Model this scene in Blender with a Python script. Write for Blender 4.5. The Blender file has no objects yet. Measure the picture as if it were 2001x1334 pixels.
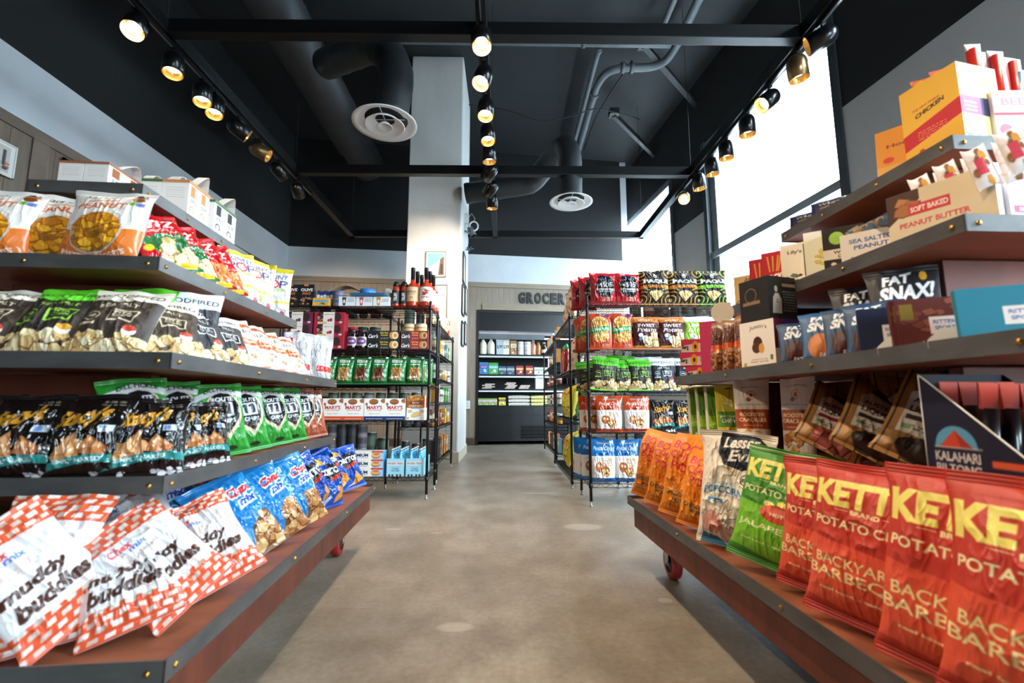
import bpy, bmesh, math, random
import numpy as np
from mathutils import Vector, Matrix
PI = math.pi
C = bpy.context.scene.collection
SC = bpy.context.scene
# ---------------------------------------------------------------- camera
cd = bpy.data.cameras.new('camera'); cam = bpy.data.objects.new('camera', cd); C.objects.link(cam)
cd.sensor_width = 36.0; cd.lens = 36.0 * 900.0 / 2001.0; cd.clip_start = .02; cd.clip_end = 200
cam.location = (0, 0, .92)
PITCH = math.atan(120 / 900.0); HEAD = math.radians(.732)
cam.rotation_euler = (PI / 2 + PITCH, 0, -HEAD)
cd.dof.use_dof = True; cd.dof.focus_distance = 4.6; cd.dof.aperture_fstop = 2.6
SC.camera = cam
# ---------------------------------------------------------------- view, world, daylight
SC.view_settings.view_transform = 'Standard'; SC.view_settings.look = 'None'
SC.view_settings.gamma = 1; SC.view_settings.use_curve_mapping = False
SC.view_settings.exposure = 0.70
SC.cycles.use_denoising = True
SC.cycles.max_bounces = 7; SC.cycles.diffuse_bounces = 4; SC.cycles.glossy_bounces = 3; SC.cycles.transmission_bounces = 4
SC.cycles.transparent_max_bounces = 6; SC.cycles.sample_clamp_indirect = 4.0
SC.cycles.caustics_reflective = False; SC.cycles.caustics_refractive = False
W = bpy.data.worlds.new('daylight'); SC.world = W; W.use_nodes = True
wn = W.node_tree; bg = wn.nodes['Background']
sky = wn.nodes.new('ShaderNodeTexSky'); sky.sky_type = 'HOSEK_WILKIE'; sky.turbidity = 9; sky.ground_albedo = .5
sky.sun_direction = (.3, -.5, .8)
wmix = wn.nodes.new('ShaderNodeMix'); wmix.data_type = 'RGBA'; wmix.inputs[0].default_value = .75
wn.links.new(sky.outputs[0], wmix.inputs[6]); wmix.inputs[7].default_value = (.76, .90, 1.0, 1)
wn.links.new(wmix.outputs[2], bg.inputs[0]); bg.inputs[1].default_value = 27.0
WARM = (1.0, .80, .58); COOL = (.78, .89, 1.0)
def portal(name, loc, rot, sx, sy):      # tells the renderer where daylight enters; gives no light of its own
    l = bpy.data.lights.new(name, 'AREA'); l.shape = 'RECTANGLE'; l.size = sx; l.size_y = sy; l.cycles.is_portal = True
    o = bpy.data.objects.new(name, l); C.objects.link(o); o.location = loc; o.rotation_euler = rot; return o
RW = math.radians(7.05)
def rwp(t, off=0.0):      # point on the right wall: t metres along it from (3.9, 5.01), off metres out of the room
    return (3.9 - math.sin(RW) * t + math.cos(RW) * off, 5.01 + math.cos(RW) * t + math.sin(RW) * off)
x_, y_ = rwp(1.35, .25); portal('window_portal', (x_, y_, 3.2), (0, PI / 2, RW), 4.9, 3.0)
x_, y_ = rwp(5.5, .25); portal('window_portal', (x_, y_, 4.1), (0, PI / 2, RW), 3.0, 3.1)
x_, y_ = rwp(-3.95, .25); portal('window_portal', (x_, y_, 3.2), (0, PI / 2, RW), 4.9, 3.0)  # opening of the unseen right-hand window added near the camera
portal('fill_window_portal', (3.2, -3.8, 1.6), (PI / 2, 0, 0), 2.1, 2.7)  # opening of the unseen fill window added behind the camera
sl = bpy.data.lights.new('sun', 'SUN'); sl.energy = 9; sl.angle = .01; so = bpy.data.objects.new('sun', sl); C.objects.link(so)
so.rotation_euler = Vector((.75, -.12, -.65)).to_track_quat('-Z', 'Y').to_euler()      # lights the street and the houses across it, not the room
EX = {}
# ---------------------------------------------------------------- object helpers
def tag(o, label=None, cat=None, group=None, kind=None):
    if label: o['label'] = label
    if cat: o['category'] = cat
    if group: o['group'] = group
    if kind: o['kind'] = kind
    return o
def empty(name, loc=(0, 0, 0), rz=0.0, rot=None):
    o = bpy.data.objects.new(name, None); C.objects.link(o); o.location = loc
    o.rotation_euler = rot if rot else (0, 0, rz); o.empty_display_size = .05; return o
def link(name, me, parent=None):
    o = bpy.data.objects.new(name, me); C.objects.link(o)
    if parent is not None: o.parent = parent
    return o
class MB:
    """collects simple solids; build() links them as one mesh object"""
    def __init__(s): s.v = []; s.f = []; s.sm = []; s.mi = []; s.cur = 0
    def add(s, vs, fs, smooth=False):
        n = len(s.v); s.v += [tuple(p) for p in vs]; s.f += [tuple(n + i for i in f) for f in fs]
        s.sm += [smooth] * len(fs); s.mi += [s.cur] * len(fs); return s
    def box(s, x0, x1, y0, y1, z0, z1):
        return s.add([(x0,y0,z0),(x1,y0,z0),(x1,y1,z0),(x0,y1,z0),(x0,y0,z1),(x1,y0,z1),(x1,y1,z1),(x0,y1,z1)],
                     [(0,3,2,1),(4,5,6,7),(0,1,5,4),(1,2,6,5),(2,3,7,6),(3,0,4,7)])
    def prism(s, poly, a, b, axis='z'):
        n = len(poly)
        def P(p, t): return {'z': (p[0], p[1], t), 'y': (p[0], t, p[1]), 'x': (t, p[0], p[1])}[axis]
        return s.add([P(p, a) for p in poly] + [P(p, b) for p in poly],
                     [tuple(range(n))[::-1], tuple(range(n, 2 * n))] + [(i, (i + 1) % n, n + (i + 1) % n, n + i) for i in range(n)])
    def tube(s, pts, r, n=8, cap=True, rs=None):
        pts = [Vector(p) for p in pts]; rings = []; N = len(pts)
        up = None
        for i, p in enumerate(pts):
            d = (pts[min(i + 1, N - 1)] - pts[max(i - 1, 0)]).normalized()
            if up is None: up = d.orthogonal().normalized()
            up = (up - d * up.dot(d)).normalized(); sd = d.cross(up)
            rr = rs[i] if rs else r
            rings.append([p + (up * math.cos(2*PI*k/n) + sd * math.sin(2*PI*k/n)) * rr for k in range(n)])
        vs = [q for g in rings for q in g]
        fs = [(i*n+k, i*n+(k+1)%n, (i+1)*n+(k+1)%n, (i+1)*n+k) for i in range(N-1) for k in range(n)]
        s.add(vs, fs, n > 4)
        if cap:
            m = len(s.v) - len(vs)
            s.f += [tuple(m + k for k in range(n))[::-1], tuple(m + (N-1)*n + k for k in range(n))]; s.sm += [False]*2; s.mi += [s.cur]*2
        return s
    def lathe(s, prof, n=24, cx=0, cy=0, cap=True, M=None):
        vs = [(cx + r*math.cos(2*PI*k/n), cy + r*math.sin(2*PI*k/n), z) for r, z in prof for k in range(n)]
        if M is not None: vs = [M @ Vector(p) for p in vs]
        N = len(prof)
        fs = [(i*n+k, i*n+(k+1)%n, (i+1)*n+(k+1)%n, (i+1)*n+k) for i in range(N-1) for k in range(n)]
        m = len(s.v); s.add(vs, fs, True)
        if cap:
            s.f += [tuple(m + k for k in range(n))[::-1], tuple(m + (N-1)*n + k for k in range(n))]; s.sm += [False]*2; s.mi += [s.cur]*2
        return s
    def mesh(s, name, mats):
        me = bpy.data.meshes.new(name); me.from_pydata(s.v, [], s.f); me.update()
        me.polygons.foreach_set('use_smooth', s.sm)
        for m in (mats if isinstance(mats, (list, tuple)) else [mats]): me.materials.append(m)
        if any(s.mi): me.polygons.foreach_set('material_index', s.mi)
        return me
    def build(s, name, mats, parent=None, bevel=0):
        o = link(name, s.mesh(name, mats), parent)
        if bevel:
            b = o.modifiers.new('bevel', 'BEVEL'); b.width = bevel; b.segments = 2; b.limit_method = 'ANGLE'
        return o
# ---------------------------------------------------------------- materials (all node based)
def srgb(c):
    if isinstance(c, str): c = tuple(int(c[i:i+2], 16) / 255 for i in (0, 2, 4))
    return tuple(((x + .055) / 1.055) ** 2.4 if x > .04045 else x / 12.92 for x in c)
def mat(name, col=(.5,.5,.5), rough=.5, metal=0, coat=0, noise=None, bump=None, emit=None, spec=.5):
    m = bpy.data.materials.new(name); m.use_nodes = True; nt = m.node_tree; b = nt.nodes['Principled BSDF']
    c = srgb(col); b.inputs['Base Color'].default_value = (*c, 1); b.inputs['Roughness'].default_value = rough
    b.inputs['Metallic'].default_value = metal; b.inputs['Coat Weight'].default_value = coat; b.inputs['Specular IOR Level'].default_value = spec
    tc = nt.nodes.new('ShaderNodeTexCoord')
    if noise:      # (scale vec, amount, second colour)
        mp = nt.nodes.new('ShaderNodeMapping'); mp.inputs[3].default_value = noise[0]
        nz = nt.nodes.new('ShaderNodeTexNoise'); nz.inputs['Scale'].default_value = 1; nz.inputs['Detail'].default_value = 6; nz.inputs['Roughness'].default_value = .6
        rp = nt.nodes.new('ShaderNodeValToRGB'); rp.color_ramp.elements[0].position = .35; rp.color_ramp.elements[1].position = .68
        rp.color_ramp.elements[0].color = (*c, 1); rp.color_ramp.elements[1].color = (*srgb(noise[1]), 1)
        nt.links.new(tc.outputs['Object'], mp.inputs[0]); nt.links.new(mp.outputs[0], nz.inputs[0])
        nt.links.new(nz.outputs[0], rp.inputs[0]); nt.links.new(rp.outputs[0], b.inputs['Base Color'])
    if bump:
        n2 = nt.nodes.new('ShaderNodeTexNoise'); n2.inputs['Scale'].default_value = bump[0]; n2.inputs['Detail'].default_value = 4
        bp = nt.nodes.new('ShaderNodeBump'); bp.inputs['Strength'].default_value = bump[1]; bp.inputs['Distance'].default_value = .01
        nt.links.new(tc.outputs['Object'], n2.inputs[0]); nt.links.new(n2.outputs[0], bp.inputs['Height']); nt.links.new(bp.outputs[0], b.inputs['Normal'])
    if emit: b.inputs['Emission Color'].default_value = (*srgb(emit[0]), 1); b.inputs['Emission Strength'].default_value = emit[1]
    return m
def printed(name, rough, coat=0, metal=0, spec=.5):
    m = mat(name, (.5,.5,.5), rough, metal, coat, spec=spec); nt = m.node_tree
    a = nt.nodes.new('ShaderNodeVertexColor'); a.layer_name = 'Print'
    nt.links.new(a.outputs[0], nt.nodes['Principled BSDF'].inputs['Base Color']); return m
FILM = printed('printed_film', .30, .25); MATTE = printed('printed_matte_film', .48); CARD = printed('printed_card', .6, spec=.3)
FOIL = printed('printed_gloss_film', .18, .6); LABEL = printed('printed_label', .55)
# ---------------------------------------------------------------- print designs: a small painter for package artwork
_gl = {}
def glyphs(body, bold=0.0):
    k = (body, bold)
    if k not in _gl:
        cu = bpy.data.curves.new('t', 'FONT'); cu.body = body; cu.size = 1; cu.resolution_u = 3; cu.offset = bold
        ob = bpy.data.objects.new('t', cu); me = ob.to_mesh(); me.calc_loop_triangles()
        n = len(me.vertices); co = np.empty(n * 3, np.float32); me.vertices.foreach_get('co', co); co = co.reshape(-1, 3)[:, :2]
        tr = np.empty(len(me.loop_triangles) * 3, np.int32); me.loop_triangles.foreach_get('vertices', tr)
        T = co[tr.reshape(-1, 3)]
        if len(T): lo = T.reshape(-1, 2).min(0); hi = T.reshape(-1, 2).max(0); T = (T - lo) / (hi - lo)
        ob.to_mesh_clear(); bpy.data.objects.remove(ob); bpy.data.curves.remove(cu); _gl[k] = T
    return _gl[k]
def hexc(c): return np.array([int(c[i:i+2], 16) for i in (0, 2, 4)], np.float32) / 255 if isinstance(c, str) else np.array(c, np.float32)
class Art:
    """x runs 0..1 over the width, y 0..1 over the height; drawn at twice the mesh density"""
    def __init__(s, nx, ny, base, w=1.0, h=None):
        s.nx, s.ny = nx, ny; s.W, s.H = nx * 2, ny * 2; s.a = np.empty((s.H, s.W, 3), np.float32); s.a[:] = hexc(base)
        yy, xx = np.mgrid[0:s.H, 0:s.W]; s.X = (xx + .5) / s.W; s.Y = (yy + .5) / s.H; s.rng = random.Random(nx * 7 + ny)
    def rect(s, x0, y0, x1, y1, c):
        a, b, d, e = [max(0, int(round(q))) for q in (x0*s.W, x1*s.W, y0*s.H, y1*s.H)]; s.a[d:e, a:b] = hexc(c); return s
    def ell(s, cx, cy, rx, ry, c, ring=None):
        q = ((s.X-cx)/rx)**2 + ((s.Y-cy)/ry)**2; m = q < 1
        if ring: m &= q > ring
        s.a[m] = hexc(c); return s
    def poly(s, pts, c):
        P = np.array(pts, float); m = np.zeros(s.X.shape, bool); n = len(P); j = n - 1
        for i in range(n):
            (xi, yi), (xj, yj) = P[i], P[j]
            if yi != yj: m ^= ((yi > s.Y) != (yj > s.Y)) & (s.X < (xj-xi)*(s.Y-yi)/(yj-yi)+xi)
            j = i
        s.a[m] = hexc(c); return s
    def band(s, f0, f1, c):      # between two curves y=f(x)
        s.a[(s.Y > f0(s.X)) & (s.Y < f1(s.X))] = hexc(c); return s
    def tris(s, T, c):
        c = hexc(c)
        for t in T:
            x0 = max(int(t[:,0].min()), 0); x1 = min(int(t[:,0].max()) + 2, s.W); y0 = max(int(t[:,1].min()), 0); y1 = min(int(t[:,1].max()) + 2, s.H)
            if x0 >= x1 or y0 >= y1: continue
            px = np.arange(x0, x1)[None] + .5; py = np.arange(y0, y1)[:, None] + .5
            (ax, ay), (bx, by), (cx, cy) = t
            e0 = (bx-ax)*(py-ay)-(by-ay)*(px-ax); e1 = (cx-bx)*(py-by)-(cy-by)*(px-bx); e2 = (ax-cx)*(py-cy)-(ay-cy)*(px-cx)
            m = ((e0 >= 0) & (e1 >= 0) & (e2 >= 0)) | ((e0 <= 0) & (e1 <= 0) & (e2 <= 0))
            s.a[y0:y1, x0:x1][m] = c
        return s
    def text(s, body, cx, cy, w, h, c, rot=0, shear=0, arc=0, bold=.03, rise=0):
        T = glyphs(body, bold)
        if not len(T): return s
        p = T.copy().reshape(-1, 2) - .5; p[:, 0] += shear * p[:, 1] * (h * s.H) / (w * s.W)
        p[:, 1] += arc * (1 - (2*p[:, 0])**2) - arc*.5 + rise * p[:, 0]
        p[:, 0] *= w * s.W; p[:, 1] *= h * s.H; r = math.radians(rot); R = np.array([[math.cos(r), -math.sin(r)], [math.sin(r), math.cos(r)]])
        p = p @ R.T + np.array([cx * s.W, cy * s.H]); return s.tris(p.reshape(-1, 3, 2), c)
    def fine(s, x0, y0, x1, y1, c, n=4, th=.4):      # rows of print too small to read
        dy = (y1-y0)/n
        for i in range(n):
            x = x0 + s.rng.random()*.04
            while x < x1:
                l = s.rng.uniform(.03, .1); s.rect(x, y0+i*dy, min(x+l, x1), y0+i*dy+dy*th, c); x += l + .025
        return s
    def heap(s, x0, y0, x1, y1, cols, r=.06, n=40, seed=1, edge='6b3a12', mask=None, flat=.75):      # printed picture of snacks
        g = random.Random(seed); keep = s.a.copy() if mask else None; k = s.W / s.H
        for i in range(n):
            cx, cy = g.uniform(x0, x1), g.uniform(y0, y1); rr = r*g.uniform(.7, 1.2); an = g.uniform(0, PI); m = g.randint(4, 7)
            P = [(math.cos(2*PI*j/m+an)*rr*g.uniform(.75, 1.1), math.sin(2*PI*j/m+an)*rr*flat*k*g.uniform(.75, 1.1)) for j in range(m)]
            s.poly([(cx+a*1.13, cy+b*1.13-rr*.06) for a, b in P], edge); s.poly([(cx+a, cy+b) for a, b in P], g.choice(cols))
        if mask: q = ~mask(s.X, s.Y); s.a[q] = keep[q]
        return s
    def out(s): return s.a.reshape(s.ny, 2, s.nx, 2, 3).mean((1, 3))
def vnoise(x, y, seed):      # smooth value noise in numpy
    xi = np.floor(x).astype(int); yi = np.floor(y).astype(int); fx = x-xi; fy = y-yi; fx = fx*fx*(3-2*fx); fy = fy*fy*(3-2*fy)
    def h(a, b):
        q = (a*374761393 + b*668265263 + seed*1442695041) & 0x7fffffff; q = ((q ^ (q >> 13)) * 1274126177) & 0x7fffffff
        return ((q ^ (q >> 16)) & 0xffff) / 65535.0
    return (h(xi,yi)*(1-fx)+h(xi+1,yi)*fx)*(1-fy) + (h(xi,yi+1)*(1-fx)+h(xi+1,yi+1)*fx)*fy
# ---------------------------------------------------------------- printed grids
def gridmesh(name, grids, material):
    """grids: list of (P[ny,nx,3], colour[ny,nx,3] or hex). Faces outward = (du x dv)."""
    vs, cs, fs = [], [], []; n = 0
    for P, col in grids:
        ny, nx = P.shape[:2]; vs.append(P.reshape(-1, 3))
        c = np.empty((ny, nx, 3), np.float32); c[:] = hexc(col) if isinstance(col, str) else col
        cs.append(c.reshape(-1, 3)); I = np.arange(nx*ny).reshape(ny, nx) + n
        fs.append(np.stack([I[:-1,:-1], I[:-1,1:], I[1:,1:], I[1:,:-1]], -1).reshape(-1, 4)); n += nx*ny
    V = np.concatenate(vs).astype(np.float32); K = np.concatenate(cs); Fc = np.concatenate(fs).astype(np.int32)
    me = bpy.data.meshes.new(name); me.vertices.add(len(V)); me.vertices.foreach_set('co', V.ravel())
    me.loops.add(Fc.size); me.loops.foreach_set('vertex_index', Fc.ravel()); me.polygons.add(len(Fc))
    me.polygons.foreach_set('loop_start', np.arange(0, Fc.size, 4, dtype=np.int32)); me.polygons.foreach_set('loop_total', np.full(len(Fc), 4, np.int32))
    me.polygons.foreach_set('use_smooth', np.ones(len(Fc), bool)); me.update(calc_edges=True)
    at = me.color_attributes.new('Print', 'BYTE_COLOR', 'POINT')
    at.data.foreach_set('color_srgb', np.concatenate([K, np.ones((len(K), 1), np.float32)], 1).ravel().astype(np.float32))
    me.materials.append(material); return me
def resample(a, ny, nx):
    H, Wd = a.shape[:2]; return a[np.clip((np.linspace(0, 1, ny)*(H-1)).round().astype(int), 0, H-1)][:, np.clip((np.linspace(0, 1, nx)*(Wd-1)).round().astype(int), 0, Wd-1)]
def bag(name, w, h, t, art, back, material=None, shape='pillow', seed=1, crumple=1.0, seal=.05, split=True, bend=0.0):
    """a sealed bag: printed front grid, coarser back grid, crimped seals. Returns [(part name, mesh)...]"""
    material = material or FILM; ny, nx = art.shape[:2]
    def surf(nx, ny, side):
        u = np.linspace(-1, 1, nx)[None]; v = np.linspace(0, 1, ny)[:, None]; vv = np.clip((v-seal)/(1-2*seal), 0, 1)
        if shape == 'pillow': g = (1-np.abs(2*vv-1)**2.6)**.75*(1.08-.25*vv)
        elif shape == 'pouch': g = np.clip(vv/.06, 0, 1)**.5*(1-vv)**.72*1.1
        else: g = np.clip(vv/.1, 0, 1)**.5*(1-vv**3.2)**.8      # 'block' bottom bag
        e = (1-np.abs(u)**3.4)**.62; uu = u + 0*v; k = vnoise(uu*3+9*side+40, v*4+seed*3.7, seed)
        y = t/2*g*e*(.84+.32*k)
        edge = np.exp(-vv/.13) + np.exp(-(1-vv)/.13)
        y = y + crumple*t*.036*edge*e*g*np.sin(uu*(8+2*math.sin(seed))*PI*.9+3*vnoise(uu*2+5, v*3, seed+3)*2+seed)
        rid = 1-np.abs(2*vnoise(uu*w*26+side*31+v*h*9, v*h*24+seed, seed+11)-1); rid2 = 1-np.abs(2*vnoise(uu*w*55-v*h*30+7, v*h*45+uu*5+seed, seed+17)-1)
        y = y + crumple*t*(.09*(rid**2-.4)+.03*(rid2**2-.4))*e*np.clip(g*1.5, 0, 1)
        y = np.maximum(y, 0.0008*(1-np.abs(uu)**8)); flat = (v < seal) | (v > 1-seal)
        y = np.where(flat, .0012*(1-np.abs(uu)**10)+.0009*np.sin(v*h*900)*(np.abs(uu) < .97), y)
        x = w/2*uu*(1-.10*g*(1 if shape != 'block' else .5)) + .006*w*np.sin(v*9+seed)*np.abs(uu)
        z = v*h*np.ones_like(uu); z = z - .035*h*g*0 + .012*h*np.sin(uu*2.3+seed)*(v > .9)
        off = (vnoise(uu*2.2+seed, v*2+0, seed+5)-.5)*.30*t*(np.clip((v-.78)/.22, 0, 1)**1.3) + bend*np.clip((v-.72)/.28, 0, 1)**2*t
        off = off*np.ones_like(uu); Y = (-y if side == 0 else y) + off
        P = np.stack([x*np.ones_like(off), Y, z], -1)
        return P if side == 0 else P[:, ::-1]
    F = surf(nx, ny, 0); bx, by = max(12, nx//4), max(16, ny//4); B = surf(bx, by, 1); r0 = max(1, int(round(seal*(ny-1)))); r1 = ny-1-r0
    bcol = np.empty((by, bx, 3), np.float32); bcol[:] = hexc(back)
    if not split: return [(name, gridmesh(name, [(F, art), (B, bcol)], material))]
    q0 = max(1, int(round(seal*(by-1)))); q1 = by-1-q0; out = [(name, gridmesh(name, [(F[r0:r1+1], art[r0:r1+1]), (B[q0:q1+1], bcol[q0:q1+1])], material))]
    out.append(('top_seal', gridmesh('top_seal', [(F[r1:], art[r1:]), (B[q1:], bcol[q1:])], material)))
    out.append(('bottom_seal', gridmesh('bottom_seal', [(F[:r0+1], art[:r0+1]), (B[:q0+1], bcol[:q0+1])], material)))
    return out
def panel(p0, du, dv, art, n=None):      # flat printed panel as a grid
    if isinstance(art, str): ny = nx = 2; col = art
    else: ny, nx = art.shape[:2]; col = art
    u = np.linspace(0, 1, nx)[None, :, None]; v = np.linspace(0, 1, ny)[:, None, None]
    return (np.array(p0)+u*np.array(du)+v*np.array(dv), col)
def carton(name, w, d, h, front, side='ffffff', top=None, back=None, material=None, left=None):
    """box standing on z=0, front towards -y, centred in x"""
    top = top if top is not None else side; back = back if back is not None else side; left = left if left is not None else side
    x = w/2; y = d/2; g = [panel((-x,-y,0), (w,0,0), (0,0,h), front), panel((x,-y,0), (0,d,0), (0,0,h), side), panel((x,y,0), (-w,0,0), (0,0,h), back),
        panel((-x,y,0), (0,-d,0), (0,0,h), left), panel((-x,-y,h), (w,0,0), (0,d,0), top), panel((-x,y,0), (w,0,0), (0,-d,0), side)]
    me = gridmesh(name, g, material or CARD); me.polygons.foreach_set('use_smooth', np.zeros(len(me.polygons), bool)); return [(name, me)]
def lathe_print(name, prof, cols, n=28, material=None):
    """revolved skin with a printed colour for each ring, or an art wrapped round it (art given as array)"""
    prof = np.array(prof, float)
    if not isinstance(cols, list): ny, nx = cols.shape[:2]; tt = np.linspace(0, 1, ny)*(len(prof)-1); i = np.minimum(tt.astype(int), len(prof)-2); f = tt-i; prof = prof[i]*(1-f[:, None])+prof[i+1]*f[:, None]; n = nx
    a = np.linspace(-PI, PI, n)[None] - PI/2; r = prof[:, 0][:, None]; z = prof[:, 1][:, None]*np.ones_like(a)
    P = np.stack([r*np.cos(a), r*np.sin(a), z], -1); col = np.empty((len(prof), n, 3), np.float32)
    if isinstance(cols, list):
        for i, c in enumerate(cols): col[i] = hexc(c)
    else: col = cols
    return gridmesh(name, [(P, col)], material or LABEL)
# ================================================================= SETTING
def floor_mat():
    m = mat('polished_concrete', 'a09384', .32); nt = m.node_tree; b = nt.nodes['Principled BSDF']; N = nt.nodes.new; Lk = nt.links.new
    tc = N('ShaderNodeTexCoord')
    def noise(sc, det, rg=.6):
        n = N('ShaderNodeTexNoise'); n.inputs['Scale'].default_value = sc; n.inputs['Detail'].default_value = det; n.inputs['Roughness'].default_value = rg; Lk(tc.outputs['Object'], n.inputs[0]); return n
    def ramp(n, els):
        r = N('ShaderNodeValToRGB'); e = r.color_ramp.elements; e[0].position, e[0].color = els[0][0], (*srgb(els[0][1]), 1); e[1].position, e[1].color = els[1][0], (*srgb(els[1][1]), 1)
        for p, c in els[2:]: q = e.new(p); q.color = (*srgb(c), 1)
        Lk(n.outputs[0], r.inputs[0]); return r
    r1 = ramp(noise(1.1, 8, .62), [(.28, '857b70'), (.74, 'aca092'), (.5, '998e81')]); r2 = ramp(noise(38, 5, .7), [(.3, 'b4b0aa'), (.7, 'ffffff')])
    r3 = ramp(noise(4.3, 6, .7), [(.36, 'd6cfc6'), (.62, 'ffffff')])
    m1 = N('ShaderNodeMix'); m1.data_type = 'RGBA'; m1.blend_type = 'MULTIPLY'; m1.inputs[0].default_value = .55; Lk(r1.outputs[0], m1.inputs[6]); Lk(r2.outputs[0], m1.inputs[7])
    m2 = N('ShaderNodeMix'); m2.data_type = 'RGBA'; m2.blend_type = 'MULTIPLY'; m2.inputs[0].default_value = .8; Lk(m1.outputs[2], m2.inputs[6]); Lk(r3.outputs[0], m2.inputs[7])
    # a few pale worn patches where the slab has been filled
    last = m2.outputs[2]
    for i, (px, py, rx, ry) in enumerate([(-.21, 2.05, .085, .045), (-.83, 3.55, .07, .03), (.58, 3.6, .16, .10), (.35, 4.9, .25, .05), (-.5, 3.45, .06, .015), (.75, 2.3, .04, .03)]):
        mp = N('ShaderNodeMapping'); mp.inputs[1].default_value = (-px/rx, -py/ry, 0); mp.inputs[3].default_value = (1/rx, 1/ry, 0); Lk(tc.outputs['Object'], mp.inputs[0])
        ln = N('ShaderNodeVectorMath'); ln.operation = 'LENGTH'; Lk(mp.outputs[0], ln.inputs[0])
        rr = N('ShaderNodeValToRGB'); rr.color_ramp.elements[0].position = .75; rr.color_ramp.elements[0].color = (.35,)*3+(1,); rr.color_ramp.elements[1].position = 1; rr.color_ramp.elements[1].color = (0, 0, 0, 1)
        Lk(ln.outputs['Value'], rr.inputs[0]); mm = N('ShaderNodeMix'); mm.data_type = 'RGBA'; Lk(rr.outputs[0], mm.inputs[0]); Lk(last, mm.inputs[6]); mm.inputs[7].default_value = (*srgb('c4bbae'), 1); last = mm.outputs[2]
    Lk(last, b.inputs['Base Color'])
    rg = N('ShaderNodeMapRange'); rg.inputs[3].default_value = .24; rg.inputs[4].default_value = .46; Lk(noise(2.3, 6).outputs[0], rg.inputs[0]); Lk(rg.outputs[0], b.inputs['Roughness'])
    bp = N('ShaderNodeBump'); bp.inputs['Strength'].default_value = .12; bp.inputs['Distance'].default_value = .004; Lk(noise(25, 6).outputs[0], bp.inputs['Height']); Lk(bp.outputs[0], b.inputs['Normal'])
    return m
def plank_mat(name, c1, c2, c3, axis, pitch=.16):
    """vertical or horizontal boards: each board its own tone, grain along it"""
    m = mat(name, c1, .55); nt = m.node_tree; b = nt.nodes['Principled BSDF']; N = nt.nodes.new; Lk = nt.links.new
    tc = N('ShaderNodeTexCoord'); sp = N('ShaderNodeSeparateXYZ'); Lk(tc.outputs['Object'], sp.inputs[0])
    d = N('ShaderNodeMath'); d.operation = 'DIVIDE'; d.inputs[1].default_value = pitch; Lk(sp.outputs[axis], d.inputs[0])
    fl = N('ShaderNodeMath'); fl.operation = 'FLOOR'; Lk(d.outputs[0], fl.inputs[0]); fr = N('ShaderNodeMath'); fr.operation = 'FRACT'; Lk(d.outputs[0], fr.inputs[0])
    wn_ = N('ShaderNodeTexWhiteNoise'); wn_.noise_dimensions = '1D'; Lk(fl.outputs[0], wn_.inputs['W'])
    mp = N('ShaderNodeMapping'); sc = [14, 14, 1.2] if axis != 'Z' else [1.2, 1.2, 14]; mp.inputs[3].default_value = sc; Lk(tc.outputs['Object'], mp.inputs[0])
    ad = N('ShaderNodeVectorMath'); ad.operation = 'ADD'; Lk(mp.outputs[0], ad.inputs[0]); Lk(wn_.outputs['Color'], ad.inputs[1])
    nz = N('ShaderNodeTexNoise'); nz.inputs['Scale'].default_value = 1.6; nz.inputs['Detail'].default_value = 8; nz.inputs['Roughness'].default_value = .65; nz.inputs['Distortion'].default_value = .6; Lk(ad.outputs[0], nz.inputs[0])
    rp = N('ShaderNodeValToRGB'); e = rp.color_ramp.elements; e[0].position = .3; e[0].color = (*srgb(c2), 1); e[1].position = .7; e[1].color = (*srgb(c1), 1); Lk(nz.outputs[0], rp.inputs[0])
    mx = N('ShaderNodeMix'); mx.data_type = 'RGBA'; ml = N('ShaderNodeMath'); ml.operation = 'MULTIPLY'; ml.inputs[1].default_value = .6; Lk(wn_.outputs['Value'], ml.inputs[0]); Lk(ml.outputs[0], mx.inputs[0])
    Lk(rp.outputs[0], mx.inputs[6]); mx.inputs[7].default_value = (*srgb(c3), 1)
    gt = N('ShaderNodeMath'); gt.operation = 'LESS_THAN'; gt.inputs[1].default_value = .03; Lk(fr.outputs[0], gt.inputs[0])
    m2 = N('ShaderNodeMix'); m2.data_type = 'RGBA'; Lk(gt.outputs[0], m2.inputs[0]); Lk(mx.outputs[2], m2.inputs[6]); m2.inputs[7].default_value = (*srgb('3a322c'), 1)
    Lk(m2.outputs[2], b.inputs['Base Color']); return m
M = {}
M['floor'] = floor_mat()
M['black'] = mat('black_wall_paint', '0d0e10', .75, noise=((1.2,1.2,1.2), '111214'))
M['ceil'] = mat('dark_ceiling_paint', '15181a', .8, noise=((.8,.8,.8), '1b1f22'))
M['white'] = mat('white_wall_paint', 'd4d8dd', .7, noise=((1.5,1.5,1.5), 'c8ced4'), bump=(30, .08))
M['grey'] = mat('pale_grey_wall_paint', 'b4b6b9', .7)
M['column'] = mat('rough_painted_concrete', 'dddbd6', .75, noise=((3,3,.6), 'd2d2d0'), bump=(14, .5))
M['plank'] = plank_mat('grey_oak_planks', 'a08f7d', '7f7062', '8c7f72', 'X', .13)
M['planky'] = plank_mat('brown_oak_planks', '7f6d5c', '5d4f43', '6d5f52', 'Y', .22)
M['oak'] = mat('grey_oak_trim', '9a8977', .55, noise=((2,2,30), '82735f'))
M['oakd'] = mat('brown_oak_trim', '77675a', .55, noise=((20,2,2), '5f5146'))
M['frame'] = mat('window_frame_dark_aluminium', '3a4046', .4, metal=.3)
M['framel'] = mat('window_frame_grey_aluminium', '8b969c', .38, metal=.4)
M['bmetal'] = mat('black_steel', '0e0f11', .42, metal=.4)
M['btrack'] = mat('black_track', '0e0f10', .35, metal=.2)
M['bracket'] = mat('galvanised_steel', 'a4a8aa', .35, metal=.9)
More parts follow.
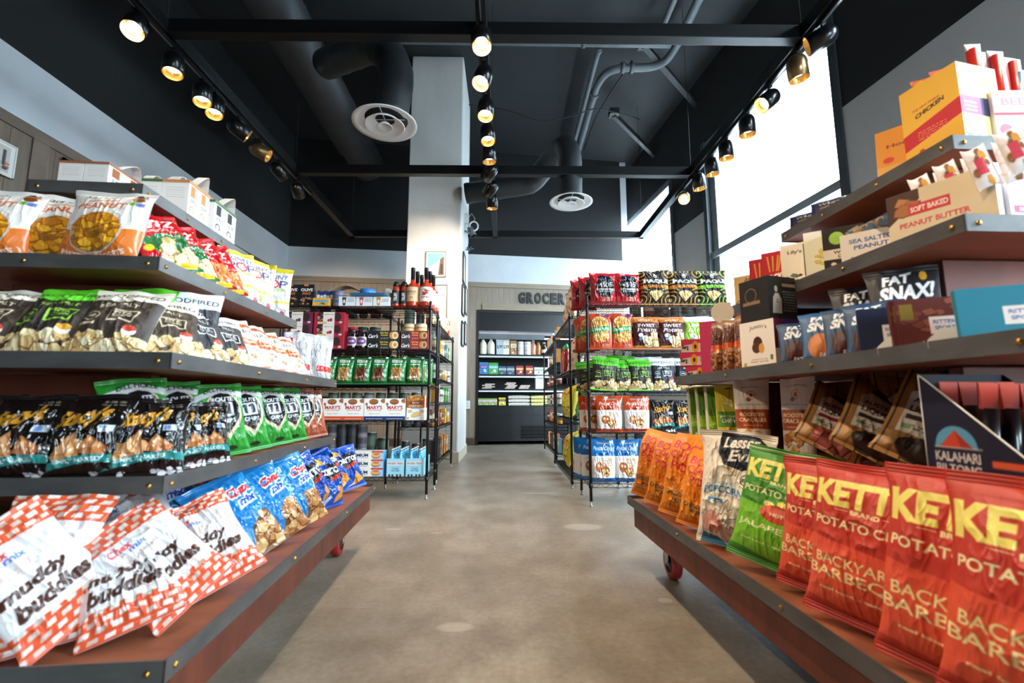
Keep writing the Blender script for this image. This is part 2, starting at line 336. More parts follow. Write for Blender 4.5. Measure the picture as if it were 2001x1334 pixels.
M['whitep'] = mat('white_enamel', 'e8e8e8', .35)
M['duct'] = mat('black_painted_duct', '191c1e', .55, noise=((2,2,2), '202326'))
M['pipe'] = mat('grey_painted_pipe', '565c60', .55, noise=((3,3,3), '484e52'))
M['brass'] = mat('brass', 'b08a48', .3, metal=1)
M['wire'] = mat('black_epoxy_wire', '121214', .35, metal=.2)
M['rubber'] = mat('red_polyurethane', 'a02a24', .4); M['hub'] = mat('wheel_hub', '30343a', .4, metal=.3)
M['red_wood'] = mat('red_stained_plywood', '6e3320', .55, noise=((3,12,3), '4e2214'), bump=(20, .1))
M['steel_lip'] = mat('raw_steel_lip', '636160', .45, metal=.4, noise=((5,5,14), '4c4b4a'))
M['shelf_wood'] = mat('varnished_plywood', '96593c', .5, noise=((4,12,4), '7c452d'))
M['fridge'] = mat('black_fridge_steel', '15171a', .35, metal=.3); M['fridge_in'] = mat('fridge_liner', '0b0c0d', .6); M['railw'] = mat('pale_shelf_rail', 'c8ccd0', .4)
M['blackletter'] = mat('charcoal_letters', '1b1c1e', .6)
M['glassb'] = mat('outdoor_pale_stone', 'c9d2d8', .8)
def glass_mat():
    m = bpy.data.materials.new('clear_window_glass'); m.use_nodes = True; nt = m.node_tree; nt.nodes.clear(); N = nt.nodes.new
    o = N('ShaderNodeOutputMaterial'); mx = N('ShaderNodeMixShader'); t = N('ShaderNodeBsdfTransparent'); g = N('ShaderNodeBsdfGlossy'); g.inputs['Roughness'].default_value = .02
    mx.inputs[0].default_value = .05; t.inputs[0].default_value = (.95, .985, 1, 1)
    nt.links.new(t.outputs[0], mx.inputs[1]); nt.links.new(g.outputs[0], mx.inputs[2]); nt.links.new(mx.outputs[0], o.inputs[0]); return m
M['glass'] = glass_mat()
def struct(name, mb, m, parent=None, bevel=0):
    o = mb.build(name, m, parent, bevel)
    if parent is None: o['kind'] = 'structure'
    return o
CEIL = 6.88
RWX = lambda y: 3.9-.1237*(y-5.01)+.16
PLAN = [(-6, -4), (RWX(-4), -4), (RWX(13), 13), (-6, 13)]
struct('floor', MB().prism(PLAN, -.1, 0), M['floor'])
struct('ceiling', MB().prism(PLAN, CEIL, CEIL+.15), M['ceil'])
# left wall: panelling, white band, black above
wl = empty('wall_left', (-4.78, 0, 0)); wl['kind'] = 'structure'
MB().box(-.15, .015, -4, 10.2, 0, 3.56).build('wood_panelling', M['planky'], wl)
MB().box(-.15, 0, -4, 10.2, 3.67, 4.33).build('white_band', M['white'], wl)
MB().box(-.15, 0, -4, 10.2, 4.33, CEIL).build('black_band', M['black'], wl)
MB().box(-.15, .035, -4, 10.2, 3.56, 3.67).build('top_rail', M['oakd'], wl)
sm = MB()
for y in (2.2, 4.38, 6.5, 8.6): sm.box(-.02, .033, y, y+.16, 0, 3.56)
sm.build('stile', M['oakd'], wl)
# back wall, turned 7.2 degrees
BA = math.radians(7.2)
def backroot(name): o = empty(name, (-.7, 10.33, 0), BA); return o
wb = backroot('wall_back'); wb['kind'] = 'structure'
FX0, FX1, FZ = .03, 2.35, 3.03      # the fridge opening
mb = MB(); mb.box(-4.2, FX0, 0, .15, 0, 3.56); mb.box(FX1, 3.54, 0, .15, 0, 3.56); mb.box(FX0, FX1, 0, .15, FZ, 3.56); mb.build('wood_panelling', M['plank'], wb)
MB().box(-4.2, 3.54, -.01, .15, 3.67, 4.33).build('white_band', M['white'], wb)
MB().box(-4.2, 3.54, -.01, .15, 4.33, CEIL).build('black_band', M['black'], wb)
MB().box(-4.2, 3.54, -.03, .15, 3.56, 3.67).build('top_rail', M['oak'], wb)
MB().box(FX0+.12, FX1, -.03, .01, FZ, FZ+.14).build('fridge_header_board', M['oak'], wb)
MB().box(-.42, -.27, -.03, .01, 0.16, 3.56).build('stile', M['oak'], wb)
MB().box(-4.2, FX0-.02, -.04, .01, 0, .16).build('baseboard', mat('dark_oak_base', '5a4336', .5, noise=((20,2,2), '46342a')), wb)
struct('wall_return', MB().box(0, .15, 0, 1.4, 0, CEIL), M['white']).location = (2.82, 10.8, 0)
# right wall, turned, with two glazed openings and an unseen one added for daylight
wr = empty('wall_right', (3.9, 5.01, 0), RW); wr['kind'] = 'structure'
T = .18
W1 = (.0, 2.72); W2 = (4.06, 6.95); ZT = 5.45; ZB = .9
def seg(t0, t1, z0, z1, m, nm):
    if z0 < 4.33 < z1:
        seg(t0, t1, z0, 4.33, M['grey'], 'pale_panel'); seg(t0, t1, 4.33, z1, M['black'], 'black_band'); return
    MB().box(0, T, t0, t1, z0, z1).build(nm, m, wr)
W0 = (-5.3, -2.6); seg(-9.3, W0[0]-.1, 0, CEIL, None, ''); seg(W0[1]+.1, W1[0]-.1, 0, CEIL, None, ''); seg(W1[1]+.1, W2[0]-.06, 0, CEIL, None, ''); seg(W2[1]+.1, 8.2, 0, CEIL, None, '')
for a, b in ((W0[0]-.1, W0[1]+.1), (W1[0]-.1, W1[1]+.1), (W2[0]-.06, W2[1]+.1)): seg(a, b, ZT+.12, CEIL, M['black'], 'black_band'); seg(a, b, 0, ZB if a < 3 else 2.8, M['grey'], 'pale_panel')
wr2 = MB().box(-.02, .03, 3.0, 3.9, 0, 4.33)
def window(name, t0, t1, rails, mull, ZB=ZB):
    w = empty(name, (3.9, 5.01, 0), RW); w['kind'] = 'structure'; m = MB()
    m.box(-.03, T+.02, t0-.10, t0, ZB-.05, ZT+.12); m.box(-.03, T+.02, t1, t1+.1, ZB-.05, ZT+.12)
    m.build('window_frame', M['frame'], w)
    m = MB(); m.box(.02, T+.02, t0, t1, ZT, ZT+.12); m.box(.02, T+.02, t0, t1, ZB-.05, ZB+.05)
    for z in rails: m.box(.0, T, t0, t1, z, z+.11)
    m.box(.05, T, t1-.17, t1, ZB, ZT)
    for t in mull: m.box(.04, T, t-.05, t+.05, ZB, ZT)
    m.build('window_sash', M['framel'], w)
    zs = [ZB+.05] + [q for z in rails for q in (z, z+.11)] + [ZT]
    for k in range(0, len(zs), 2): MB().box(.10, .106, t0, t1-.17, zs[k], zs[k+1]).build('pane', M['glass'], w)
    return w
window('window_1', W1[0], W1[1], [3.40], [])
window('window_added_right', W0[0], W0[1], [3.40], [])  # out of view, added to bring cool daylight in from the right
window('window_2', W2[0], W2[1], [], [], 2.8)
# wall behind the camera, with an unseen window added for fill daylight
wf = empty('wall_front', (0, -3.6, 0)); wf['kind'] = 'structure'
m = MB(); m.box(-6, 2.2, -.15, 0, 0, CEIL); m.box(4.2, 5.3, -.15, 0, 0, CEIL); m.box(2.2, 4.2, -.15, 0, 2.9, CEIL); m.box(2.2, 4.2, -.15, 0, 0, .3); m.build('plaster', M['black'], wf)
wd = empty('window_added_front', (0, -3.6, 0)); wd['kind'] = 'structure'
m = MB(); [m.box(x-.05, x+.05, -.12, 0, .3, 2.9) for x in (2.25, 4.15)]; m.build('window_frame', M['frame'], wd); MB().box(2.3, 4.1, -.07, -.064, .3, 2.9).build('pane', M['glass'], wd)
# street outside the right-hand windows: pale building across the road
ob_ = empty('building', (0, 0, 0)); tag(ob_, 'pale office building across the street, glimpsed through the lower pane of the big right window', 'building')
ob_.location = (15.5, 12, 0); ob_.rotation_euler = (0, 0, RW)
MB().box(0, .5, -14, 22, 0, 10.2).build('wall', M['glassb'], ob_)
m = MB(); M['flt'] = mat('outdoor_dark_line', '8ea0aa', .6)
for z in (2.5, 4.6, 5.2, 7.4 , 8.0, 10.0): m.box(-.12, 0, -14, 22, z, z+.14)
m.build('ledge', M['flt'], ob_)
m = MB()
for y in range(-13, 22, 2): m.box(-.10, 0, y, y+.12, 0, 10.2)
m.build('pilaster', M['flt'], ob_)
struct('ground_street', MB().box(5.6, 40, -30, 50, -.12, -.02), mat('street_asphalt', '8a8d90', .8))
# column
cl = struct('trim_column', MB().box(-1.63, -.745, 7.28, 8.73, 0, CEIL), M['column'], bevel=.02); cl.name = 'pillar_concrete'
struct('baseboard_column', MB().box(-1.645, -.728, 7.265, 8.745, 0, .17), mat('cream_base', 'cfc7b6', .5), bevel=.005)
# ================================================================= CEILING FRAME, TRACKS, LAMPS
ZF = 4.12
fr = empty('ceiling_frame', (-.2, 6.2, ZF)); tag(fr, 'black steel grid frame hung below the ceiling over the aisle, carrying the spotlights', 'frame')
def fbar(name, x0, x1, y0, y1, z0=0, z1=.13): MB().box(x0+.2, x1+.2, y0-6.2, y1-6.2, z0, z1).build(name, M['bmetal'], fr, bevel=.004)
for y in (1.17, 3.65, 6.13, 8.61): fbar('crossbar', -3.05, 2.7, y, y+.10)
for x in (-3.05, 2.6): fbar('side_bar', x, x+.10, -1.5, 8.71)
fbar('centre_bar', -.26, -.17, -1.5, 8.71)
for x in (-3.0, 2.65, -.21):
    for y in (1.3, 3.7, 6.2, 8.6):
        if x == -.21 and y > 8: continue
        MB().tube([(x+.2, y-6.2, .13), (x+.2, y-6.2, CEIL-ZF)], .003, 6).build('hanger_rod', M['bmetal'], fr)
def track(x, y0, y1, label):
    t = empty('lighting_track', (x, y0, ZF)); tag(t, label, 'lighting track', 'lighting tracks under the frame')
    MB().box(-.018, .018, 0, y1-y0, -.035, -.002).build('track_channel', M['btrack'], t); MB().box(-.006, .006, 0, y1-y0, -.037, -.035).build('track_slot', M['bracket'], t)
track(-3.0, .2, 6.75, 'slim black lighting track along the left bar of the ceiling frame')
track(-.215, .2, 6.95, 'slim black lighting track along the centre bar of the ceiling frame')
track(2.65, .2, 6.8, 'slim black lighting track along the right bar of the ceiling frame')
M['lampb'] = mat('black_lamp_body', '101012', .28, metal=.5, coat=.3); M['lampz'] = mat('bronze_lamp_body', '7a6344', .3, metal=.85)
M['lampin'] = mat('lamp_reflector', 'caa15c', .25, metal=.9); M['bulb'] = mat('lit_lamp_face', 'ffffff', .4, emit=('ffe9c4', 16))
def bullet_meshes():
    R, L = .085, .15      # body: open end at z=0, dome at the back
    pr = [(R, 0), (R, L)] + [(R*math.cos(a), L+R*math.sin(a)) for a in [i*PI/2/7 for i in range(1, 7)]] + [(.001, L+R)]
    b = MB(); b.lathe([(R-.006, 0)] + pr, 28, cap=False); body = b.mesh('lamp_housing', M['lampb']); bz = b.mesh('lamp_housing', M['lampz'])
    i_ = MB().lathe([(R-.006, 0), (R-.014, .05), (.05, .07)], 28, cap=False).mesh('reflector', M['lampin'])
    f = MB().lathe([(.001, .055), (.05, .056), (.05, .06), (.001, .061)], 24, cap=False).mesh('lamp_face', M['bulb'])
    return body, bz, i_, f
LB = bullet_meshes(); stem_me = MB().tube([(0,0,0), (0,0,-.085)], .008, 8).mesh('stem', M['lampb']); clip_me = MB().box(-.02, .02, -.035, .035, -.05, -.035).mesh('track_adapter', M['lampb'])
hinge_me = MB().tube([(-.03,0,-.075), (.03,0,-.075)], .012, 10).mesh('hinge', M['lampb'])
def lamp(x, y, aim, label, bronze=False, power=1.0, spot=60):
    r = empty('track_spotlight', (x, y, ZF-.0)); tag(r, label, 'spotlight', 'track spotlights')
    link('track_adapter', clip_me, r); s = link('stem', stem_me, r); s.location = (0, 0, -.04); h = link('hinge', hinge_me, r); h.location = (0, 0, -.04)
    piv = Vector((0, 0, -.115)); d = Vector(aim).normalized(); q = d.to_track_quat('-Z', 'Y')
    hd = link('lamp_housing', LB[1] if bronze else LB[0], r); hd.rotation_mode = 'QUATERNION'; hd.rotation_quaternion = q; hd.location = piv - (q @ Vector((0, 0, .12))) + Vector((0, 0, -.05))
    for me, nm in ((LB[2], 'reflector'), (LB[3], 'lamp_face')):
        c = link(nm, me, hd)
    if power > 0:
        l = bpy.data.lights.new('spot_beam', 'SPOT'); l.energy = 92*power; l.color = WARM; l.spot_size = math.radians(spot); l.spot_blend = .8; l.shadow_soft_size = .04
        lo = bpy.data.objects.new('spot_beam', l); C.objects.link(lo); lo.rotation_mode = 'QUATERNION'; lo.rotation_quaternion = q
        lo.location = Vector(r.location) + hd.location + q @ Vector((0, 0, .03))
LT = [(3.40, (.22,-.55,-1), 0, 'nearest the camera'), (3.82, (.1,-.12,-1), 0, 'second from the near end'), (4.22, (.15,-.15,-1), 0, 'third from the near end, close to the fourth'), (4.42, (.1,-.2,-1), 0, 'fourth from the near end, just past the third'),
      (4.82, (.9,.7,-.6), 0, 'black and tilted right, before the bronze one'), (5.27, (1,.35,-.55), 1, 'the only bronze one there'), (5.75, (.35,1,-.5), 0, 'just past the bronze one'), (6.30, (-.15,1,-.5), 0, 'farthest from the camera')]
for y, a, bz, w in LT: lamp(-3.0, y, a, ('bronze ' if bz else 'black ') + 'bullet spotlight on the left track, ' + w, bz, power=1.3 if bz else (.7 if y < 4 else 2.4 if y > 5.6 else 1))
CT = [(3.50, (.08,-.35,-1), 'nearest the camera'), (3.95, (-.25,-.35,-1), 'hung left of the bar'), (4.42, (-.02,-.25,-1), 'third from the near end'), (4.87, (.06,-.2,-1), 'fourth from the near end'),
      (5.29, (.05,0,-1), 'pointing straight down'), (5.76, (-1,1.35,-.75), 'black back turned, aimed left'), (6.22, (-1,1.0,-1.1), 'second from the far end'), (6.64, (0,.1,-1), 'farthest of them')]
for y, a, w in CT: lamp(-.215, y, a, 'black bullet spotlight on the centre track, ' + w, power=1.0 if 5.5 < y < 6.4 else .8)
RT = [(3.46, (-.85,.5,-.30), 0, 'nearest the camera, seen from its side'), (3.80, (.12,.05,-1), 1, 'bronze sheen, facing down'), (4.25, (-.9,-.1,-.75), 0, 'tilted left before the window'), (4.68, (0,.02,-1), 0, 'fourth from the near end'),
      (5.17, (0,0,-1), 0, 'fifth from the near end'), (5.56, (.05,0,-1), 0, 'sixth, beside the pane edge'), (5.97, (.1,0,-1), 0, 'next to last at the crossbar'), (6.50, (-.35,-.9,-.6), 0, 'last one, shining at the camera')]
for y, a, bz, w in RT: lamp(2.65, y, a, 'bullet spotlight on the right track, ' + w, bz)
for x, y, a, w in ((-3.0, .7, (1,.15,-.72), 'left'), (-3.0, 2.1, (1,-.25,-.78), 'left'), (-.215, 1.0, (-.45,.35,-1), 'centre'), (-.215, 1.7, (.32,-.18,-1), 'centre'), (-.215, .5, (.36,.22,-1), 'centre'), (2.65, .9, (-.35,.4,-1), 'right'), (2.65, 2.2, (-.3,.1,-1), 'right'), (-.215, 2.6, (0,.3,-1), 'centre')):  # extra heads out of view, added to light the foreground goods
    lamp(x, y, a, f'black bullet spotlight of the {w} track above the camera, unseen, added for foreground light', power=1.2 if (x < -2 or a[0] > .3) else .6, spot=42 if x < -2 else 60)
# ---------------------------------------------------------------- ducts and diffusers
def diffuser(name, x, y, z, D, neck_top, label, path, r):
    o = empty(name, (x, y, z)); tag(o, label, 'air diffuser', 'round ceiling air diffusers'); R = D/2
    MB().lathe([(R*.62, .05), (R*.70, .045), (R*.86, .012), (R, 0), (R*1.0, .006), (R*.88, .022), (R*.66, .06)], 48, cap=False).build('outer_ring', M['whitep'], o)
    MB().lathe([(R*.30, .045), (R*.40, .03), (R*.60, -.022), (R*.62, -.018), (R*.42, .036), (R*.30, .052)], 48, cap=False).build('middle_ring', M['whitep'], o)
    MB().lathe([(.004, .0), (R*.1, -.002), (R*.23, -.034), (R*.245, -.03), (R*.12, .012), (.004, .016)], 36, cap=False).build('inner_cone', M['whitep'], o)
    m = MB(); [m.box(-R*.62, R*.62, -.004, .004, .045, .05) if k == 0 else m.box(-.004, .004, -R*.62, R*.62, .045, .05) for k in (0, 1)]; m.build('cross_brace', M['whitep'], o)
    m = MB(); pts = [Vector(p) for p in path]; q = []
    for a, b in zip(pts[:-1], pts[1:]):
        n = max(2, int((b-a).length/.05)); q += [a+(b-a)*i/n for i in range(n)]
    q.append(pts[-1])
    for _ in range(6): q = [q[0]] + [(q[i-1]+q[i]*2+q[i+1])/4 for i in range(1, len(q)-1)] + [q[-1]]
    m.tube(q, r, 24, rs=[r*(1+(.035 if i % 5 == 0 else 0)) for i in range(len(q))]); m.build('neck_duct', M['duct'], o)
diffuser('air_diffuser', -1.19, 4.2, 3.62, .62, 4.6, 'round white air diffuser hanging left of the column on a black duct', [(.05,0,.06),(.1,.05,.55),(.0,.15,.85),(-.25,.35,1.15),(-1.0,.9,1.35)], .165)
diffuser('air_diffuser', .93, 6.3, 3.78, .62, 4.8, 'round white air diffuser right of the column, below an elbow duct', [(0,0,.06),(0,0,.75),(-.05,.15,.98),(-.25,.55,.95),(-.5,.8,.68),(-1.6,.9,.55)], .165)
d = MB(); P = []
n = 60
for i in range(n+1): P.append((-2.63, 3.2+i*.085, 5.4))
d.tube(P, .30, 28, rs=[.30*(1+(.02 if i % 4 == 0 else 0)) for i in range(n+1)])
tag(d.build('spiral_duct', M['duct']), 'fat black spiral air duct running up the left of the ceiling', 'duct')
def pipe(name, pts, r, label, m='pipe', smooth=3, group=None, parts=None):
    pts = [Vector(p) for p in pts]; q = []
    for a, b in zip(pts[:-1], pts[1:]): n = max(2, int((b-a).length/.08)); q += [a+(b-a)*i/n for i in range(n)]
    q.append(pts[-1])
    for _ in range(smooth): q = [q[0]] + [(q[i-1]+q[i]*2+q[i+1])/4 for i in range(1, len(q)-1)] + [q[-1]]
    o = MB().tube(q, r, 12).build(name, M[m]); tag(o, label, 'pipe', group)
    for p in parts or []:
        MB().tube([Vector(p[0])-Vector(p[1])*.03, Vector(p[0])+Vector(p[1])*.03], r*1.35, 14).build('coupling', M[m], o)
    return o
pipe('ceiling_pipe', [(2.68,2.5,6.5),(2.68,6.6,6.5),(2.62,6.95,6.5),(2.4,7.04,6.5),(1.9,7.04,6.5),(1.68,7.15,6.5),(1.6,7.5,6.5),(1.6,10.4,6.5)], .065, 'thick grey pipe with two bends across the right half of the ceiling', parts=[((2.1,7.04,6.5),(1,0,0)),((1.95,7.04,6.5),(1,0,0)),((1.6,7.7,6.5),(0,1,0))])
pipe('ceiling_pipe', [(-1.9,6.5,6.5),(2.58,6.53,6.5)], .05, 'straight grey pipe crossing the ceiling in front of the column top', parts=[((1.2,6.52,6.5),(1,0,0))])
pipe('ceiling_pipe', [(1.47,6.6,6.5),(1.46,10.4,6.5)], .042, 'thin grey pipe running back beside the thick bent pipe', parts=[((1.47,6.66,6.5),(0,1,0))])
pipe('ceiling_pipe', [(2.35,2.5,6.5),(2.34,6.3,6.5)], .042, 'short thin grey pipe at the top edge, left of the thick one')
pipe('ceiling_pipe', [(-1.28,3.2,6.4),(-1.26,5.55,6.4)], .05, 'short grey pipe at the top edge above the left diffuser')
pipe('ceiling_pipe', [(-3.05,4.9,5.6),(-3.13,8.2,5.6)], .03, 'thin dark pipe beside the spiral duct', 'duct')
def brace(a, b, label):
    a, b = Vector(a), Vector(b); o = MB().tube([a, b], .06, 4).build('ceiling_brace', M['duct']); tag(o, label, 'brace', 'slanted braces under the ceiling')
    MB().box(a.x-.09, a.x+.09, a.y-.09, a.y+.09, a.z-.02, a.z+.1).build('end_plate', M['duct'], o)
brace((2.10,8.32,6.5), (3.42,9.8,6.45), 'slanted black brace at the back right of the ceiling, nearer the diffuser')
brace((2.21,6.67,6.6), (3.62,8.0,6.45), 'slanted black brace behind the bends of the thick pipe')
def cable(name, pts, r, label, m='bmetal', cat='cable'):
    pts = [Vector(p) for p in pts]; q = []
    for a, b in zip(pts[:-1], pts[1:]): q += [a+(b-a)*i/6 for i in range(6)]
    q.append(pts[-1])
    for _ in range(4): q = [q[0]] + [(q[i-1]+q[i]*2+q[i+1])/4 for i in range(1, len(q)-1)] + [q[-1]]
    o = MB().tube(q, r, 5).build(name, M[m]); return tag(o, label, cat)
cable('ceiling_cable', [(-.7,7.9,6.4),(.0,7.95,6.35),(.6,8.1,6.2),(1.2,8.1,6.3),(1.7,8.0,6.45),(2.6,8.3,6.4)], .010, 'thin black cable sagging across the ceiling right of the column top')
cable('ceiling_cable', [(2.1,7.0,6.6),(1.9,7.6,6.5),(1.75,8.4,6.5),(1.72,9.6,6.5)], .014, 'black cable bundle running back beside the bent pipe')
# clip lamp and plug on the column edge
cm = empty('clip_spotlight', (-.72, 7.9, 3.98)); tag(cm, 'grey clip spotlight with coiled white cord fixed to the right side of the column', 'spotlight')
MB().box(-.03, .05, -.05, .04, .12, .30).build('junction_box', M['whitep'], cm)
q = Vector((.45,-.2,-1)).to_track_quat('-Z', 'Y').to_matrix().to_4x4(); q.translation = Vector((.14, -.02, -.12))
MB().lathe([(.05,0),(.055,.0),(.055,.16),(.04,.2),(.001,.21)], 20, cap=False, M=q).build('lamp_housing', M['pipe'], cm)
MB().tube([(.14+.075*math.cos(a), -.03, .06+.085*math.sin(a)) for a in [i*PI/9 for i in range(19)]], .014, 8).build('cord_coil', M['whitep'], cm)
MB().tube([(.02,0,.2),(.1,-.02,.3),(.16,-.02,.2),(.14,-.03,.14)], .006, 6).build('cord', M['whitep'], cm)
MB().tube([(.03,0,.0),(.06,-.01,-.2),(.03,-.01,-.36)], .005, 6).build('cord', M['bmetal'], cm); MB().tube([(-.02,0,-.02),(.06,0,-.06),(.12,0,-.04)], .016, 8).build('clamp', M['bracket'], cm)
m = MB(); [m.tube([(.07,0,-.36),(.07+.07*math.cos(a),-.01,-.36+.05*math.sin(a))], .012, 6) for a in (.3, 1.2, 2.4, 3.3, 4.6)]; m.build('spring_clip', M['pipe'], cm)
# ---------------------------------------------------------------- sign, outlet, pictures
sg = backroot('sign_lettering'); tag(sg, 'dark capital letters spelling GROCERY on the oak panelling above the fridge', 'sign')
EX['letters'] = []
def letter3d(ch, x, w, h, z):
    Tt = glyphs(ch, .05); mb_ = MB(); 
    for t in Tt:
        a_ = t[1]-t[0]; b_ = t[2]-t[0]
        if abs(a_[0]*b_[1]-a_[1]*b_[0]) < 1e-7: continue
        P_ = [(x+p[0]*w, z+p[1]*h) for p in t]; mb_.prism(P_, -.035, -.002, 'y')
    mb_.build('letter', M['blackletter'], sg)
for i, ch in enumerate('GROCERY'): letter3d(ch, 1.0+i*.187, .15, .265, 3.205)
ot = backroot('wall_outlet'); tag(ot, 'white wall outlet on the oak strip left of the fridge', 'outlet')
MB().box(-.22, -.10, -.045, -.03, .79, .97).build('cover_plate', M['whitep'], ot, bevel=.004); m = MB(); [m.box(-.185, -.135, -.048, -.044, z, z+.04) for z in (.83, .89)]; m.build('socket', M['railw'], ot)
# ================================================================= GONDOLAS (wheeled stepped display units)
ANG = {'L': math.radians(4.35), 'R': math.radians(2.1)}; CEN = {'L': (-1.44, 2.18), 'R': (1.62, 1.675)}
TIER = [(.385, .81, 1.075), (.722, .61, .81), (1.062, .60, .81), (1.40, .41, .61), (1.74, .20, .42)]      # lip top, half width, half length
def gw(g, s, d, z):
    a = ANG[g]; return Vector((s*math.cos(a)-d*math.sin(a), s*math.sin(a)+d*math.cos(a), z))
BOLT = MB().lathe([(.001,.006),(.004,.0055),(.0065,.003),(.007,0)], 10, cap=False).mesh('bolt_head', M['brass'])
def gondola(g, label):
    r = empty('display_gondola', gw(g, *CEN[g], 0), ANG[g]); tag(r, label, 'display shelving', 'wheeled wooden display gondolas')
    for zt, hw, hl in TIER:
        ne = -hl-(.07 if g == 'R' and .8 < hl+.0 < .82 else 0)
        MB().box(-hw+.004, hw-.004, ne+.004, hl-.004, zt-.040, zt-.018).build('shelf_board', M['shelf_wood'], r)
        m = MB(); e = .004
        for x in (-hw, hw-e): m.box(x, x+e, ne, hl, zt-.046, zt)
        for y in (ne, hl-e): m.box(-hw, hw, y, y+e, zt-.046, zt)
        lip = m.build('steel_lip', M['steel_lip'], r)
        def bolt(p, ax): bo = link('bolt_head', BOLT, lip); bo.location = p; bo.rotation_euler = Vector(ax).to_track_quat('Z', 'Y').to_euler()
        for sx in (-1, 1):
            for y in (ne+.035, -hl*.33, hl*.33, hl-.035): bolt((sx*hw, y, zt-.025), (sx, 0, 0))
        for sy in (-1, 1):
            for x in (-hw+.035, hw-.035) + ((0,) if hw > .3 else ()): bolt((x, hl if sy > 0 else ne, zt-.025), (0, sy, 0))
    def wood(x0, x1, y0, y1, z0, z1, nm='wood_panel'): MB().box(x0, x1, y0, y1, z0, z1).build(nm, M['red_wood'], r, bevel=.003)
    for z0, z1, w_, l_ in ((.367, .676, .36, .49), (.704, 1.016, .36, .49), (1.044, 1.354, .24, .36), (1.382, 1.694, .14, .28)):
        for sy in (-1, 1): wood(-w_, w_, sy*l_-.02, sy*l_+.02, z0, z1)
        wood(-.02, .02, -l_+.02, l_-.02, z0, z1, 'spine_panel')
    for sx in (-1, 1): wood(sx*.77-.02, sx*.77+.02, -1.02, 1.02, .225, .345, 'base_apron')
    for sy in (-1, 1): wood(-.75, .75, sy*1.0-.02, sy*1.0+.02, .225, .345, 'base_apron')
    wood(-.75, .75, -.98, .98, .235, .26, 'base_board')
    for sx in (-1, 1):
        for sy in (-1, 1):
            c = MB().box(sx*.64-.04, sx*.64+.04, sy*1.0-.14*sy-.06, sy*1.0-.14*sy+.06, .222, .235).build('caster', M['bracket'], r)
            y = sy*.86+.0; x = sx*.64; f = MB(); [f.prism([(y-.035, .222), (y+.035, .222), (y+.02, .07), (y-.02, .07)], xx, xx+.003, 'x') for xx in (x-.034, x+.031)]; f.build('fork', M['bracket'], c)
            Mx = Matrix.Translation((x-.024, y, .082)) @ Matrix.Rotation(PI/2, 4, 'Y')
            MB().lathe([(.05,0),(.078,.002),(.082,.008),(.082,.040),(.078,.046),(.05,.048)], 32, cap=False, M=Mx).build('wheel_tyre', M['rubber'], c)
            MB().lathe([(.012,.002),(.05,.004),(.05,.044),(.012,.046)], 24, M=Mx).build('wheel_hub', M['hub'], c)
            MB().lathe([(.008,-.014),(.008,.062)], 10, M=Mx).build('axle_bolt', M['bracket'], c)
    return r
gondola('L', 'five-tier wood and steel wheeled gondola filling the left side of the aisle'); gondola('R', 'five-tier wood and steel wheeled gondola filling the right side of the aisle')
# ================================================================= WIRE RACKS
def shelf_meshes(w, d):
    fm = MB(); r = .0035
    for z in (0, -.032):
        for y in (-d/2, d/2): fm.tube([(-w/2, y, z), (w/2, y, z)], r, 4)
        for x in (-w/2, w/2): fm.tube([(x, -d/2, z), (x, d/2, z)], r, 4)
    def zig(a, b):
        a = Vector(a); b = Vector(b); n = max(4, int((b-a).length/.045)); n += n % 2
        for i in range(n):
            p = a+(b-a)*i/n; q = a+(b-a)*(i+1)/n; fm.tube([p+Vector((0,0,-.032 if i%2 else 0)), q+Vector((0,0,0 if i%2 else -.032))], .0022, 4, cap=False)
    for y in (-d/2, d/2): zig((-w/2, y, 0), (w/2, y, 0))
    for x in (-w/2, w/2): zig((x, -d/2, 0), (x, d/2, 0))
    wm = MB(); n = int(w/.026)
    for i in range(1, n): x = -w/2+w*i/n; wm.box(x-.0016, x+.0016, -d/2, d/2, .001, .004)
    for y in (-d/4, 0, d/4): wm.box(-w/2, w/2, y-.0025, y+.0025, -.004, .001)
    return fm.mesh('shelf_frame', M['wire']), wm.mesh('shelf_wires', M['wire'])
COLLAR = MB().lathe([(.020, -.035), (.0175, .006)], 12).mesh('shelf_collar', M['wire'])
def rack(x, y, w, d, rz, H, levels, label, group='black wire racks'):
    """(x, y) is the centre; w along local x, d along local y"""
    r = empty('wire_rack', (x, y, 0), rz); tag(r, label, 'wire rack', group); me = shelf_meshes(w, d)
    for z in levels:
        s = link('wire_shelf', me[0], r); s.location = (0, 0, z); a = link('shelf_wires', me[1], s); 
        for x_ in (-w/2, w/2):
            for y_ in (-d/2, d/2): link('shelf_collar', COLLAR, s).location = (x_, y_, 0)
    pm = MB(); pm.lathe([(.0001,.045),(.0135,.045),(.0135,H),(.012,H+.004),(.0001,H+.005)], 14, cap=False)
    for k in range(int((H-.1)/.05)): pm.lathe([(.0138,.1+k*.05),(.0142,.1015+k*.05),(.0138,.103+k*.05)], 14, cap=False)
    pme = pm.mesh('post', M['wire']); fme = MB().lathe([(.0001,0),(.016,.0),(.016,.008),(.006,.012),(.006,.046)], 12, cap=False).mesh('levelling_foot', M['bracket'])
    for sx in (-1, 1):
        for sy in (-1, 1): p = link('post', pme, r); p.location = (sx*w/2, sy*d/2, 0); link('levelling_foot', fme, p)
    return r
LZ = [1.895, 1.455, 1.10, .745, .205]; RZ = [1.858, 1.418, 1.030, .644, .195]; L2Z = [1.86, 1.515, 1.21, .925, .638, .235]; R2Z = [1.90, 1.29, .73, .09]; R3Z = [1.87, 1.527, 1.20, .897, .598, .165]
rack(-1.52, 4.87, 1.5, .50, 0, 1.945, LZ, 'black wire rack facing the camera left of the aisle, topped with red sauce bottles')
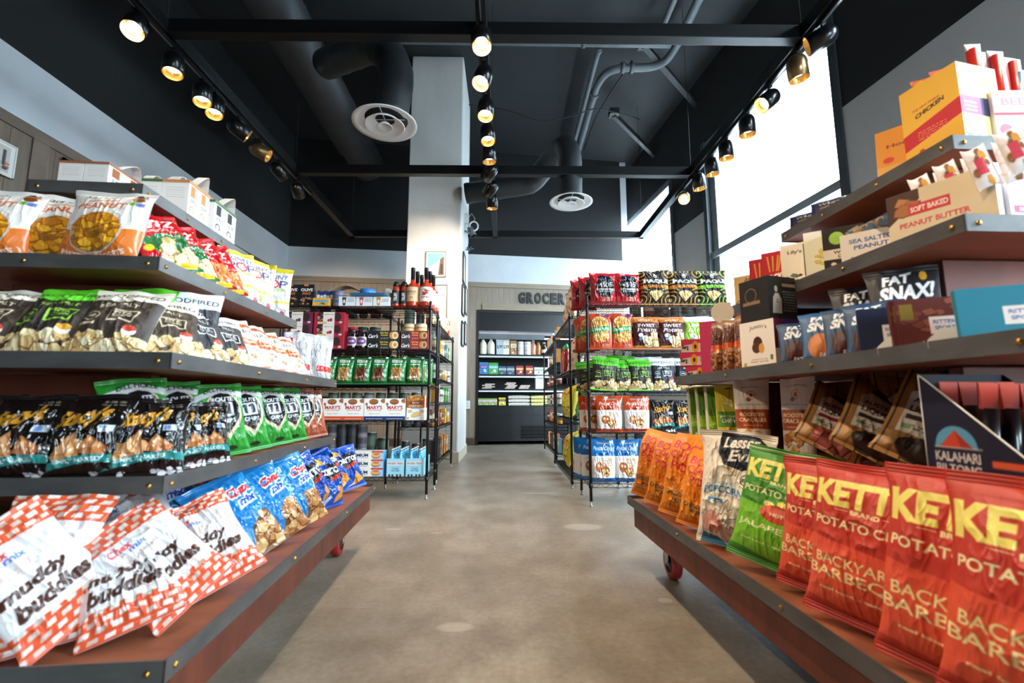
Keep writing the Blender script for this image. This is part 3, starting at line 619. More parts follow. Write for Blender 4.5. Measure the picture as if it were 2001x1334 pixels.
rack(.766+.80, 4.265+.28, 1.6, .53, 0, 1.93, RZ, 'black wire rack facing the camera right of the aisle, holding chip bags')
rack(-.80-.23, 6.20, 1.42, .45, -PI/2, 1.90, L2Z, 'black wire rack side-on behind the left rack, beside the column')
rack(.72+.25, 6.02, 1.75, .50, PI/2, 1.93, R2Z, 'black wire rack side-on behind the right rack, holding big popcorn bags')
rack(.72+.25, 7.98, 2.1, .45, PI/2, 1.90, R3Z, 'farthest black wire rack on the right, next to the fridge')
rack(-1.80, 5.37, .98, .38, 0, 1.945, LZ, 'black wire rack standing back to back behind the left front rack')
rack(1.95, 5.06, 1.2, .38, 0, 1.93, RZ, 'black wire rack standing back to back behind the right front rack')
# black wire side grid at the far end of the left side rack
gg = empty('wire_grid', (-.80, 6.98, 0)); tag(gg, 'narrow black wire grid panel at the far end of the left side rack', 'wire grid')
m = MB(); m.tube([(0,0,.1),(0,0,1.5),(-.03,0,1.55),(-.4,0,1.55)], .005, 6); m.tube([(0,0,.1),(-.4,0,.1)], .005, 6); m.build('grid_frame', M['wire'], gg)
m = MB(); [m.box(-.4, 0, -.0015, .0015, .15+k*.045, .153+k*.045) for k in range(31)]; [m.box(-.4+k*.1, -.397+k*.1, -.0015, .0015, .1, 1.55) for k in range(1, 4)]; m.build('grid_wires', M['wire'], gg)
# ================================================================= OPEN FRIDGE
fg = backroot('open_fridge'); tag(fg, 'tall black open-front grocery fridge with four shelves set into the back wall', 'fridge')
FS = [2.03, 1.575, 1.25, .875]
m = MB(); m.box(.03, .08, -.02, .95, 0, 3.02); m.box(2.3, 2.35, -.02, .95, 0, 3.02); m.build('side_panel', M['fridge'], fg)
MB().box(.03, 2.35, .93, 1.0, 0, 3.02).build('back_panel', M['fridge_in'], fg); MB().box(.03, 2.35, 0, .95, 2.97, 3.02).build('top_panel', M['fridge_in'], fg)
MB().prism([(.02, 2.97), (-.0, 2.55), (.30, 2.45), (.6, 2.97)], .08, 2.3, 'x').build('canopy', M['fridge'], fg)
MB().box(.085, 1.6, -.01, .05, 2.36, 2.48).build('night_blind', M['pipe'], fg); 
m = MB(); m.box(.085, 2.3, -.0, .93, .08, .66); m.prism([(-.02, .66), (-.02, .84), (.1, .84), (.1, .66)], .085, 2.3, 'x'); m.build('base_cabinet', M['fridge'], fg)
m = MB(); [m.prism([(-.012, .14+k*.075), (-.03, .16+k*.075), (-.03, .17+k*.075), (-.005, .195+k*.075)], 1.05, 2.1, 'x') for k in range(4)]; m.build('vent_grille', M['bmetal'], fg)
for z in FS:
    s = MB().box(.09, 2.29, .06, .9, z-.03, z-.012).build('fridge_shelf', M['fridge'], fg); MB().box(.09, 2.29, .035, .055, z-.085, z-.05).build('price_rail', M['railw'], s)
MB().box(.09, 2.29, .2, .24, 2.40, 2.43).build('light_tube', mat('fridge_tube', 'ffffff', .4, emit=('e8f2ff', 7)), fg)
# ================================================================= PRODUCTS: designs
K = {}
def kind(name, fn, n=1): K[name] = (fn, n, {})
def variant(name, i):
    fn, n, c = K[name]; k = i % n
    if k not in c: c[k] = fn(k)
    return c[k]
_cnt = [0]
def put(k, loc, label, cat, group=None, name=None, rz=0.0, lean=0.0, roll=0.0, sc=1.0, i=None):
    """one product: the first printed mesh is the thing, the others are its parts; repeats are copies sharing the same meshes"""
    _cnt[0] += 1; parts = variant(k, _cnt[0] if i is None else i)
    o = link(name or parts[0][0], parts[0][1]); o.location = loc; o.rotation_euler = (-math.radians(lean), math.radians(roll), rz); o.scale = (sc,)*3 if not isinstance(sc, tuple) else sc
    tag(o, label, cat, group)
    for nm, me in parts[1:]: link(nm, me, o)
    return o
def pg(k, g, s, d, z, label, cat, group=None, yaw=0.0, **kw):      # placed in a gondola's own axes; yaw 0 faces the near end
    o = put(k, gw(g, s, d, z), label, cat, group, rz=ANG[g]+math.radians(yaw), **kw)
    t = min(range(5), key=lambda i: abs(z-(TIER[i][0]-.017)) if z > TIER[i][0]-.03 else 9)
    if z-(TIER[t][0]-.017) < .035:      # stand it on the board, inside the steel lip
        R_ = (Matrix.LocRotScale(None, o.rotation_euler, o.scale)).to_3x3(); A = np.array(R_); V = []
        for q in [o]+list(o.children):
            me = q.data; c = np.empty(len(me.vertices)*3, np.float32); me.vertices.foreach_get('co', c); V.append(c.reshape(-1, 3)[::(3 if len(c) > 900 else 1)])
        V = np.concatenate(V) @ A.T; zz = V[:, 2]; o.location.z = o.location.z-zz.min()-(o.location.z-z)+.0005
        a = ANG[g]; S = V[:, 0]*math.cos(a)+V[:, 1]*math.sin(a)+s; D = -V[:, 0]*math.sin(a)+V[:, 1]*math.cos(a)+d
        lo = (zz-zz.min()+z) < TIER[t][0]+.004; cs, cd_ = CEN[g]; hw, hl = TIER[t][1]-.007, TIER[t][2]-.007; ne = hl+(.07 if g == 'R' and .8 < TIER[t][2] < .82 else 0)
        if not lo.any(): lo = zz < zz.min()+.05
        ds = max(0, cs-hw-S[lo].min())-max(0, S[lo].max()-cs-hw); dd = max(0, cd_-ne-D[lo].min())-max(0, D[lo].max()-cd_-hl)
        if abs(ds)+abs(dd) > 1e-5: p = gw(g, s+ds, d+dd, 0); o.location.x, o.location.y = p.x, p.y
        if t < 4:
            hi = (zz-zz.min()+z) > TIER[t+1][0]-.046; uw, ul = TIER[t+1][1], TIER[t+1][2]; hit = hi & (np.abs(S+ds-cs) < uw) & (np.abs(D+dd-cd_) < ul) & ((zz-zz.min()+z) < TIER[t+1][0])
            if hit.any() and EX.get('dbg'): print('HIT', k, g, t, round(float((zz[hit]-zz.min()+z).max()-TIER[t+1][0]+.046), 3), label[:60])
    return o
CHIP = ['e8b45a', 'd99a3e', 'f0c878', 'dfa850']; PALE = ['e9d3a4', 'dcbf86', 'f3e4c0', 'd1ad72']; BRN = ['a8683a', '8f5228', 'c2824a', '74401f']; GOLD = ['f0b030', 'd98e1c', 'e8a22a', 'c97a18']
def peanut(k):
    a = Art(170, 190, 'f1ece6'); a.band(lambda x: 0*x, lambda x: .40-.16*np.sin(x*PI)*0+.10*(np.abs(2*x-1)**2)-.04, 'e0762a')
    a.ell(.5, .38, .345, .265, 'c9c4be'); a.ell(.5, .385, .325, .25, '9c6424'); a.heap(.15, .14, .85, .62, GOLD, .11, 60, 3, '8a5414', lambda X, Y: ((X-.5)/.325)**2+((Y-.39)/.245)**2 < 1, .5)
    a.text('PEANUT', .46, .745, .62, .095, 'dd6a2c'); a.text('Butter Filled', .42, .83, .36, .035, 'e0874c', shear=.2); a.text('Snack Co.', .42, .905, .46, .055, '2b2a2a', shear=.35, bold=.01)
    a.rect(.80, .76, .95, .81, '7ab04a'); a.rect(.87, .76, .95, .81, '6a78c8'); a.text('PRETZEL NUGGETS', .5, .12, .78, .055, 'f6efe8', arc=-1.3); a.heap(.78, .86, .92, .93, BRN, .07, 4, 5)
    return bag('snack_bag', .29, .30, .10, a.out(), 'd9d2ca', seed=3+k, crumple=.5)
kind('peanut', peanut, 2)
def redbag(var):
    def f(k):
        a = Art(130, 170, 'c5141c'); a.band(lambda x: 0*x, lambda x: .12+.1*x, 'a80f16')
        a.text('RITZ', .45, .70, .72, .15, 'f4f1ee', shear=.35, rise=.5, bold=.05); a.text('CRISP & THINS', .5, .57, .6, .035, 'f0e6da', rise=.8)
        if var == 'g': a.poly([(.0, .45), (1, .58), (1, 0), (.45, 0)], '1f6b35'); a.text('WHEAT', .6, .49, .4, .05, 'eef2e6', rise=.5); a.heap(.35, .12, .95, .38, ['e8d29a', 'dcbf80', 'f0e0b4'], .22, 7, 8, 'b08a4a')
        else: a.text('BBQ', .5, .48, .34, .07, 'f6f0ea', rise=.5); a.heap(.3, .12, .95, .36, ['e8873a', 'd86f26', 'f09a4c'], .2, 9, 9, 'a04a14'); 
        a.ell(.12, .3, .08, .05, 'f2c430'); a.rect(.5, .04, .9, .10, 'e9c52e'); a.ell(.2, .92, .12, .03, 'f4f1ee')
        return bag('cracker_bag', .22, .30, .085, a.out(), 'b8b9bd', FOIL, seed=11+k, crumple=1.4)
    return f
kind('red_g', redbag('g'), 2); kind('red_o', redbag('o'), 2)
def skinny(k):
    a = Art(110, 160, 'dadadc'); a.rect(0, .90, 1, 1, 'd9c72c'); a.band(lambda x: 0*x, lambda x: .05+.04*np.sin(3*x), 'dccb30')
    a.text('SKINNY', .5, .80, .80, .09, '4a4f8c', bold=.005); a.text('P  P', .5, .66, .84, .14, '3a4288', bold=.005); a.ell(.5, .66, .17, .085, 'c0304a'); a.ell(.5, .66, .12, .06, 'f0d8cc'); a.heap(.42, .63, .58, .69, ['f4ead0', 'e07050'], .05, 8, 2)
    a.text('POPCORN', .5, .55, .7, .055, 'a6c02c'); a.fine(.1, .38, .9, .48, '9a9aa4', 4, .3); a.rect(0, .30, 1, .34, 'e0cf3a'); a.ell(.42, .2, .16, .085, 'a4c43c'); a.ell(.42, .2, .13, .068, 'c8dc70'); a.fine(.34, .17, .5, .23, '6f8f1c', 3); a.ell(.8, .12, .07, .05, 'c4405a')
    return bag('popcorn_bag', .19, .32, .07, a.out(), 'dcdcdf', FILM, seed=21+k)
kind('skinny', skinny, 2)
def wood(top, txt, body='2a2522', num='6'):
    def f(k):
        a = Art(140, 180, body); a.rect(0, .76, 1, 1, top); a.band(lambda x: .72+.05*np.abs(2*x-1), lambda x: .80+0*x, top)
        a.text('WOODFIRED', .5, .855, .90, .075, txt, bold=.015); lc = 'd9c8a8' if top != '5ecb2c' else '8cc83c'; lc = 'd5d8dc' if top == 'e4e8ee' else lc
        a.text('SEA SALT', .5, .665, .5, .05, lc, arc=.6, bold=.01); a.ell(.22, .50, .10, .07, lc, .78); a.text('60', .22, .50, .1, .05, lc); a.poly([(.42, .58), (.82, .58), (.78, .40), (.62, .44), (.46, .40)], lc); a.poly([(.445, .565), (.795, .565), (.765, .425), (.62, .46), (.475, .425)], body)
        a.text('PITA', .62, .54, .22, .035, lc); a.text('CHIPS', .62, .495, .24, .035, lc); a.rect(.1, .36, .32, .40, lc); a.fine(.12, .37, .3, .395, body, 1)
        a.heap(.06, .03, .98, .25, PALE, .10, 46, 4+k, '7a5420'); a.ell(.78, .30, .09, .055, 'f0ece6'); a.ell(.78, .33, .09, .035, 'c8452e' if top != '5ecb2c' else 'e8a838')
        if top == '5ecb2c': a.rect(0, 0, 1, .035, top)
        return bag('pita_chip_bag', .24, .30, .09, a.out(), top, MATTE, seed=31+k, crumple=.8)
    return f
kind('wood_k', wood('e9dfcf', '2b2622', '3a2f28'), 2); kind('wood_g', wood('5ecb2c', '1d3b10'), 3); kind('wood_w', wood('e4e8ee', '20242c', '22262e'), 2)
def spark(k):
    a = Art(110, 150, 'd9d7d5'); a.poly([(0, .86), (1, .74), (1, .82), (0, .96)], 'e2622c'); a.text('SPARKLING', .52, .68, .8, .07, '23242a', rise=-1, bold=.01); a.poly([(0, .46), (1, .34), (1, .46), (0, .60)], 'e5672f'); a.text('60 CALORIES', .5, .47, .7, .05, 'f8e6dc', rise=-1.4)
    a.heap(.25, .55, .6, .62, ['e8c890', 'dcb070'], .07, 5, 3); a.heap(.3, .14, .9, .34, ['e8d0a0', 'f1e6d0', 'dcb070'], .07, 7, 6); a.fine(.1, .08, .6, .2, '8a8a90', 4, .3); a.rect(0, 0, 1, .03, 'e2622c')
    return bag('popcorn_bag', .20, .27, .075, a.out(), 'e8e8ea', FILM, seed=41+k, crumple=1.3)
kind('spark', spark, 2)
def silver(k):
    a = Art(90, 130, 'c6c8cd'); a.rect(0, .78, .3, .88, 'cc3a2e'); a.rect(.7, .2, 1, .32, 'c8362c'); a.fine(.2, .3, .8, .8, '4a4c54', 16, .28); a.rect(.25, .14, .55, .24, 'f4f4f6'); a.rect(0, 0, .2, .06, 'c8362c')
    return bag('snack_bag', .16, .29, .06, a.out(), 'e4e4e8', FOIL, seed=51+k, crumple=1.6)
kind('silver', silver, 2)
def stacy(k):
    a = Art(150, 160, '171312'); a.heap(.08, .28, .45, .42, ['d9a068', 'c98a50'], .16, 5, 7+k, '5a3418', flat=.5); a.poly([(.10, .28), (.42, .56), (.50, .26), (.30, .20)], 'c47f4c'); a.poly([(.16, .30), (.40, .52), (.45, .28)], 'dda470'); a.poly([(.48, .30), (.62, .50), (.86, .36), (.80, .26)], 'b9713e'); a.poly([(.55, .36), (.63, .47), (.80, .37)], 'd0925c'); a.poly([(.08, .26), (.5, .28), (.46, .18), (.14, .17)], 'd39a62')
    a.text("Stacy's", .44, .70, .66, .25, 'd9982e', shear=.4, rise=.45, bold=.04)
    a.band(lambda x: .10+.09*np.sin((x-.1)*2.4), lambda x: .195+.09*np.sin((x-.1)*2.4), '2f8a86'); a.text('SIMPLY NAKED', .46, .215, .62, .05, 'e4f0ee', rise=.9); a.rect(.70, .54, .88, .62, 'e0e4e8'); a.rect(.71, .55, .80, .61, '7a94c8')
    a.heap(.60, .03, .95, .08, ['f0f0f2', 'dcdce0'], .05, 8, 3, '606468'); a.fine(.6, .86, .9, .92, '8a8278', 2)
    return bag('pita_chip_bag', .21, .24, .085, a.out(), '141214', FOIL, seed=61+k, crumple=1.5)
kind('stacy', stacy, 3)
def route(base, dk):
    def f(k):
        a = Art(110, 160, base); g = random.Random(5)
        if dk: [a.ell(g.random(), g.random(), .012, .008, 'e0a890') for _ in range(160)]
        else: [a.poly([(x, y), (x+.02, y), (x+.05, y-.14), (x+.035, y-.14)], '1c6a26') for x, y in ((.08, .5), (.2, .3), (.8, .3), (.62, .2), (.9, .6), (.4, .22))]
        a.ell(.55, .58, .36, .30, 'e8d2b0'); a.poly([(.24, .45), (.86, .45), (.6, .2)], 'e8d2b0'); a.ell(.55, .60, .31, .26, '1b1b1e'); a.poly([(.28, .48), (.82, .48), (.6, .28)], '1b1b1e')
        a.band(lambda x: .86-.10*np.abs(2*x-1.1), lambda x: .94-.10*np.abs(2*x-1.1), 'eef0f0'); a.text('DILL PICKLE', .55, .895, .6, .045, '24262c', arc=.8); a.text('ROUTE', .55, .76, .44, .065, 'f2f2f2'); a.rect(.38, .52, .74, .71, 'f2f2f2'); a.rect(.45, .55, .53, .69, '3a3a48'); a.rect(.41, .65, .46, .68, '3a3a48'); a.rect(.61, .55, .69, .69, '3a3a48'); a.rect(.57, .65, .62, .68, '3a3a48')
        a.text('CHIPS', .58, .46, .38, .06, 'f4f4f4'); a.fine(.5, .36, .7, .40, 'c8a070', 2); 
        if dk: a.ell(.3, .10, .2, .07, 'e6c440'); a.fine(.18, .07, .42, .13, '5a4010', 2)
        else: a.ell(.62, .1, .12, .03, '1f2f22')
        return bag('chip_bag', .19, .29, .085, a.out(), base, FILM, seed=71+k, crumple=1.1)
    return f
kind('route', route('2f9a36', False), 2); kind('route_r', route('a8583e', True), 2)
def buddies(k):
    a = Art(170, 210, 'e6e3e4')
    for z0, z1 in ((.80, 1.), (0., .22)):
        a.rect(0, z0, 1, z1, 'd9542f')
        for r_ in range(4):
            for c_ in range(7):
                x = (c_+(r_ % 2)*.5)/6.6; y = z0+.02+(z1-z0)*r_/4; a.poly([(x-.05, y), (x+.045, y+.005), (x+.05, y+.037), (x-.04, y+.034)], ['ddd2c8', 'c8b8ac', 'e8e2da'][(r_*3+c_) % 3])
    a.text('Chex', .30, .73, .26, .07, 'd8484e', shear=.2); a.text('mix', .46, .68, .2, .05, '4a6cc0', shear=.2); a.fine(.12, .54, .55, .63, 'd0a090', 5, .3)
    a.text('muddy', .42, .45, .66, .12, '47261c', shear=.3, rise=.3, bold=.05); a.text('buddies', .5, .33, .74, .12, '47261c', shear=.3, rise=.3, bold=.05); a.fine(.6, .24, .9, .30, 'e0a890', 3, .3)
    return bag('snack_mix_bag', .235, .32, .09, a.out(), 'dddbdd', FILM, seed=81+k, crumple=1.5)
kind('buddies', buddies, 3)
def chex(k):
    a = Art(140, 190, '2383c8'); a.band(lambda x: 0*x, lambda x: .05+.75*np.clip(.5-x, 0, 1), '1a6ab4'); a.poly([(.42, .0), (1, 0), (1, .44), (.78, .40), (.55, .30)], '7a4a22'); a.heap(.52, .04, 1, .38, ['c08a50', 'a86c38', 'dcb078'], .11, 26, 3+k, '5a3416', lambda X, Y: (X > .44+.2*Y) & (Y < .42))
    a.text('TRADITIONAL', .23, .47, 1.12, .15, 'a4d8f4', rot=86, bold=.04)
    a.text('Chex', .70, .735, .48, .15, 'f2f6fa', shear=.2, rise=.3, bold=.10); a.text('mix', .74, .60, .38, .13, 'f2f6fa', shear=.2, rise=.3, bold=.10); a.text('Chex', .70, .735, .44, .11, 'd02f3c', shear=.2, rise=.3, bold=.05); a.text('mix', .74, .60, .32, .09, '2a4eb0', shear=.2, rise=.3, bold=.05)
    a.rect(.0, .04, .12, .16, 'f2f4f6'); a.fine(.01, .05, .12, .15, '20242c', 5, .4)
    return bag('snack_mix_bag', .22, .31, .09, a.out(), '1c74bc', FOIL, seed=91+k, crumple=1.4)
kind('chex', chex, 3)
def dorito(k):
    a = Art(120, 160, '1150b4'); a.poly([(.16, .60), (.5, .80), (.9, .78), (.95, .62), (.6, .48), (.3, .5)], '14161c'); a.poly([(.45, .50), (.8, .58), (.85, .50), (.5, .44)], 'c23a20'); a.text('DORITOS', .52, .64, .78, .13, 'f4f4f6', rise=.35, bold=.05)
    a.poly([(.55, .06), (.98, .16), (.72, .36)], 'e8a040'); a.poly([(.1, .82), (.42, .78), (.3, .96)], 'eeb04c'); a.rect(.05, .04, .25, .12, 'eef0f4'); a.rect(.0, .16, .4, .2, '12244e'); a.fine(.05, .05, .24, .11, '202430', 4)
    return bag('tortilla_chip_bag', .20, .26, .10, a.out(), '0e46a4', FOIL, seed=101+k, crumple=1.9)
kind('dorito', dorito, 3)
def snyder(k):
    a = Art(90, 110, '2c1a10'); a.ell(.5, .62, .42, .2, '1a1008'); a.ell(.5, .62, .38, .17, 'd9bb62'); a.text("SNYDER'S", .5, .63, .6, .12, '2a1a0c'); a.heap(.1, .1, .9, .36, GOLD, .12, 14, 4)
    return bag('pretzel_bag', .20, .24, .07, a.out(), '22140c', FILM, seed=111+k)
kind('snyder', snyder, 2)
def chich(k):
    a = Art(110, 130, 'b5252c'); a.ell(.55, .50, .38, .30, '141416'); a.poly([(.28, .86), (.45, .92), (.82, .84), (.88, .70), (.62, .74), (.3, .72)], '1a2038'); a.text('4505', .56, .58, .50, .15, 'f2f0ee', bold=.02); a.text('CHICHARRONES', .56, .43, .74, .07, 'f4f2f0', bold=.03); a.text('FRIED PORK RINDS', .56, .36, .5, .035, 'e8e4e0')
    a.rect(.45, .10, .80, .20, 'e8a8a0'); a.fine(.5, .12, .76, .19, 'a03028', 2)
    return bag('pork_rind_bag', .25, .30, .11, a.out(), 'b8262c', FOIL, seed=121+k, crumple=1.5)
kind('chich', chich, 2)
def paqui(col, col2, flav):
    def f(k):
        a = Art(130, 150, '1c1a1a')
        for (cx, cy) in ((.0, .92), (1., .92), (.0, .12), (1., .12)):
            for i_ in range(7):
                if i_ % 2 == 0: a.ell(cx, cy, .46-.065*i_, .34-.048*i_, col2, ((.46-.065*(i_+.5))/(.46-.065*i_))**2)
        a.poly([(.1, .48), (.9, .48), (.74, .95), (.26, .95)], '1c1a1a'); a.rect(0, .45, 1, .53, col); a.text(flav, .5, .49, .7, .04, '5a3a14' if col != '8ed636' else '2a5010'); a.text('PAQUI', .52, .63, .84, .13, 'f2f2ee', bold=.05); a.ell(.5, .80, .055, .065, 'f0f0ee'); a.poly([(.45, .82), (.5, .91), (.55, .82)], 'f0f0ee'); a.ell(.5, .78, .022, .035, '1c1a1a')
        a.poly([(.18, .30), (.50, .02), (.82, .30), (.66, .42), (.34, .42)], '1c1a1a'); a.poly([(.25, .30), (.50, .08), (.75, .30), (.62, .37), (.38, .37)], 'dcb878'); a.heap(.33, .22, .67, .34, ['e4c48c', 'cfa868'], .06, 12, 2, 'b08848', lambda X, Y: Y > .1)
        a.rect(0, 0, 1, .05, col)
        return bag('tortilla_chip_bag', .28, .32, .11, a.out(), col, MATTE, seed=131+k, crumple=1.1)
    return f
kind('paqui_o', paqui('e08a2c', 'e0a43c', 'MUCHO NACHO'), 2); kind('paqui_g', paqui('8ed636', 'a8d848', 'ZESTY SALSA VERDE'), 1)
def puffs(k):
    a = Art(100, 150, 'cc4a28'); a.ell(.5, .66, .42, .26, 'efe6d8'); a.ell(.5, .66, .40, .25, 'c88a38'); a.heap(.1, .42, .9, .92, ['f0c060', 'e0a040', 'f4d080'], .11, 40, 2, 'a86418', lambda X, Y: ((X-.5)/.4)**2+((Y-.66)/.25)**2 < 1, .5)
    a.ell(.5, .36, .42, .16, 'c88a38'); a.heap(.1, .2, .9, .5, ['f0c060', 'e0a040', 'f4d080'], .11, 24, 5, 'a86418', lambda X, Y: ((X-.5)/.4)**2+((Y-.36)/.15)**2 < 1, .5)
    a.band(lambda x: .42+.10*x, lambda x: .58+.08*x, '2f9444'); a.text('CHEESE PUFFS', .5, .55, .86, .075, 'eef4e8', rise=.5); a.rect(.55, .93, .95, .97, '3050b0'); a.fine(.55, .06, .9, .16, 'f0d8c8', 4, .4)
    return bag('cheese_puff_bag', .20, .33, .08, a.out(), 'c04424', FILM, seed=141+k)
kind('puffs', puffs, 2)
def july(top, body, t1, t2):
    def f(k):
        a = Art(110, 140, body); a.rect(0, .82, 1, 1, top); a.rect(0, 0, 1, .12, top); a.text('LATE JULY', .5, .89, .56, .07, 'f4ece0', bold=.03); a.text(t1, .5, .72, .7, .10, 'f2e8e0', bold=.03); a.text(t2, .52, .58, .76, .12, 'f4efe8', shear=.3, bold=.02)
        a.ell(.25, .42, .09, .06, 'e8f0f4'); a.rect(.18, .28, .32, .34, '5aa4d0'); a.heap(.4, .14, .95, .46, PALE, .16, 16, 3, '8a5a30')
        return bag('tortilla_chip_bag', .24, .30, .10, a.out(), top, MATTE, seed=151+k, crumple=1.1)
    return f
kind('july', july('c9762a', '4a1c22', 'SWEET', 'Potato'), 2); kind('july_g', july('e8ece4', '98cc3c', 'LIMON', 'Lime'), 1)
def crisps(c, dk):
    def f(k):
        a = Art(120, 165, c); a.rect(0, .10, 1, .60, 'f1ede8'); a.rect(.28, .885, .78, .93, 'e8e4de'); a.rect(.29, .89, .77, .925, dk); a.text('SNACK FACTORY', .53, .907, .44, .022, 'f0ece8'); a.text('Pretzel Crisps', .52, .77, .80, .12, 'f6f3f0', shear=.3, bold=.008); a.rect(.30, .63, .70, .66, dk); a.fine(.12, .50, .45, .56, '8a8078', 3, .2)
        for cx, cy, r in ((.32, .34, .17), (.56, .24, .18)): a.ell(cx, cy, r, r*.72, 'b4642c'); a.ell(cx-.05, cy+.03, r*.25, r*.2, 'e9d9c4'); a.ell(cx+.07, cy+.02, r*.22, r*.2, 'e9d9c4')
        for q in range(7): a.rect(.44, .34+q*.03, .84, .355+q*.03, ['c88848', 'a86a30'][q % 2])
        a.heap(.4, .16, .75, .26, ['d8b060', '4a3018', 'e8d090'], .05, 16, 4); a.fine(.1, .03, .5, .08, 'e8d8cc', 2, .4)
        return bag('pretzel_crisp_pouch', .245, .325, .09, a.out(), c, FOIL, 'pouch', seed=161+k, crumple=.8, seal=.03)
    return f
kind('crisp_o', crisps('cc4c22', '6a2410'), 2); kind('crisp_b', crisps('1f74bc', '12305c'), 2)
def evil(k):
    a = Art(210, 300, 'eee3d2'); a.poly([(.30, .98), (.78, .96), (.98, .86), (.95, .76), (.80, .70), (.62, .66), (.36, .70), (.26, .80)], '1c2430'); a.text('Lesser', .58, .90, .46, .09, 'eee6da', shear=.3, rise=.2, bold=.03); a.text('Evil', .60, .79, .34, .10, 'eee6da', shear=.3, rise=.2, bold=.03)
    a.heap(.42, .62, .52, .72, ['f4e8c8', 'e0b070'], .035, 5, 3); a.ell(.70, .585, .10, .05, '2a2a2e'); a.ell(.70, .585, .085, .041, 'f0e8dc'); a.rect(.63, .57, .77, .60, '2a2a2e'); a.text('ORGANIC', .70, .585, .11, .02, 'f0e8dc')
    a.text('ORGANIC', .40, .54, .30, .025, '7ab0d0', bold=.01); a.text('POPCORN', .38, .475, .56, .06, '3a8cc0', arc=.4); a.fine(.10, .43, .7, .45, '6a6a70', 2, .4); a.rect(.16, .375, .40, .405, '3a8cc8'); a.fine(.2, .38, .36, .4, 'e8f0f4', 1)
    a.ell(.24, .20, .14, .10, 'e0a090'); a.poly([(.06, .0), (.10, .10), (.30, .08), (.48, .0)], '3f86a4')
    for t in range(7): c_, s_ = math.cos(-.9+t*.35), math.sin(-.9+t*.35); a.poly([(.24+.24*c_, .22+.18*s_), (.24+.33*c_, .22+.25*s_), (.24+.33*c_, .226+.25*s_), (.24+.24*c_, .226+.18*s_)], '2a2a2e')
    return bag('popcorn_bag', .24, .38, .12, a.out(), 'e2d6c4', MATTE, seed=171, crumple=1.3)
kind('evil', evil)
def boom(base, tx, t2):
    def f(k):
        a = Art(150, 210, base); a.text('BOOM', .42, .82, .66, .10, tx, rot=-6, bold=.02); a.text('CHICKA', .46, .70, .76, .10, tx, rot=-6, bold=.02); a.text('POP', .36, .58, .42, .10, tx, rot=-6, bold=.02)
        a.ell(.62, .50, .20, .13, t2, .86); a.text('60', .62, .51, .16, .06, 'e8d8a0'); a.ell(.25, .42, .13, .10, t2, .84); a.fine(.18, .38, .32, .45, t2, 3); a.fine(.5, .43, .74, .48, t2, 2)
        a.text('CHEDDAR CHEESE', .5, .28, .80, .055, '2c5a50', bold=.02); a.text('POPCORN', .5, .20, .52, .055, '2c5a50', bold=.02); a.fine(.1, .12, .8, .15, t2, 1)
        return bag('popcorn_bag', .255, .345, .12, a.out(), base, MATTE, seed=181+k, crumple=1.2, bend=.6)
    return f
kind('boom_o', boom('ee8f22', 'd4355c', 'b4641c'), 3); kind('boom_y', boom('dccb3a', 'c23a4c', '9a9420'), 2)
def purple(k):
    a = Art(110, 160, 'e8cdae'); g = random.Random(4)
    for _ in range(16): x, y = g.random(), g.uniform(.1, .8); a.ell(x, y, .07, .045, g.choice(['6c3a7c', '8a5a94', 'd06a6a', '4a4a70']))
    a.text('POPCORN', .5, .66, .8, .08, 'd4623c', rot=10); a.text('BOOM', .5, .80, .5, .08, '8a4a8c', rot=10)
    return bag('popcorn_bag', .30, .46, .15, a.out(), 'ecd6bc', MATTE, seed=191+k, crumple=1.2)
kind('purple', purple, 3)
def plaing(k):
    a = Art(60, 80, '7ab87a'); a.text('POPCORN', .5, .6, .7, .08, 'e8f0d8'); a.ell(.5, .3, .3, .14, '5c9c64')
    return bag('popcorn_bag', .28, .40, .13, a.out(), '6cac70', MATTE, seed=196, crumple=1.2)
kind('plaing', plaing)
def kettle(base, dk, lt, flav):
    def f(k):
        a = Art(240, 320, base); a.band(lambda x: .0*x, lambda x: .10+.02*np.sin(8*x), dk); a.band(lambda x: .46+0*x, lambda x: 1+0*x, dk); a.poly([(0, .0), (1, .0), (1, .44), (0, .50)], lt)
        a.band(lambda x: 0*x, lambda x: .09+.015*np.sin(7*x+1), dk)
        a.text('KETTLE', .47, .79, .86, .165, 'f0e070', rise=.12, bold=.05); a.rect(.22, .685, .33, .688, 'e8dc9a'); a.rect(.59, .685, .70, .688, 'e8dc9a'); a.text('BRAND', .46, .683, .22, .028, 'f0e6a8'); a.text('POTATO CHIPS', .45, .60, .78, .055, 'efe7b0', bold=.02)
        if flav[0] == 'JALAPENO':
            a.text('JALAPE\u00d1O', .46, .315, .78, .075, 'f0ecc0', bold=.005); a.heap(.36, .47, .62, .54, ['f0d860', 'f4e898'], .05, 14, 3, 'c8a030'); a.ell(.50, .44, .19, .07, 'c84a30'); a.ell(.50, .465, .17, .035, 'e8705a'); a.text('HOT', .5, .435, .14, .03, 'f6e8c0'); a.rect(.80, .42, .96, .46, '8a6ab0'); a.rect(.80, .405, .96, .42, 'e8ece4')
        else: a.text(flav[0], .42, .37, .66, .062, 'eedf9c', bold=.01); a.text(flav[1], .45, .285, .84, .075, 'f0e2a0', bold=.01); a.rect(.86, .37, .97, .41, 'b8d4a0'); a.rect(.86, .41, .97, .43, '5a78c0')
        a.text('real food... naturally', .45, .185, .62, .022, 'f0e4a8'); a.rect(.0, .965, 1, .975, 'efe6d0' if flav[0] == 'JALAPENO' else dk)
        return bag('potato_chip_bag', .285, .36, .11, a.out(), dk, MATTE, seed=201+k, crumple=.5)
    return f
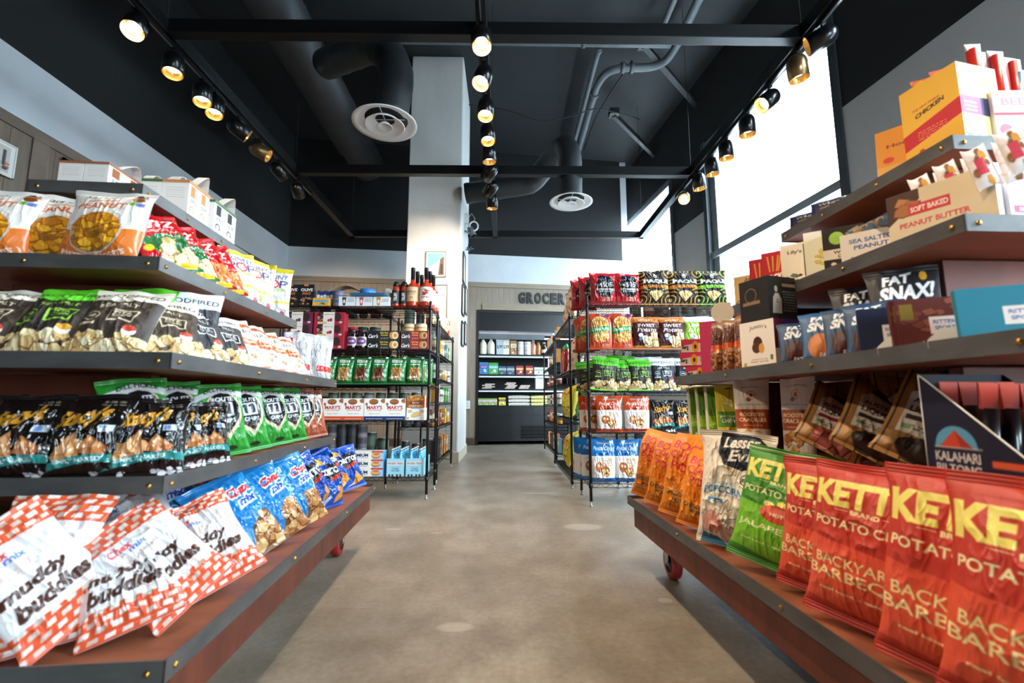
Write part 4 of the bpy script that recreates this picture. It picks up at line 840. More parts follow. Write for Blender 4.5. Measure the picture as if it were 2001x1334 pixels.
kind('ket_g', kettle('5aae24', '3f8a1e', '7ac02c', ('JALAPENO', ''))); kind('ket_r', kettle('d8452c', 'c03422', 'e05234', ('BACKYARD', 'BARBEQUE')), 3); kind('ket_dg', kettle('1f5a24', '17481c', '256a2a', ('JALAPENO', '')))
def licor(win):
    def f(k):
        a = Art(130, 180, 'a87a44')
        for i_ in range(7): a.rect(.04+.14*i_, 0, .06+.14*i_+.01*(i_ % 2), 1, ['2a2018', '8a6434'][i_ % 2])
        a.poly([(.14, .22), (.86, .22), (.86, .66), (.72, .74), (.28, .74), (.14, .66)], 'e6ddd0'); a.ell(.5, .76, .24, .06, '1e1a18'); a.text('AUSTRALIAN', .5, .58, .62, .06, '2c2826'); a.text('LIQUORICE', .5, .48, .62, .075, '2c2826', bold=.03); a.rect(.18, .37, .82, .42, win[0]); a.fine(.2, .27, .6, .33, '8a8078', 2, .5); a.rect(.18, .27, .28, .32, '8ab48a')
        a.ell(.5, .12, .3, .09, win[1]); a.heap(.25, .06, .75, .18, [win[2], win[1]], .09, 9, 3, '2a1a12')
        return bag('licorice_bag', .19, .29, .06, a.out(), '9c7040', MATTE, 'block', seed=211+k, crumple=.7)
    return f
kind('lic_b', licor(('34302c', '2c221c', '3a2e26')), 3); kind('lic_r', licor(('9a2430', 'c0605a', 'd07a70')))
def tallg(k):
    a = Art(70, 150, 'dfe0c8'); a.rect(.12, .08, .92, .97, '5c8f24'); a.rect(.12, .30, .92, .50, '8fb82c'); a.rect(.12, .8, .92, .9, '3f7a20'); a.fine(.18, .3, .86, .85, '3c6418', 22, .25); a.ell(.4, .16, .16, .05, 'e8e0b8')
    return bag('dried_fruit_pouch', .12, .30, .05, a.out(), '6a9a34', FILM, 'pouch', seed=221+k, crumple=.9, seal=.03)
kind('tallg', tallg, 2)
def tallf(k):
    a = Art(70, 150, 'd8c63c'); a.poly([(.1, 1), (.9, 1), (.8, .60), (.2, .55)], 'cfc63a'); a.rect(.05, .34, .95, .58, '5f9a34'); a.text('JERKY CHEWS', .5, .5, .7, .04, 'eef0e0'); a.text('CHEWS', .5, .44, .6, .06, 'f2f2ea'); a.heap(.1, .05, .95, .3, ['c87a4a', 'a85a34', 'e0a070'], .12, 22, 3); a.heap(.35, .62, .65, .76, ['e8e8c0', 'd8e0a0'], .08, 6, 4, 'b0b060'); a.ell(.5, .94, .12, .012, '3a3a20')
    return bag('dried_fruit_pouch', .12, .30, .05, a.out(), '9cb03c', FILM, 'pouch', seed=226, crumple=.9, seal=.03)
kind('tallf', tallf)
def rooster(k):
    a = Art(90, 160, 'e5dccf'); a.rect(0, .34, 1, .60, 'a84a26'); a.text('ROOSTER', .5, .53, .72, .05, 'e8d8a0'); a.text('CRACKLES', .5, .46, .78, .05, 'f0e4b8'); a.fine(.2, .38, .8, .41, 'e8d0a8', 1); a.fine(.1, .66, .9, .68, '8a7a6c', 1)
    a.ell(.5, .79, .13, .06, 'b86a3c', .72); a.ell(.5, .79, .05, .03, 'b8582e'); a.ell(.42, .73, .07, .03, '8a4a34'); a.text('GREAT AMERICAN', .5, .90, .6, .02, '8a7a6c', arc=1); a.heap(.1, .08, .7, .3, ['d89a4c', 'b8742e', 'e8b870'], .12, 18, 3)
    return bag('snack_pouch', .15, .34, .06, a.out(), 'd9cfc2', FILM, 'pouch', seed=231+k, crumple=.9, seal=.03)
kind('rooster', rooster, 2)
def nuts(k):
    a = Art(60, 130, '6a3a22'); a.heap(.05, .1, .95, .45, ['b07040', '8a5028', 'd09a60'], .14, 36, 3, '3a1c0c'); a.rect(0, 0, 1, .10, 'd85a20'); a.rect(0, .46, 1, .56, 'd4581e'); a.text('NUTS', .5, .72, .6, .08, '24140c', rot=80); a.rect(0, .9, 1, 1, 'a88058')
    return bag('nut_bag', .085, .27, .05, a.out(), '8a5430', FOIL, seed=241+k, crumple=1.4)
kind('nuts', nuts, 2)
def fat(c, ck):
    def f(k):
        a = Art(100, 110, c); a.text('FAT', .42, .86, .4, .12, 'f0f2f4', shear=.3, rise=.3, bold=.05); a.text('SNAX!', .52, .70, .76, .18, 'f0f2f4', shear=.3, rise=.3, bold=.05); a.text('COOKIES', .72, .52, .34, .05, 'cfe0ee', rise=.4); a.ell(.36, .30, .25, .24, ck); a.ell(.33, .34, .16, .15, ck if k else ck); a.ell(.78, .88, .05, .05, 'e0a830'); a.text('FAT', .42, .14, .2, .08, 'f0f0f0'); a.text('SNAX', .42, .07, .26, .07, 'f0f0f0')
        for q in range(4): a.ell(.98, .06, .36-.07*q, .36-.07*q, 'dfe3ea' if q % 2 == 0 else c, .0)
        return bag('cookie_pouch', .145, .17, .035, a.out(), c, MATTE, seed=251+k, crumple=.9)
    return f
kind('fat_b', fat('1f4468', '4a2420')); kind('fat_o', fat('2a5a86', 'd07a3c')); kind('fat_k', fat('1c1a1e', '6a2c1c'))
def tate(c1, lab):
    def f(k):
        a = Art(90, 130, '1f7434'); a.rect(.06, .04, .065, .93, '9cc890'); a.rect(.935, .04, .94, .93, '9cc890'); a.rect(.06, .04, .94, .045, '9cc890'); a.rect(.2, .80, .8, .93, '2c5038'); a.rect(.22, .81, .78, .92, 'ece8dc'); a.text("TATE'S", .5, .865, .44, .07, '2c5038'); a.rect(.24, .73, .76, .765, 'e0e8d0')
        for q in range(8): a.ell(.5+.02*math.sin(q*2), .20+q*.055, .30, .048, '5a3010'); a.ell(.5+.02*math.sin(q*2), .212+q*.055, .29, .042, c1)
        a.heap(.25, .56, .75, .62, ['5a3418', c1], .03, 8, 3, c1); a.poly([(.05, .20), (.62, .24), (.62, .32), (.05, .28)], lab); a.fine(.1, .22, .58, .29, '5a4030', 2, .3)
        p = bag('cookie_bag', .17, .245, .10, a.out(), '1c6c30', FILM, 'block', seed=261+k, crumple=.5, split=False)
        g = MB().box(-.07, .07, -.006, .006, .232, .246).mesh('folded_top', M['tatecap']); t = MB().box(.055, .075, -.01, .01, .236, .252).mesh('tin_tie', M['whitep']); return p + [('folded_top', g), ('tin_tie', t)]
    return f
M['tatecap'] = mat('green_paper_fold', '246c38', .5)
kind('tate_l', tate('c8965a', 'c8a070')); kind('tate_d', tate('5c3420', 'b07a50')); kind('tate_w', tate('c08c50', 'ece4d4'))
def mary(bt, k_):
    def f(k):
        a = Art(90, 100, 'f2ece6'); a.rect(0, 0, 1, .18, bt); a.text("MARY'S", .5, .58, .74, .17, 'c03038', bold=.03); a.text('GONE CRACKERS', .5, .45, .66, .04, 'c8505a'); a.text('Super Seed', .5, .30, .5, .07, 'a87a50', shear=.3, bold=.0); a.ell(.46, .84, .22, .13, '7a4626'); a.ell(.46, .87, .21, .10, 'a8683c'); a.heap(.32, .8, .6, .94, ['b87a4c', '8a5030'], .03, 16, 2); a.ell(.95, .88, .16, .10, 'a8683c'); a.ell(.12, .74, .06, .05, 'c03038'); a.ell(.13, .66, .04, .035, '4a9a4a'); a.fine(.1, .06, .9, .12, 'f0e0d8', 1)
        return carton('cracker_box', .205, .07, .215, a.out(), 'eee6de', 'e0d8d0')
    return f
kind('mary_r', mary('d8552c', 0)); kind('mary_b', mary('24386e', 0))
def grains(k):
    a = Art(80, 110, 'f0ebe2'); a.rect(0, .50, 1, 1, 'a8521e'); a.heap(0, .8, 1, 1, ['c88a48', 'b87434', 'd8a060'], .12, 30, 2, '8a4c1c'); a.rect(.22, .66, .78, .73, '2a2a30'); a.text('BENTON', .5, .695, .4, .05, 'f0ece4'); a.text('ANCIENT GRAINS', .5, .57, .8, .06, 'f0e0c8'); a.rect(.24, .46, .76, .49, '3a84c8')
    for cx, cy, r in ((.2, .36, .13), (.55, .24, .22), (.85, .36, .13), (.4, .18, .16)): a.ell(cx, cy, r, r*.45, 'b88a4c'); a.ell(cx, cy+.01, r*.95, r*.4, 'e0bc7c')
    a.rect(.05, .04, .14, .12, 'c89a3a'); return carton('cracker_box', .18, .06, .245, a.out(), 'ece6dc', 'c8945a')
kind('grains', grains)
def carrs(c, bx):
    def f(k):
        a = Art(140, 40, c); a.ell(.18, .5, .17, .62, '3a3a3a' if bx else '1f1f22'); a.text("Carr's", .18, .42, .30, .42, 'f4f2ee', shear=.3, bold=.03); a.text('Table Water', .52, .78, .26, .18, 'e0c040' if not bx else 'f0b060'); a.text('Crackers', .52, .54, .22, .18, 'e0c040' if not bx else 'f0b060'); a.fine(.4, .12, .66, .3, 'c8c0b0', 2)
        a.ell(.78, .5, .10, .40, 'c8944c'); a.ell(.86, .5, .10, .40, 'f0d8a8'); a.ell(.86, .5, .05, .2, 'e0884c' if not bx else 'e8722c'); return carton('cracker_box', .325, .07, .095, a.out(), c, c)
    return f
kind('carr_k', carrs('2c2a28', 0)); kind('carr_r', carrs('9c3230', 1))
def prem(k):
    a = Art(150, 42, 'efe9e2'); a.poly([(0, 1), (.10, 1), (0, .62)], 'c8283a'); a.text('PREMIUM', .34, .50, .50, .36, '1c2444', bold=.04); a.rect(.10, .18, .58, .23, '2f8ac0'); a.rect(.70, 0, 1, 1, '9ccce8'); a.band(lambda x: .78+0*x, lambda x: np.where(x > .68, 1, .78), 'c8484c'); a.fine(.2, .80, .5, .88, '8a8a90', 1)
    a.ell(.80, .45, .12, .35, 'b8743c'); a.ell(.80, .55, .12, .28, 'e4b478'); a.ell(.81, .62, .08, .14, 'd07a50'); return carton('cracker_box', .355, .12, .105, a.out(), '5aa8d8', 'e8e2dc')
kind('prem', prem)
def tonic(k):
    a = Art(70, 70, '9fd2e6'); a.rect(.04, .62, .96, .82, 'd6dcd8'); a.text('FEVER-TREE', .5, .72, .84, .11, 'b06a5a'); a.text('TONIC', .5, .44, .44, .10, '3a7a94'); a.text('WATER', .5, .32, .48, .10, '3a7a94'); a.fine(.2, .52, .8, .58, '5a9ab0', 2); [a.rect(x, 0, x+.1, .12, '2a3438') for x in (.12, .3, .56, .74)]
    p = carton('tonic_pack', .17, .12, .17, a.out(), '7ab8d0', '6aa8c0')
    for x in (-.043, .043):
        for y in (-.03, .03): p.append(('bottle', MB().lathe([(.026, .03), (.027, .13), (.025, .17), (.013, .215), (.013, .245)], 12, cx=x, cy=y).mesh('bottle', M['bluegl']))); p.append(('bottle_cap', MB().lathe([(.016, .243), (.016, .257), (.012, .26)], 12, cx=x, cy=y).mesh('bottle_cap', M['capsil'])))
    return p
M['bluegl'] = mat('pale_blue_glass', '4fa4c4', .08, coat=.5); M['capsil'] = mat('silver_cap', 'b8c4c8', .3, metal=.8)
kind('tonic', tonic)
def fig(c, sp):
    def f(k):
        a = Art(100, 50, c); a.ell(.24, .6, .16, .42, '3a2426'); a.heap(.12, .3, .36, .8, ['8a5a48', 'c0a088'], .05, 10, 3, '3a2020'); a.ell(.78, .6, .12, .36, '3a2426'); a.rect(.30, 0, .68, 1, 'ece0d4'); a.text('rainforest crisps', .49, .80, .32, .11, 'a07a60'); a.ell(.56, .36, .05, .14, sp); a.ell(.48, .32, .04, .11, sp); a.rect(.12, .04, .42, .22, 'dcb880'); a.rect(.84, .1, .94, .24, 'c8c8cc')
        return carton('crisp_box', .30, .13, .125, a.out(), c, c)
    return f
kind('fig_r', fig('ac2436', 'b03040')); kind('fig_p', fig('6c2a48', '6a3a50'))
def berg(k):
    a = Art(110, 36, 'eadfd0'); a.band(lambda x: .5+.35*x, lambda x: 1+0*x, 'd83a62'); a.poly([(.62, 1), (.62, 0), (1, .0), (1, 1)], 'ece2d4'); a.text('Berg', .12, .36, .18, .42, '2a2626', bold=.04); a.ell(.40, .42, .09, .42, 'e8b030'); a.ell(.40, .42, .035, .16, '4a2c10'); a.text('SUNFLOWER BUTTER', .72, .62, .34, .13, '6a4a30'); a.text('WHITE CHOCOLATE', .72, .38, .34, .13, '6a4a30')
    s = Art(30, 30, 'da3a64'); s.text('Berg', .4, .66, .5, .22, 'f0b0b8'); s.rect(.1, .12, .8, .5, 'e8a0aa'); s.fine(.15, .18, .75, .46, 'c03a5c', 3)
    return carton('chocolate_box', .175, .13, .068, a.out(), s.out(), 'e0d4c4')
kind('berg', berg)
def justin(k):
    a = Art(90, 110, 'efe6da'); a.text("Justin's", .55, .86, .5, .10, '3a2a20', shear=.15, arc=.3, bold=.0); a.ell(.52, .55, .13, .13, '4a2418'); a.ell(.48, .46, .13, .11, '5a2c1c'); a.ell(.62, .44, .08, .10, 'd8a050'); a.fine(.3, .22, .8, .25, '8a7a6a', 1); a.text('PEANUT BUTTER', .54, .18, .5, .035, 'a08a70'); a.ell(.12, .12, .05, .06, 'c89a40'); a.rect(.85, .2, .92, .3, '5a7a50')
    s = Art(40, 60, 'ece2d6'); s.rect(0, .42, 1, 1, '7c2840'); s.rect(.3, .72, 1, 1, '6a3a8a'); s.fine(.2, .8, .9, .92, 'b87ad0', 2); s.ell(.5, .16, .12, .09, 'd88a3c')
    return carton('chocolate_box', .15, .14, .185, a.out(), s.out(), 'e8ded0')
kind('justin', justin)
def blackbox(k):
    a = Art(60, 70, '211f1f'); a.ell(.4, .62, .2, .17, '8a6c50', .8); a.rect(.12, .40, .7, .48, '8a6c50'); s = Art(100, 80, '2a2929'); s.ell(.28, .70, .055, .075, 'd8cec4'); s.poly([(.12, .14), (.16, .5), (.24, .6), (.36, .6), (.46, .46), (.44, .14)], 'd8cec4'); s.fine(.25, .38, .34, .5, '8a8480', 2); s.rect(.5, .76, .98, .84, 'c8b4a0'); s.fine(.5, .2, .96, .7, '9a928a', 8, .3)
    return carton('dark_gift_box', .14, .145, .17, a.out(), s.out(), '1c1a1a')
kind('blackbox', blackbox)
def chocolove(k):
    a = Art(130, 90, 'dcb878'); a.text('Chocolove', .42, .14, .78, .20, '3a2a1c', shear=.4, bold=.0); a.text('Chocolove', .55, .82, .62, .16, '3a2a1c', rot=180, shear=.4, bold=.0)
    s = Art(40, 60, 'd4ae6c'); s.rect(.3, .1, .9, .5, 'c09a60'); return carton('chocolate_box', .20, .14, .15, a.out(), s.out(), 'e0c084')
kind('chocolove', chocolove)
def pocky(k):
    a = Art(60, 90, 'b81c28'); a.text('POCKY', .5, .42, .8, .16, 'f0ece6', rise=.3, bold=.05); [a.poly([(.45+.06*i_, .55), (.5+.06*i_, .55), (.56+.1*i_, .9), (.5+.1*i_, .9)], 'd8a040') for i_ in (-3, -1, 1, 2)]; s = Art(20, 60, 'c4202c'); s.rect(.35, .45, .6, .85, 'd8902c'); s.rect(.3, .2, .7, .3, 'f0e4dc')
    return carton('biscuit_stick_box', .085, .03, .16, a.out(), s.out(), 'a81822')
kind('pocky', pocky)
def bar_box(name, w, d, h, base, txt, tc, extra=None, side=None):
    def f(k):
        a = Art(int(w*700), int(h*700), base)
        if extra: extra(a)
        for (s_, x, y, ww, hh, c) in txt: a.text(s_, x, y, ww, hh, c)
        return carton(name, w, d, h, a.out(), side or base, base)
    return f
def ritter(c, dots):
    def f(k):
        a = Art(100, 90, c); 
        if dots: a.heap(.0, .4, 1, .95, ['8a4a34', '74382a'], .09, 22, 3, '3a1814'); a.rect(.05, .6, .2, .9, '7a6a20')
        else: a.heap(.8, .3, 1.05, .6, ['6a3a24'], .14, 4, 3, '3a1814')
        a.rect(.36, .32, .68, .64, 'e4dcd4'); a.text('RITTER', .52, .54, .24, .07, '5a6aa0'); a.text('SPORT', .52, .43, .22, .07, '5a6aa0'); a.fine(.2, .12, .8, .2, 'c8b8a8', 2, .3)
        return carton('chocolate_bar', .135, .02, .125, a.out(), c, c, material=CARD)
    return f
kind('rit_n', ritter('16203e', False)); kind('rit_b', ritter('5a241e', True)); kind('rit_t', ritter('2a7c92', False))
# ---- round things
def bottle(name, prof, col, capr, lab=None, labr=None, mat_=None, capcol='17171a'):
    """glass or plastic body, separate cap and label"""
    def f(k):
        m_ = mat_ or mat(name+'_body', col, .12, coat=.4); parts = [(name, MB().lathe(prof, 20).mesh(name, m_))]
        parts.append(('cap', MB().lathe(capr, 16).mesh('cap', mat(name+'_cap', capcol, .35))))
        if lab is not None: parts.append(('label', lathe_print('label', labr, lab.out(), material=LABEL)))
        return parts
    return f
def lab_mary(red):
    a = Art(100, 50, 'd9b08a' if not red else 'f0ece6'); x = .5
    if red: a.heap(.42, .45, .58, .75, ['c03028', 'd84a38'], .05, 8, 2, '8a1c18'); a.text('BLOODY MARY', .5, .3, .22, .12, 'b03028'); a.text('MIX', .5, .82, .08, .06, '3a3a3a')
    else: a.text("GEORGE'S", .5, .66, .24, .14, '6a2c1c'); a.text('BLOODY MARY', .5, .5, .2, .06, '8a4a34'); a.text('MILD', .5, .28, .07, .08, '6a2c1c')
    return a
BP = [(.001, 0), (.058, .003), (.060, .02), (.060, .185), (.050, .215), (.022, .25), (.019, .30), (.019, .375)]; CP = [(.0205, .26), (.021, .365), (.022, .366), (.022, .395), (.018, .40)]
kind('mixer_t', bottle('sauce_bottle', BP, 'b8331c', CP, lab_mary(False), [(.0612, .05), (.0612, .195)])); kind('mixer_w', bottle('sauce_bottle', BP, 'c03a20', CP, lab_mary(True), [(.0612, .05), (.0612, .195)]))
a = Art(60, 60, '26221f'); a.text('TRUFF', .5, .5, .62, .13, 'f0ece6', rot=90, bold=.03)
kind('truff', bottle('hot_sauce_bottle', [(.001, 0), (.034, .003), (.036, .02), (.036, .16), (.030, .185), (.026, .20)], 'b23a22', [(.030, .195), (.031, .215), (.024, .235), (.012, .245)], a, [(.0372, .03), (.0372, .155)], capcol='1c1a1a'))
a = Art(60, 40, 'e4d8c8'); a.ell(.5, .5, .16, .42, '6a3a80'); a.text('PLUM', .5, .5, .16, .2, 'f0e8f0')
kind('jam', bottle('jam_jar', [(.001, 0), (.044, .003), (.046, .02), (.046, .135), (.040, .15), (.040, .16)], '1e1418', [(.042, .152), (.043, .178), (.040, .182)], a, [(.0472, .035), (.0472, .115)], capcol='201c20'))
def can(name, R, H, cols, cap='c8c8ca'):
    def f(k):
        n = 10; prof = [(R*.94, 0), (R, .006)] + [(R, .006+(H-.012)*i_/n) for i_ in range(1, n)] + [(R, H-.006), (R*.94, H)]
        cc = [cols[min(int(i_/len(prof)*len(cols)), len(cols)-1)] for i_ in range(len(prof))]
        return [(name, lathe_print(name, prof, cc, 24)), ('lid', MB().lathe([(R*.93, H-.001), (R*.93, H+.003), (R*.88, H+.003)], 20).mesh('lid', M['capsil']))]
    return f
kind('can_g', can('drink_can', .036, .17, ['6a6468', '4a3a40', '8a8086', '4a4448', '7a7478'])); kind('can_d', can('drink_can', .036, .17, ['2a2a2e', '26262a', '3a3a40', '2a2a2e']))
kind('tin', can('fish_tin', .058, .052, ['4a6a9a', 'b8683c', '4a6a9a', '3c5c8c'])); kind('tub', can('nut_tub', .062, .10, ['c8a05c', 'e0c890', 'c08a48', 'e8d8b0', 'c8a05c']))
kind('canister', can('canister', .055, .17, ['d8cdb8', '6a5040', 'c8a878', 'e0d8c8', '6a5a48'])); kind('spice', can('spice_jar', .032, .13, ['5a5a34', '7a6a30', '8a7a4c', 'c8b890', '2a2a2a']))
kind('spice_r', can('spice_jar', .032, .13, ['7a3a24', 'a85a30', 'e0d8c8', '8a4a2c', '2a2a2a'])); kind('jar_o', can('preserve_jar', .045, .15, ['c07a20', 'd8902c', 'e0a848', 'e8d8b8', 'b8b8b8']))
kind('jar_d', can('preserve_jar', .045, .15, ['5a2420', '7a302a', 'e0d8c8', '6a2a24', '2a2624'])); kind('jar_w', can('supplement_jar', .045, .16, ['e0dcd6', 'c8c4be', '6a5a50', 'e8e4de', 'f0f0ee']))
kind('glassg', can('tall_glass_jar', .048, .19, ['2c3a30', '3c4a3c', '34443a', '5a6a58', '202822'])); kind('glassw', can('tall_glass_jar', .048, .19, ['4a4e50', '6a7070', '5c6264', '8a8e8c', '303436']))
kind('sriracha', bottle('chilli_sauce_bottle', [(.001, 0), (.050, .004), (.052, .02), (.052, .26), (.030, .31), (.020, .33)], '8e1c18', [(.024, .325), (.024, .345), (.008, .385)], None, None, capcol='2a9a3a'))
def plainbox(name, w, d, h, c, band, c2, side=None):
    def f(k):
        a = Art(26, 34, c); a.rect(0, .5, 1, .75, band); a.fine(.15, .56, .85, .7, c2, 2, .5); a.heap(.2, .12, .8, .38, [c2, band], .14, 6, k+2, c); return carton(name, w, d, h, a.out(), side or c, c)
    return f
kind('pb_o', plainbox('food_box', .13, .05, .22, 'd08a3c', 'f0e0c0', '8a3a1c')); kind('pb_w', plainbox('food_box', .13, .05, .22, 'ece6dc', 'c84a34', 'f0d8a0')); kind('pb_g', plainbox('food_box', .12, .05, .20, '3a8a44', 'e8f0e0', 'c8d840'))
kind('pb_b', plainbox('food_box', .12, .05, .22, '6a94a8', 'e8e8e0', 'c07a48')); kind('pb_r', plainbox('food_box', .10, .05, .20, 'a83a30', 'f0e4d8', '5a1c18')); kind('pb_k', plainbox('coffee_box', .20, .10, .24, '3a302c', '5a4a42', '8a7a6c')); kind('pb_t', plainbox('food_box', .16, .06, .26, 'b87844', 'd8b080', '5a3418'))
kind('pb_y', plainbox('food_box', .11, .05, .20, 'e8c83c', 'c03a2c', 'f0e8d0'))
def pasta(c):
    def f(k):
        a = Art(40, 60, 'ead9bc'); a.heap(.05, .1, .95, .7, c, .12, 40, 3, 'b89a6a'); a.rect(0, .72, 1, .9, 'f0e8dc'); a.fine(.2, .76, .8, .86, 'a04a30', 2)
        return bag('pasta_bag', .17, .26, .11, a.out(), 'e4d4b8', FILM, seed=301+k, crumple=1.0, split=False)
    return f
kind('pasta', pasta(['f0e2c4', 'e4d0a4', 'f6ecd6']), 2); kind('pasta_y', pasta(['e8b860', 'd8a04c', 'f0cc80'])); kind('redpack', plainbox('pasta_box', .12, .05, .24, 'd8402c', 'f0d8b0', '8a1c14'))
# ================================================================= PRODUCTS: placing
Z_ = [t[0]-.017 for t in TIER]
def fronts(rows, g, tier, look, where, cat, group, name=None, z=0):
    """rows: (kind, s, d, yaw, lean, roll, scale, position words)"""
    for kd, s, d, yaw, lean, roll, sc, pos in rows:
        pg(kd, g, s, d, Z_[tier]+z, f'{look} {pos}', cat, group, yaw=yaw, lean=lean, roll=roll, sc=sc, name=name)
# ---- left gondola, fourth tier
for s, d, yw, sc, pos in ((-1.285, 1.645, -4, .98, 'rightmost of them, at the tray corner'), (-1.475, 1.71, 6, 1, 'second from the tray corner'), (-1.66, 1.66, 3, .98, 'cut by the photo edge, lower one'), (-1.63, 1.84, 8, 1.02, 'behind, orange top showing')):
    pg('peanut', 'L', s, d, Z_[3], 'white and orange peanut pretzel bag ' + pos, 'snack bag', 'peanut pretzel bags', yaw=yw, lean=12, sc=sc)
for kd, s, d, yaw, lean, sc, pos in (('red_g', -1.09, 1.76, 60, 32, .92, 'nearest the camera with a green wedge'), ('red_g', -1.10, 1.90, 60, 30, .92, 'second in the row, green wedge'), ('red_o', -1.10, 2.04, 60, 28, .92, 'third in the row, orange crackers'), ('red_o', -1.11, 2.17, 60, 26, .92, 'fourth in the row, orange crackers'),
    ('red_g', -1.22, 1.86, 55, 24, .98, 'in the back row, nearest the camera'), ('red_o', -1.23, 2.02, 57, 22, .98, 'in the back row, middle'), ('red_o', -1.23, 2.19, 57, 22, .96, 'in the back row, farthest')):
    pg(kd, 'L', s, d, Z_[3], 'shiny red cracker bag ' + pos, 'snack bag', 'red cracker bags', yaw=yaw, lean=lean, sc=sc, roll=-12)
for s, d, yaw, lean, pos in ((-1.10, 2.30, 58, 20, 'nearest the red bags'), (-1.10, 2.44, 50, 18, 'second from the red bags'), (-1.19, 2.60, 10, 6, 'third, facing the camera'), (-1.08, 2.69, 4, 4, 'last at the tray end')):
    pg('skinny', 'L', s, d, Z_[3], 'white and yellow popcorn bag ' + pos, 'snack bag', 'white and yellow popcorn bags', yaw=yaw, lean=lean, sc=.98)
# ---- left gondola, third tier
for kd, s, d, yaw, lean, sc, look in (('wood_k', -1.46, 1.45, 0, 34, .95, 'pita chip bag with cream top cut off by the left photo edge'), ('wood_g', -1.265, 1.44, 2, 34, .96, 'pita chip bag with bright green top at the left edge'), ('wood_k', -1.085, 1.445, 6, 32, .93, 'pita chip bag with cream top, front row, right of the green one'),
    ('wood_k', -.955, 1.52, 40, 38, .92, 'pita chip bag with cream top turned toward the aisle at the corner'), ('wood_w', -.93, 1.69, 56, 36, .90, 'black pita chip bag with white top, first along the aisle'), ('wood_w', -.93, 1.865, 56, 34, .88, 'black pita chip bag with white top, beside the orange striped bags'),
    ('wood_g', -1.36, 1.66, 5, 14, .92, 'green topped pita chip bag in the back row, left'), ('wood_g', -1.17, 1.67, -5, 12, .95, 'green topped pita chip bag in the back row, middle'), ('wood_w', -1.04, 1.75, 30, 12, .98, 'dark pita chip bag in the back row behind the cream ones')):
    pg(kd, 'L', s, d, Z_[2], look, 'snack bag', 'pita chip bags', yaw=yaw, lean=lean, sc=sc)
for s, d, yaw, pos, sc in ((-.93, 2.03, 52, 'nearest the camera', 1.0), (-.93, 2.19, 52, 'second in the front row', 1.0), (-.93, 2.36, 54, 'third in the front row', .98), (-.93, 2.53, 50, 'fourth in the front row', .98), (-1.06, 2.0, 50, 'behind the nearest one', 1.1), (-1.06, 2.28, 50, 'in the back row', 1.1)):
    pg('spark', 'L', s, d, Z_[2], 'white bag with orange diagonal stripes, ' + pos, 'snack bag', 'orange striped white bags', yaw=yaw+6, lean=34, sc=sc, roll=-8)
for s, d, yaw, pos in ((-.97, 2.66, 15, 'left of the three'), (-.92, 2.76, 12, 'middle of the three'), (-.88, 2.87, 8, 'last at the tray end')):
    pg('silver', 'L', s, d, Z_[2], 'silver snack bag showing its printed back, ' + pos, 'snack bag', 'silver bags shown from behind', yaw=yaw, lean=10, sc=.95)
# ---- left gondola, second tier
for s, d, yaw, lean, sc, pos in ((-1.265, 1.45, 0, 8, 1, 'at the left photo edge'), (-1.095, 1.45, 4, 8, 1, 'second from the left'), (-.955, 1.48, 24, 14, .98, 'on the tray corner'), (-.93, 1.62, 72, 16, .93, 'turned edge-on after the corner one'), (-.93, 1.74, 52, 16, .93, 'next to the green bags'), (-1.40, 1.46, 0, 8, 1, 'beyond the left photo edge')):
    pg('stacy', 'L', s, d, Z_[1], 'black pita chip bag with gold script ' + pos, 'snack bag', 'black bags with gold script', yaw=yaw, lean=lean, sc=sc)
for kd, s, d, yaw, lean, look in (('route', -.93, 1.885, 44, 14, 'green pickle chip bag beside the black bags'), ('route', -.93, 2.085, 48, 14, 'green pickle chip bag, second in the row'), ('route', -.93, 2.34, 50, 14, 'green pickle chip bag, third in the row'), ('route', -.93, 2.54, 48, 12, 'green pickle chip bag, fourth in the row'), ('route_r', -.93, 2.74, 45, 10, 'brown-red dotted chip bag beside the green ones'), ('route_r', -.93, 2.87, 40, 10, 'brown-red dotted chip bag at the tray end'),
    ('route', -1.06, 1.62, 45, 6, 'green pickle chip bag in shade behind the black bags, nearest'), ('route', -1.06, 1.82, 45, 6, 'green pickle chip bag in shade behind the black bags, farther'), ('route_r', -1.08, 2.66, 30, 4, 'brown-red chip bag in the back row near the tray end')):
    pg(kd, 'L', s, d, Z_[1], look, 'snack bag', 'pickle chip bags', yaw=yaw, lean=lean, roll=-7, sc=.98)
# ---- left gondola, bottom tier
for s, d, yaw, lean, roll, sc, z, pos in ((-1.06, 1.21, 2, 24, 3, 1.05, 0, 'at the bottom left photo corner'), (-.955, 1.20, 40, 30, -2, .95, 0, 'second from the left, turned narrow'), (-.885, 1.22, 72, 34, -26, .95, 0, 'third from the left, turned narrow'), (-.775, 1.225, 28, 42, -16, .90, 0, 'on the tray corner, orange bottom forward'), (-.69, 1.33, 62, 44, -30, .94, .0, 'on the tray corner, second one'), (-.69, 1.48, 46, 46, -18, .95, .0, 'nearest the blue bags'),
    (-1.05, 1.40, 20, 52, -20, 1.15, .05, 'in the second row at the left'), (-.90, 1.44, 35, 54, -25, 1.15, .06, 'in the second row, on top of the pile'), (-.96, 1.60, 40, 52, -20, 1.0, .02, 'in the back row under the tray'), (-1.20, 1.36, 0, 45, -10, 1.1, .0, 'behind the left corner bag'),
    (-.98, 1.36, 20, 80, -5, 1.0, 0, 'lying flat under the pile at the left'), (-.86, 1.42, 50, 78, -15, .95, 0, 'lying flat under the pile by the corner'), (-1.12, 1.52, 10, 74, 0, 1.0, 0, 'lying flat behind the pile')):
    pg('buddies', 'L', s, d, Z_[0]+z, 'orange-patterned white snack mix bag ' + pos, 'snack bag', 'white and orange snack mix bags', yaw=yaw, lean=lean, roll=roll, sc=sc)
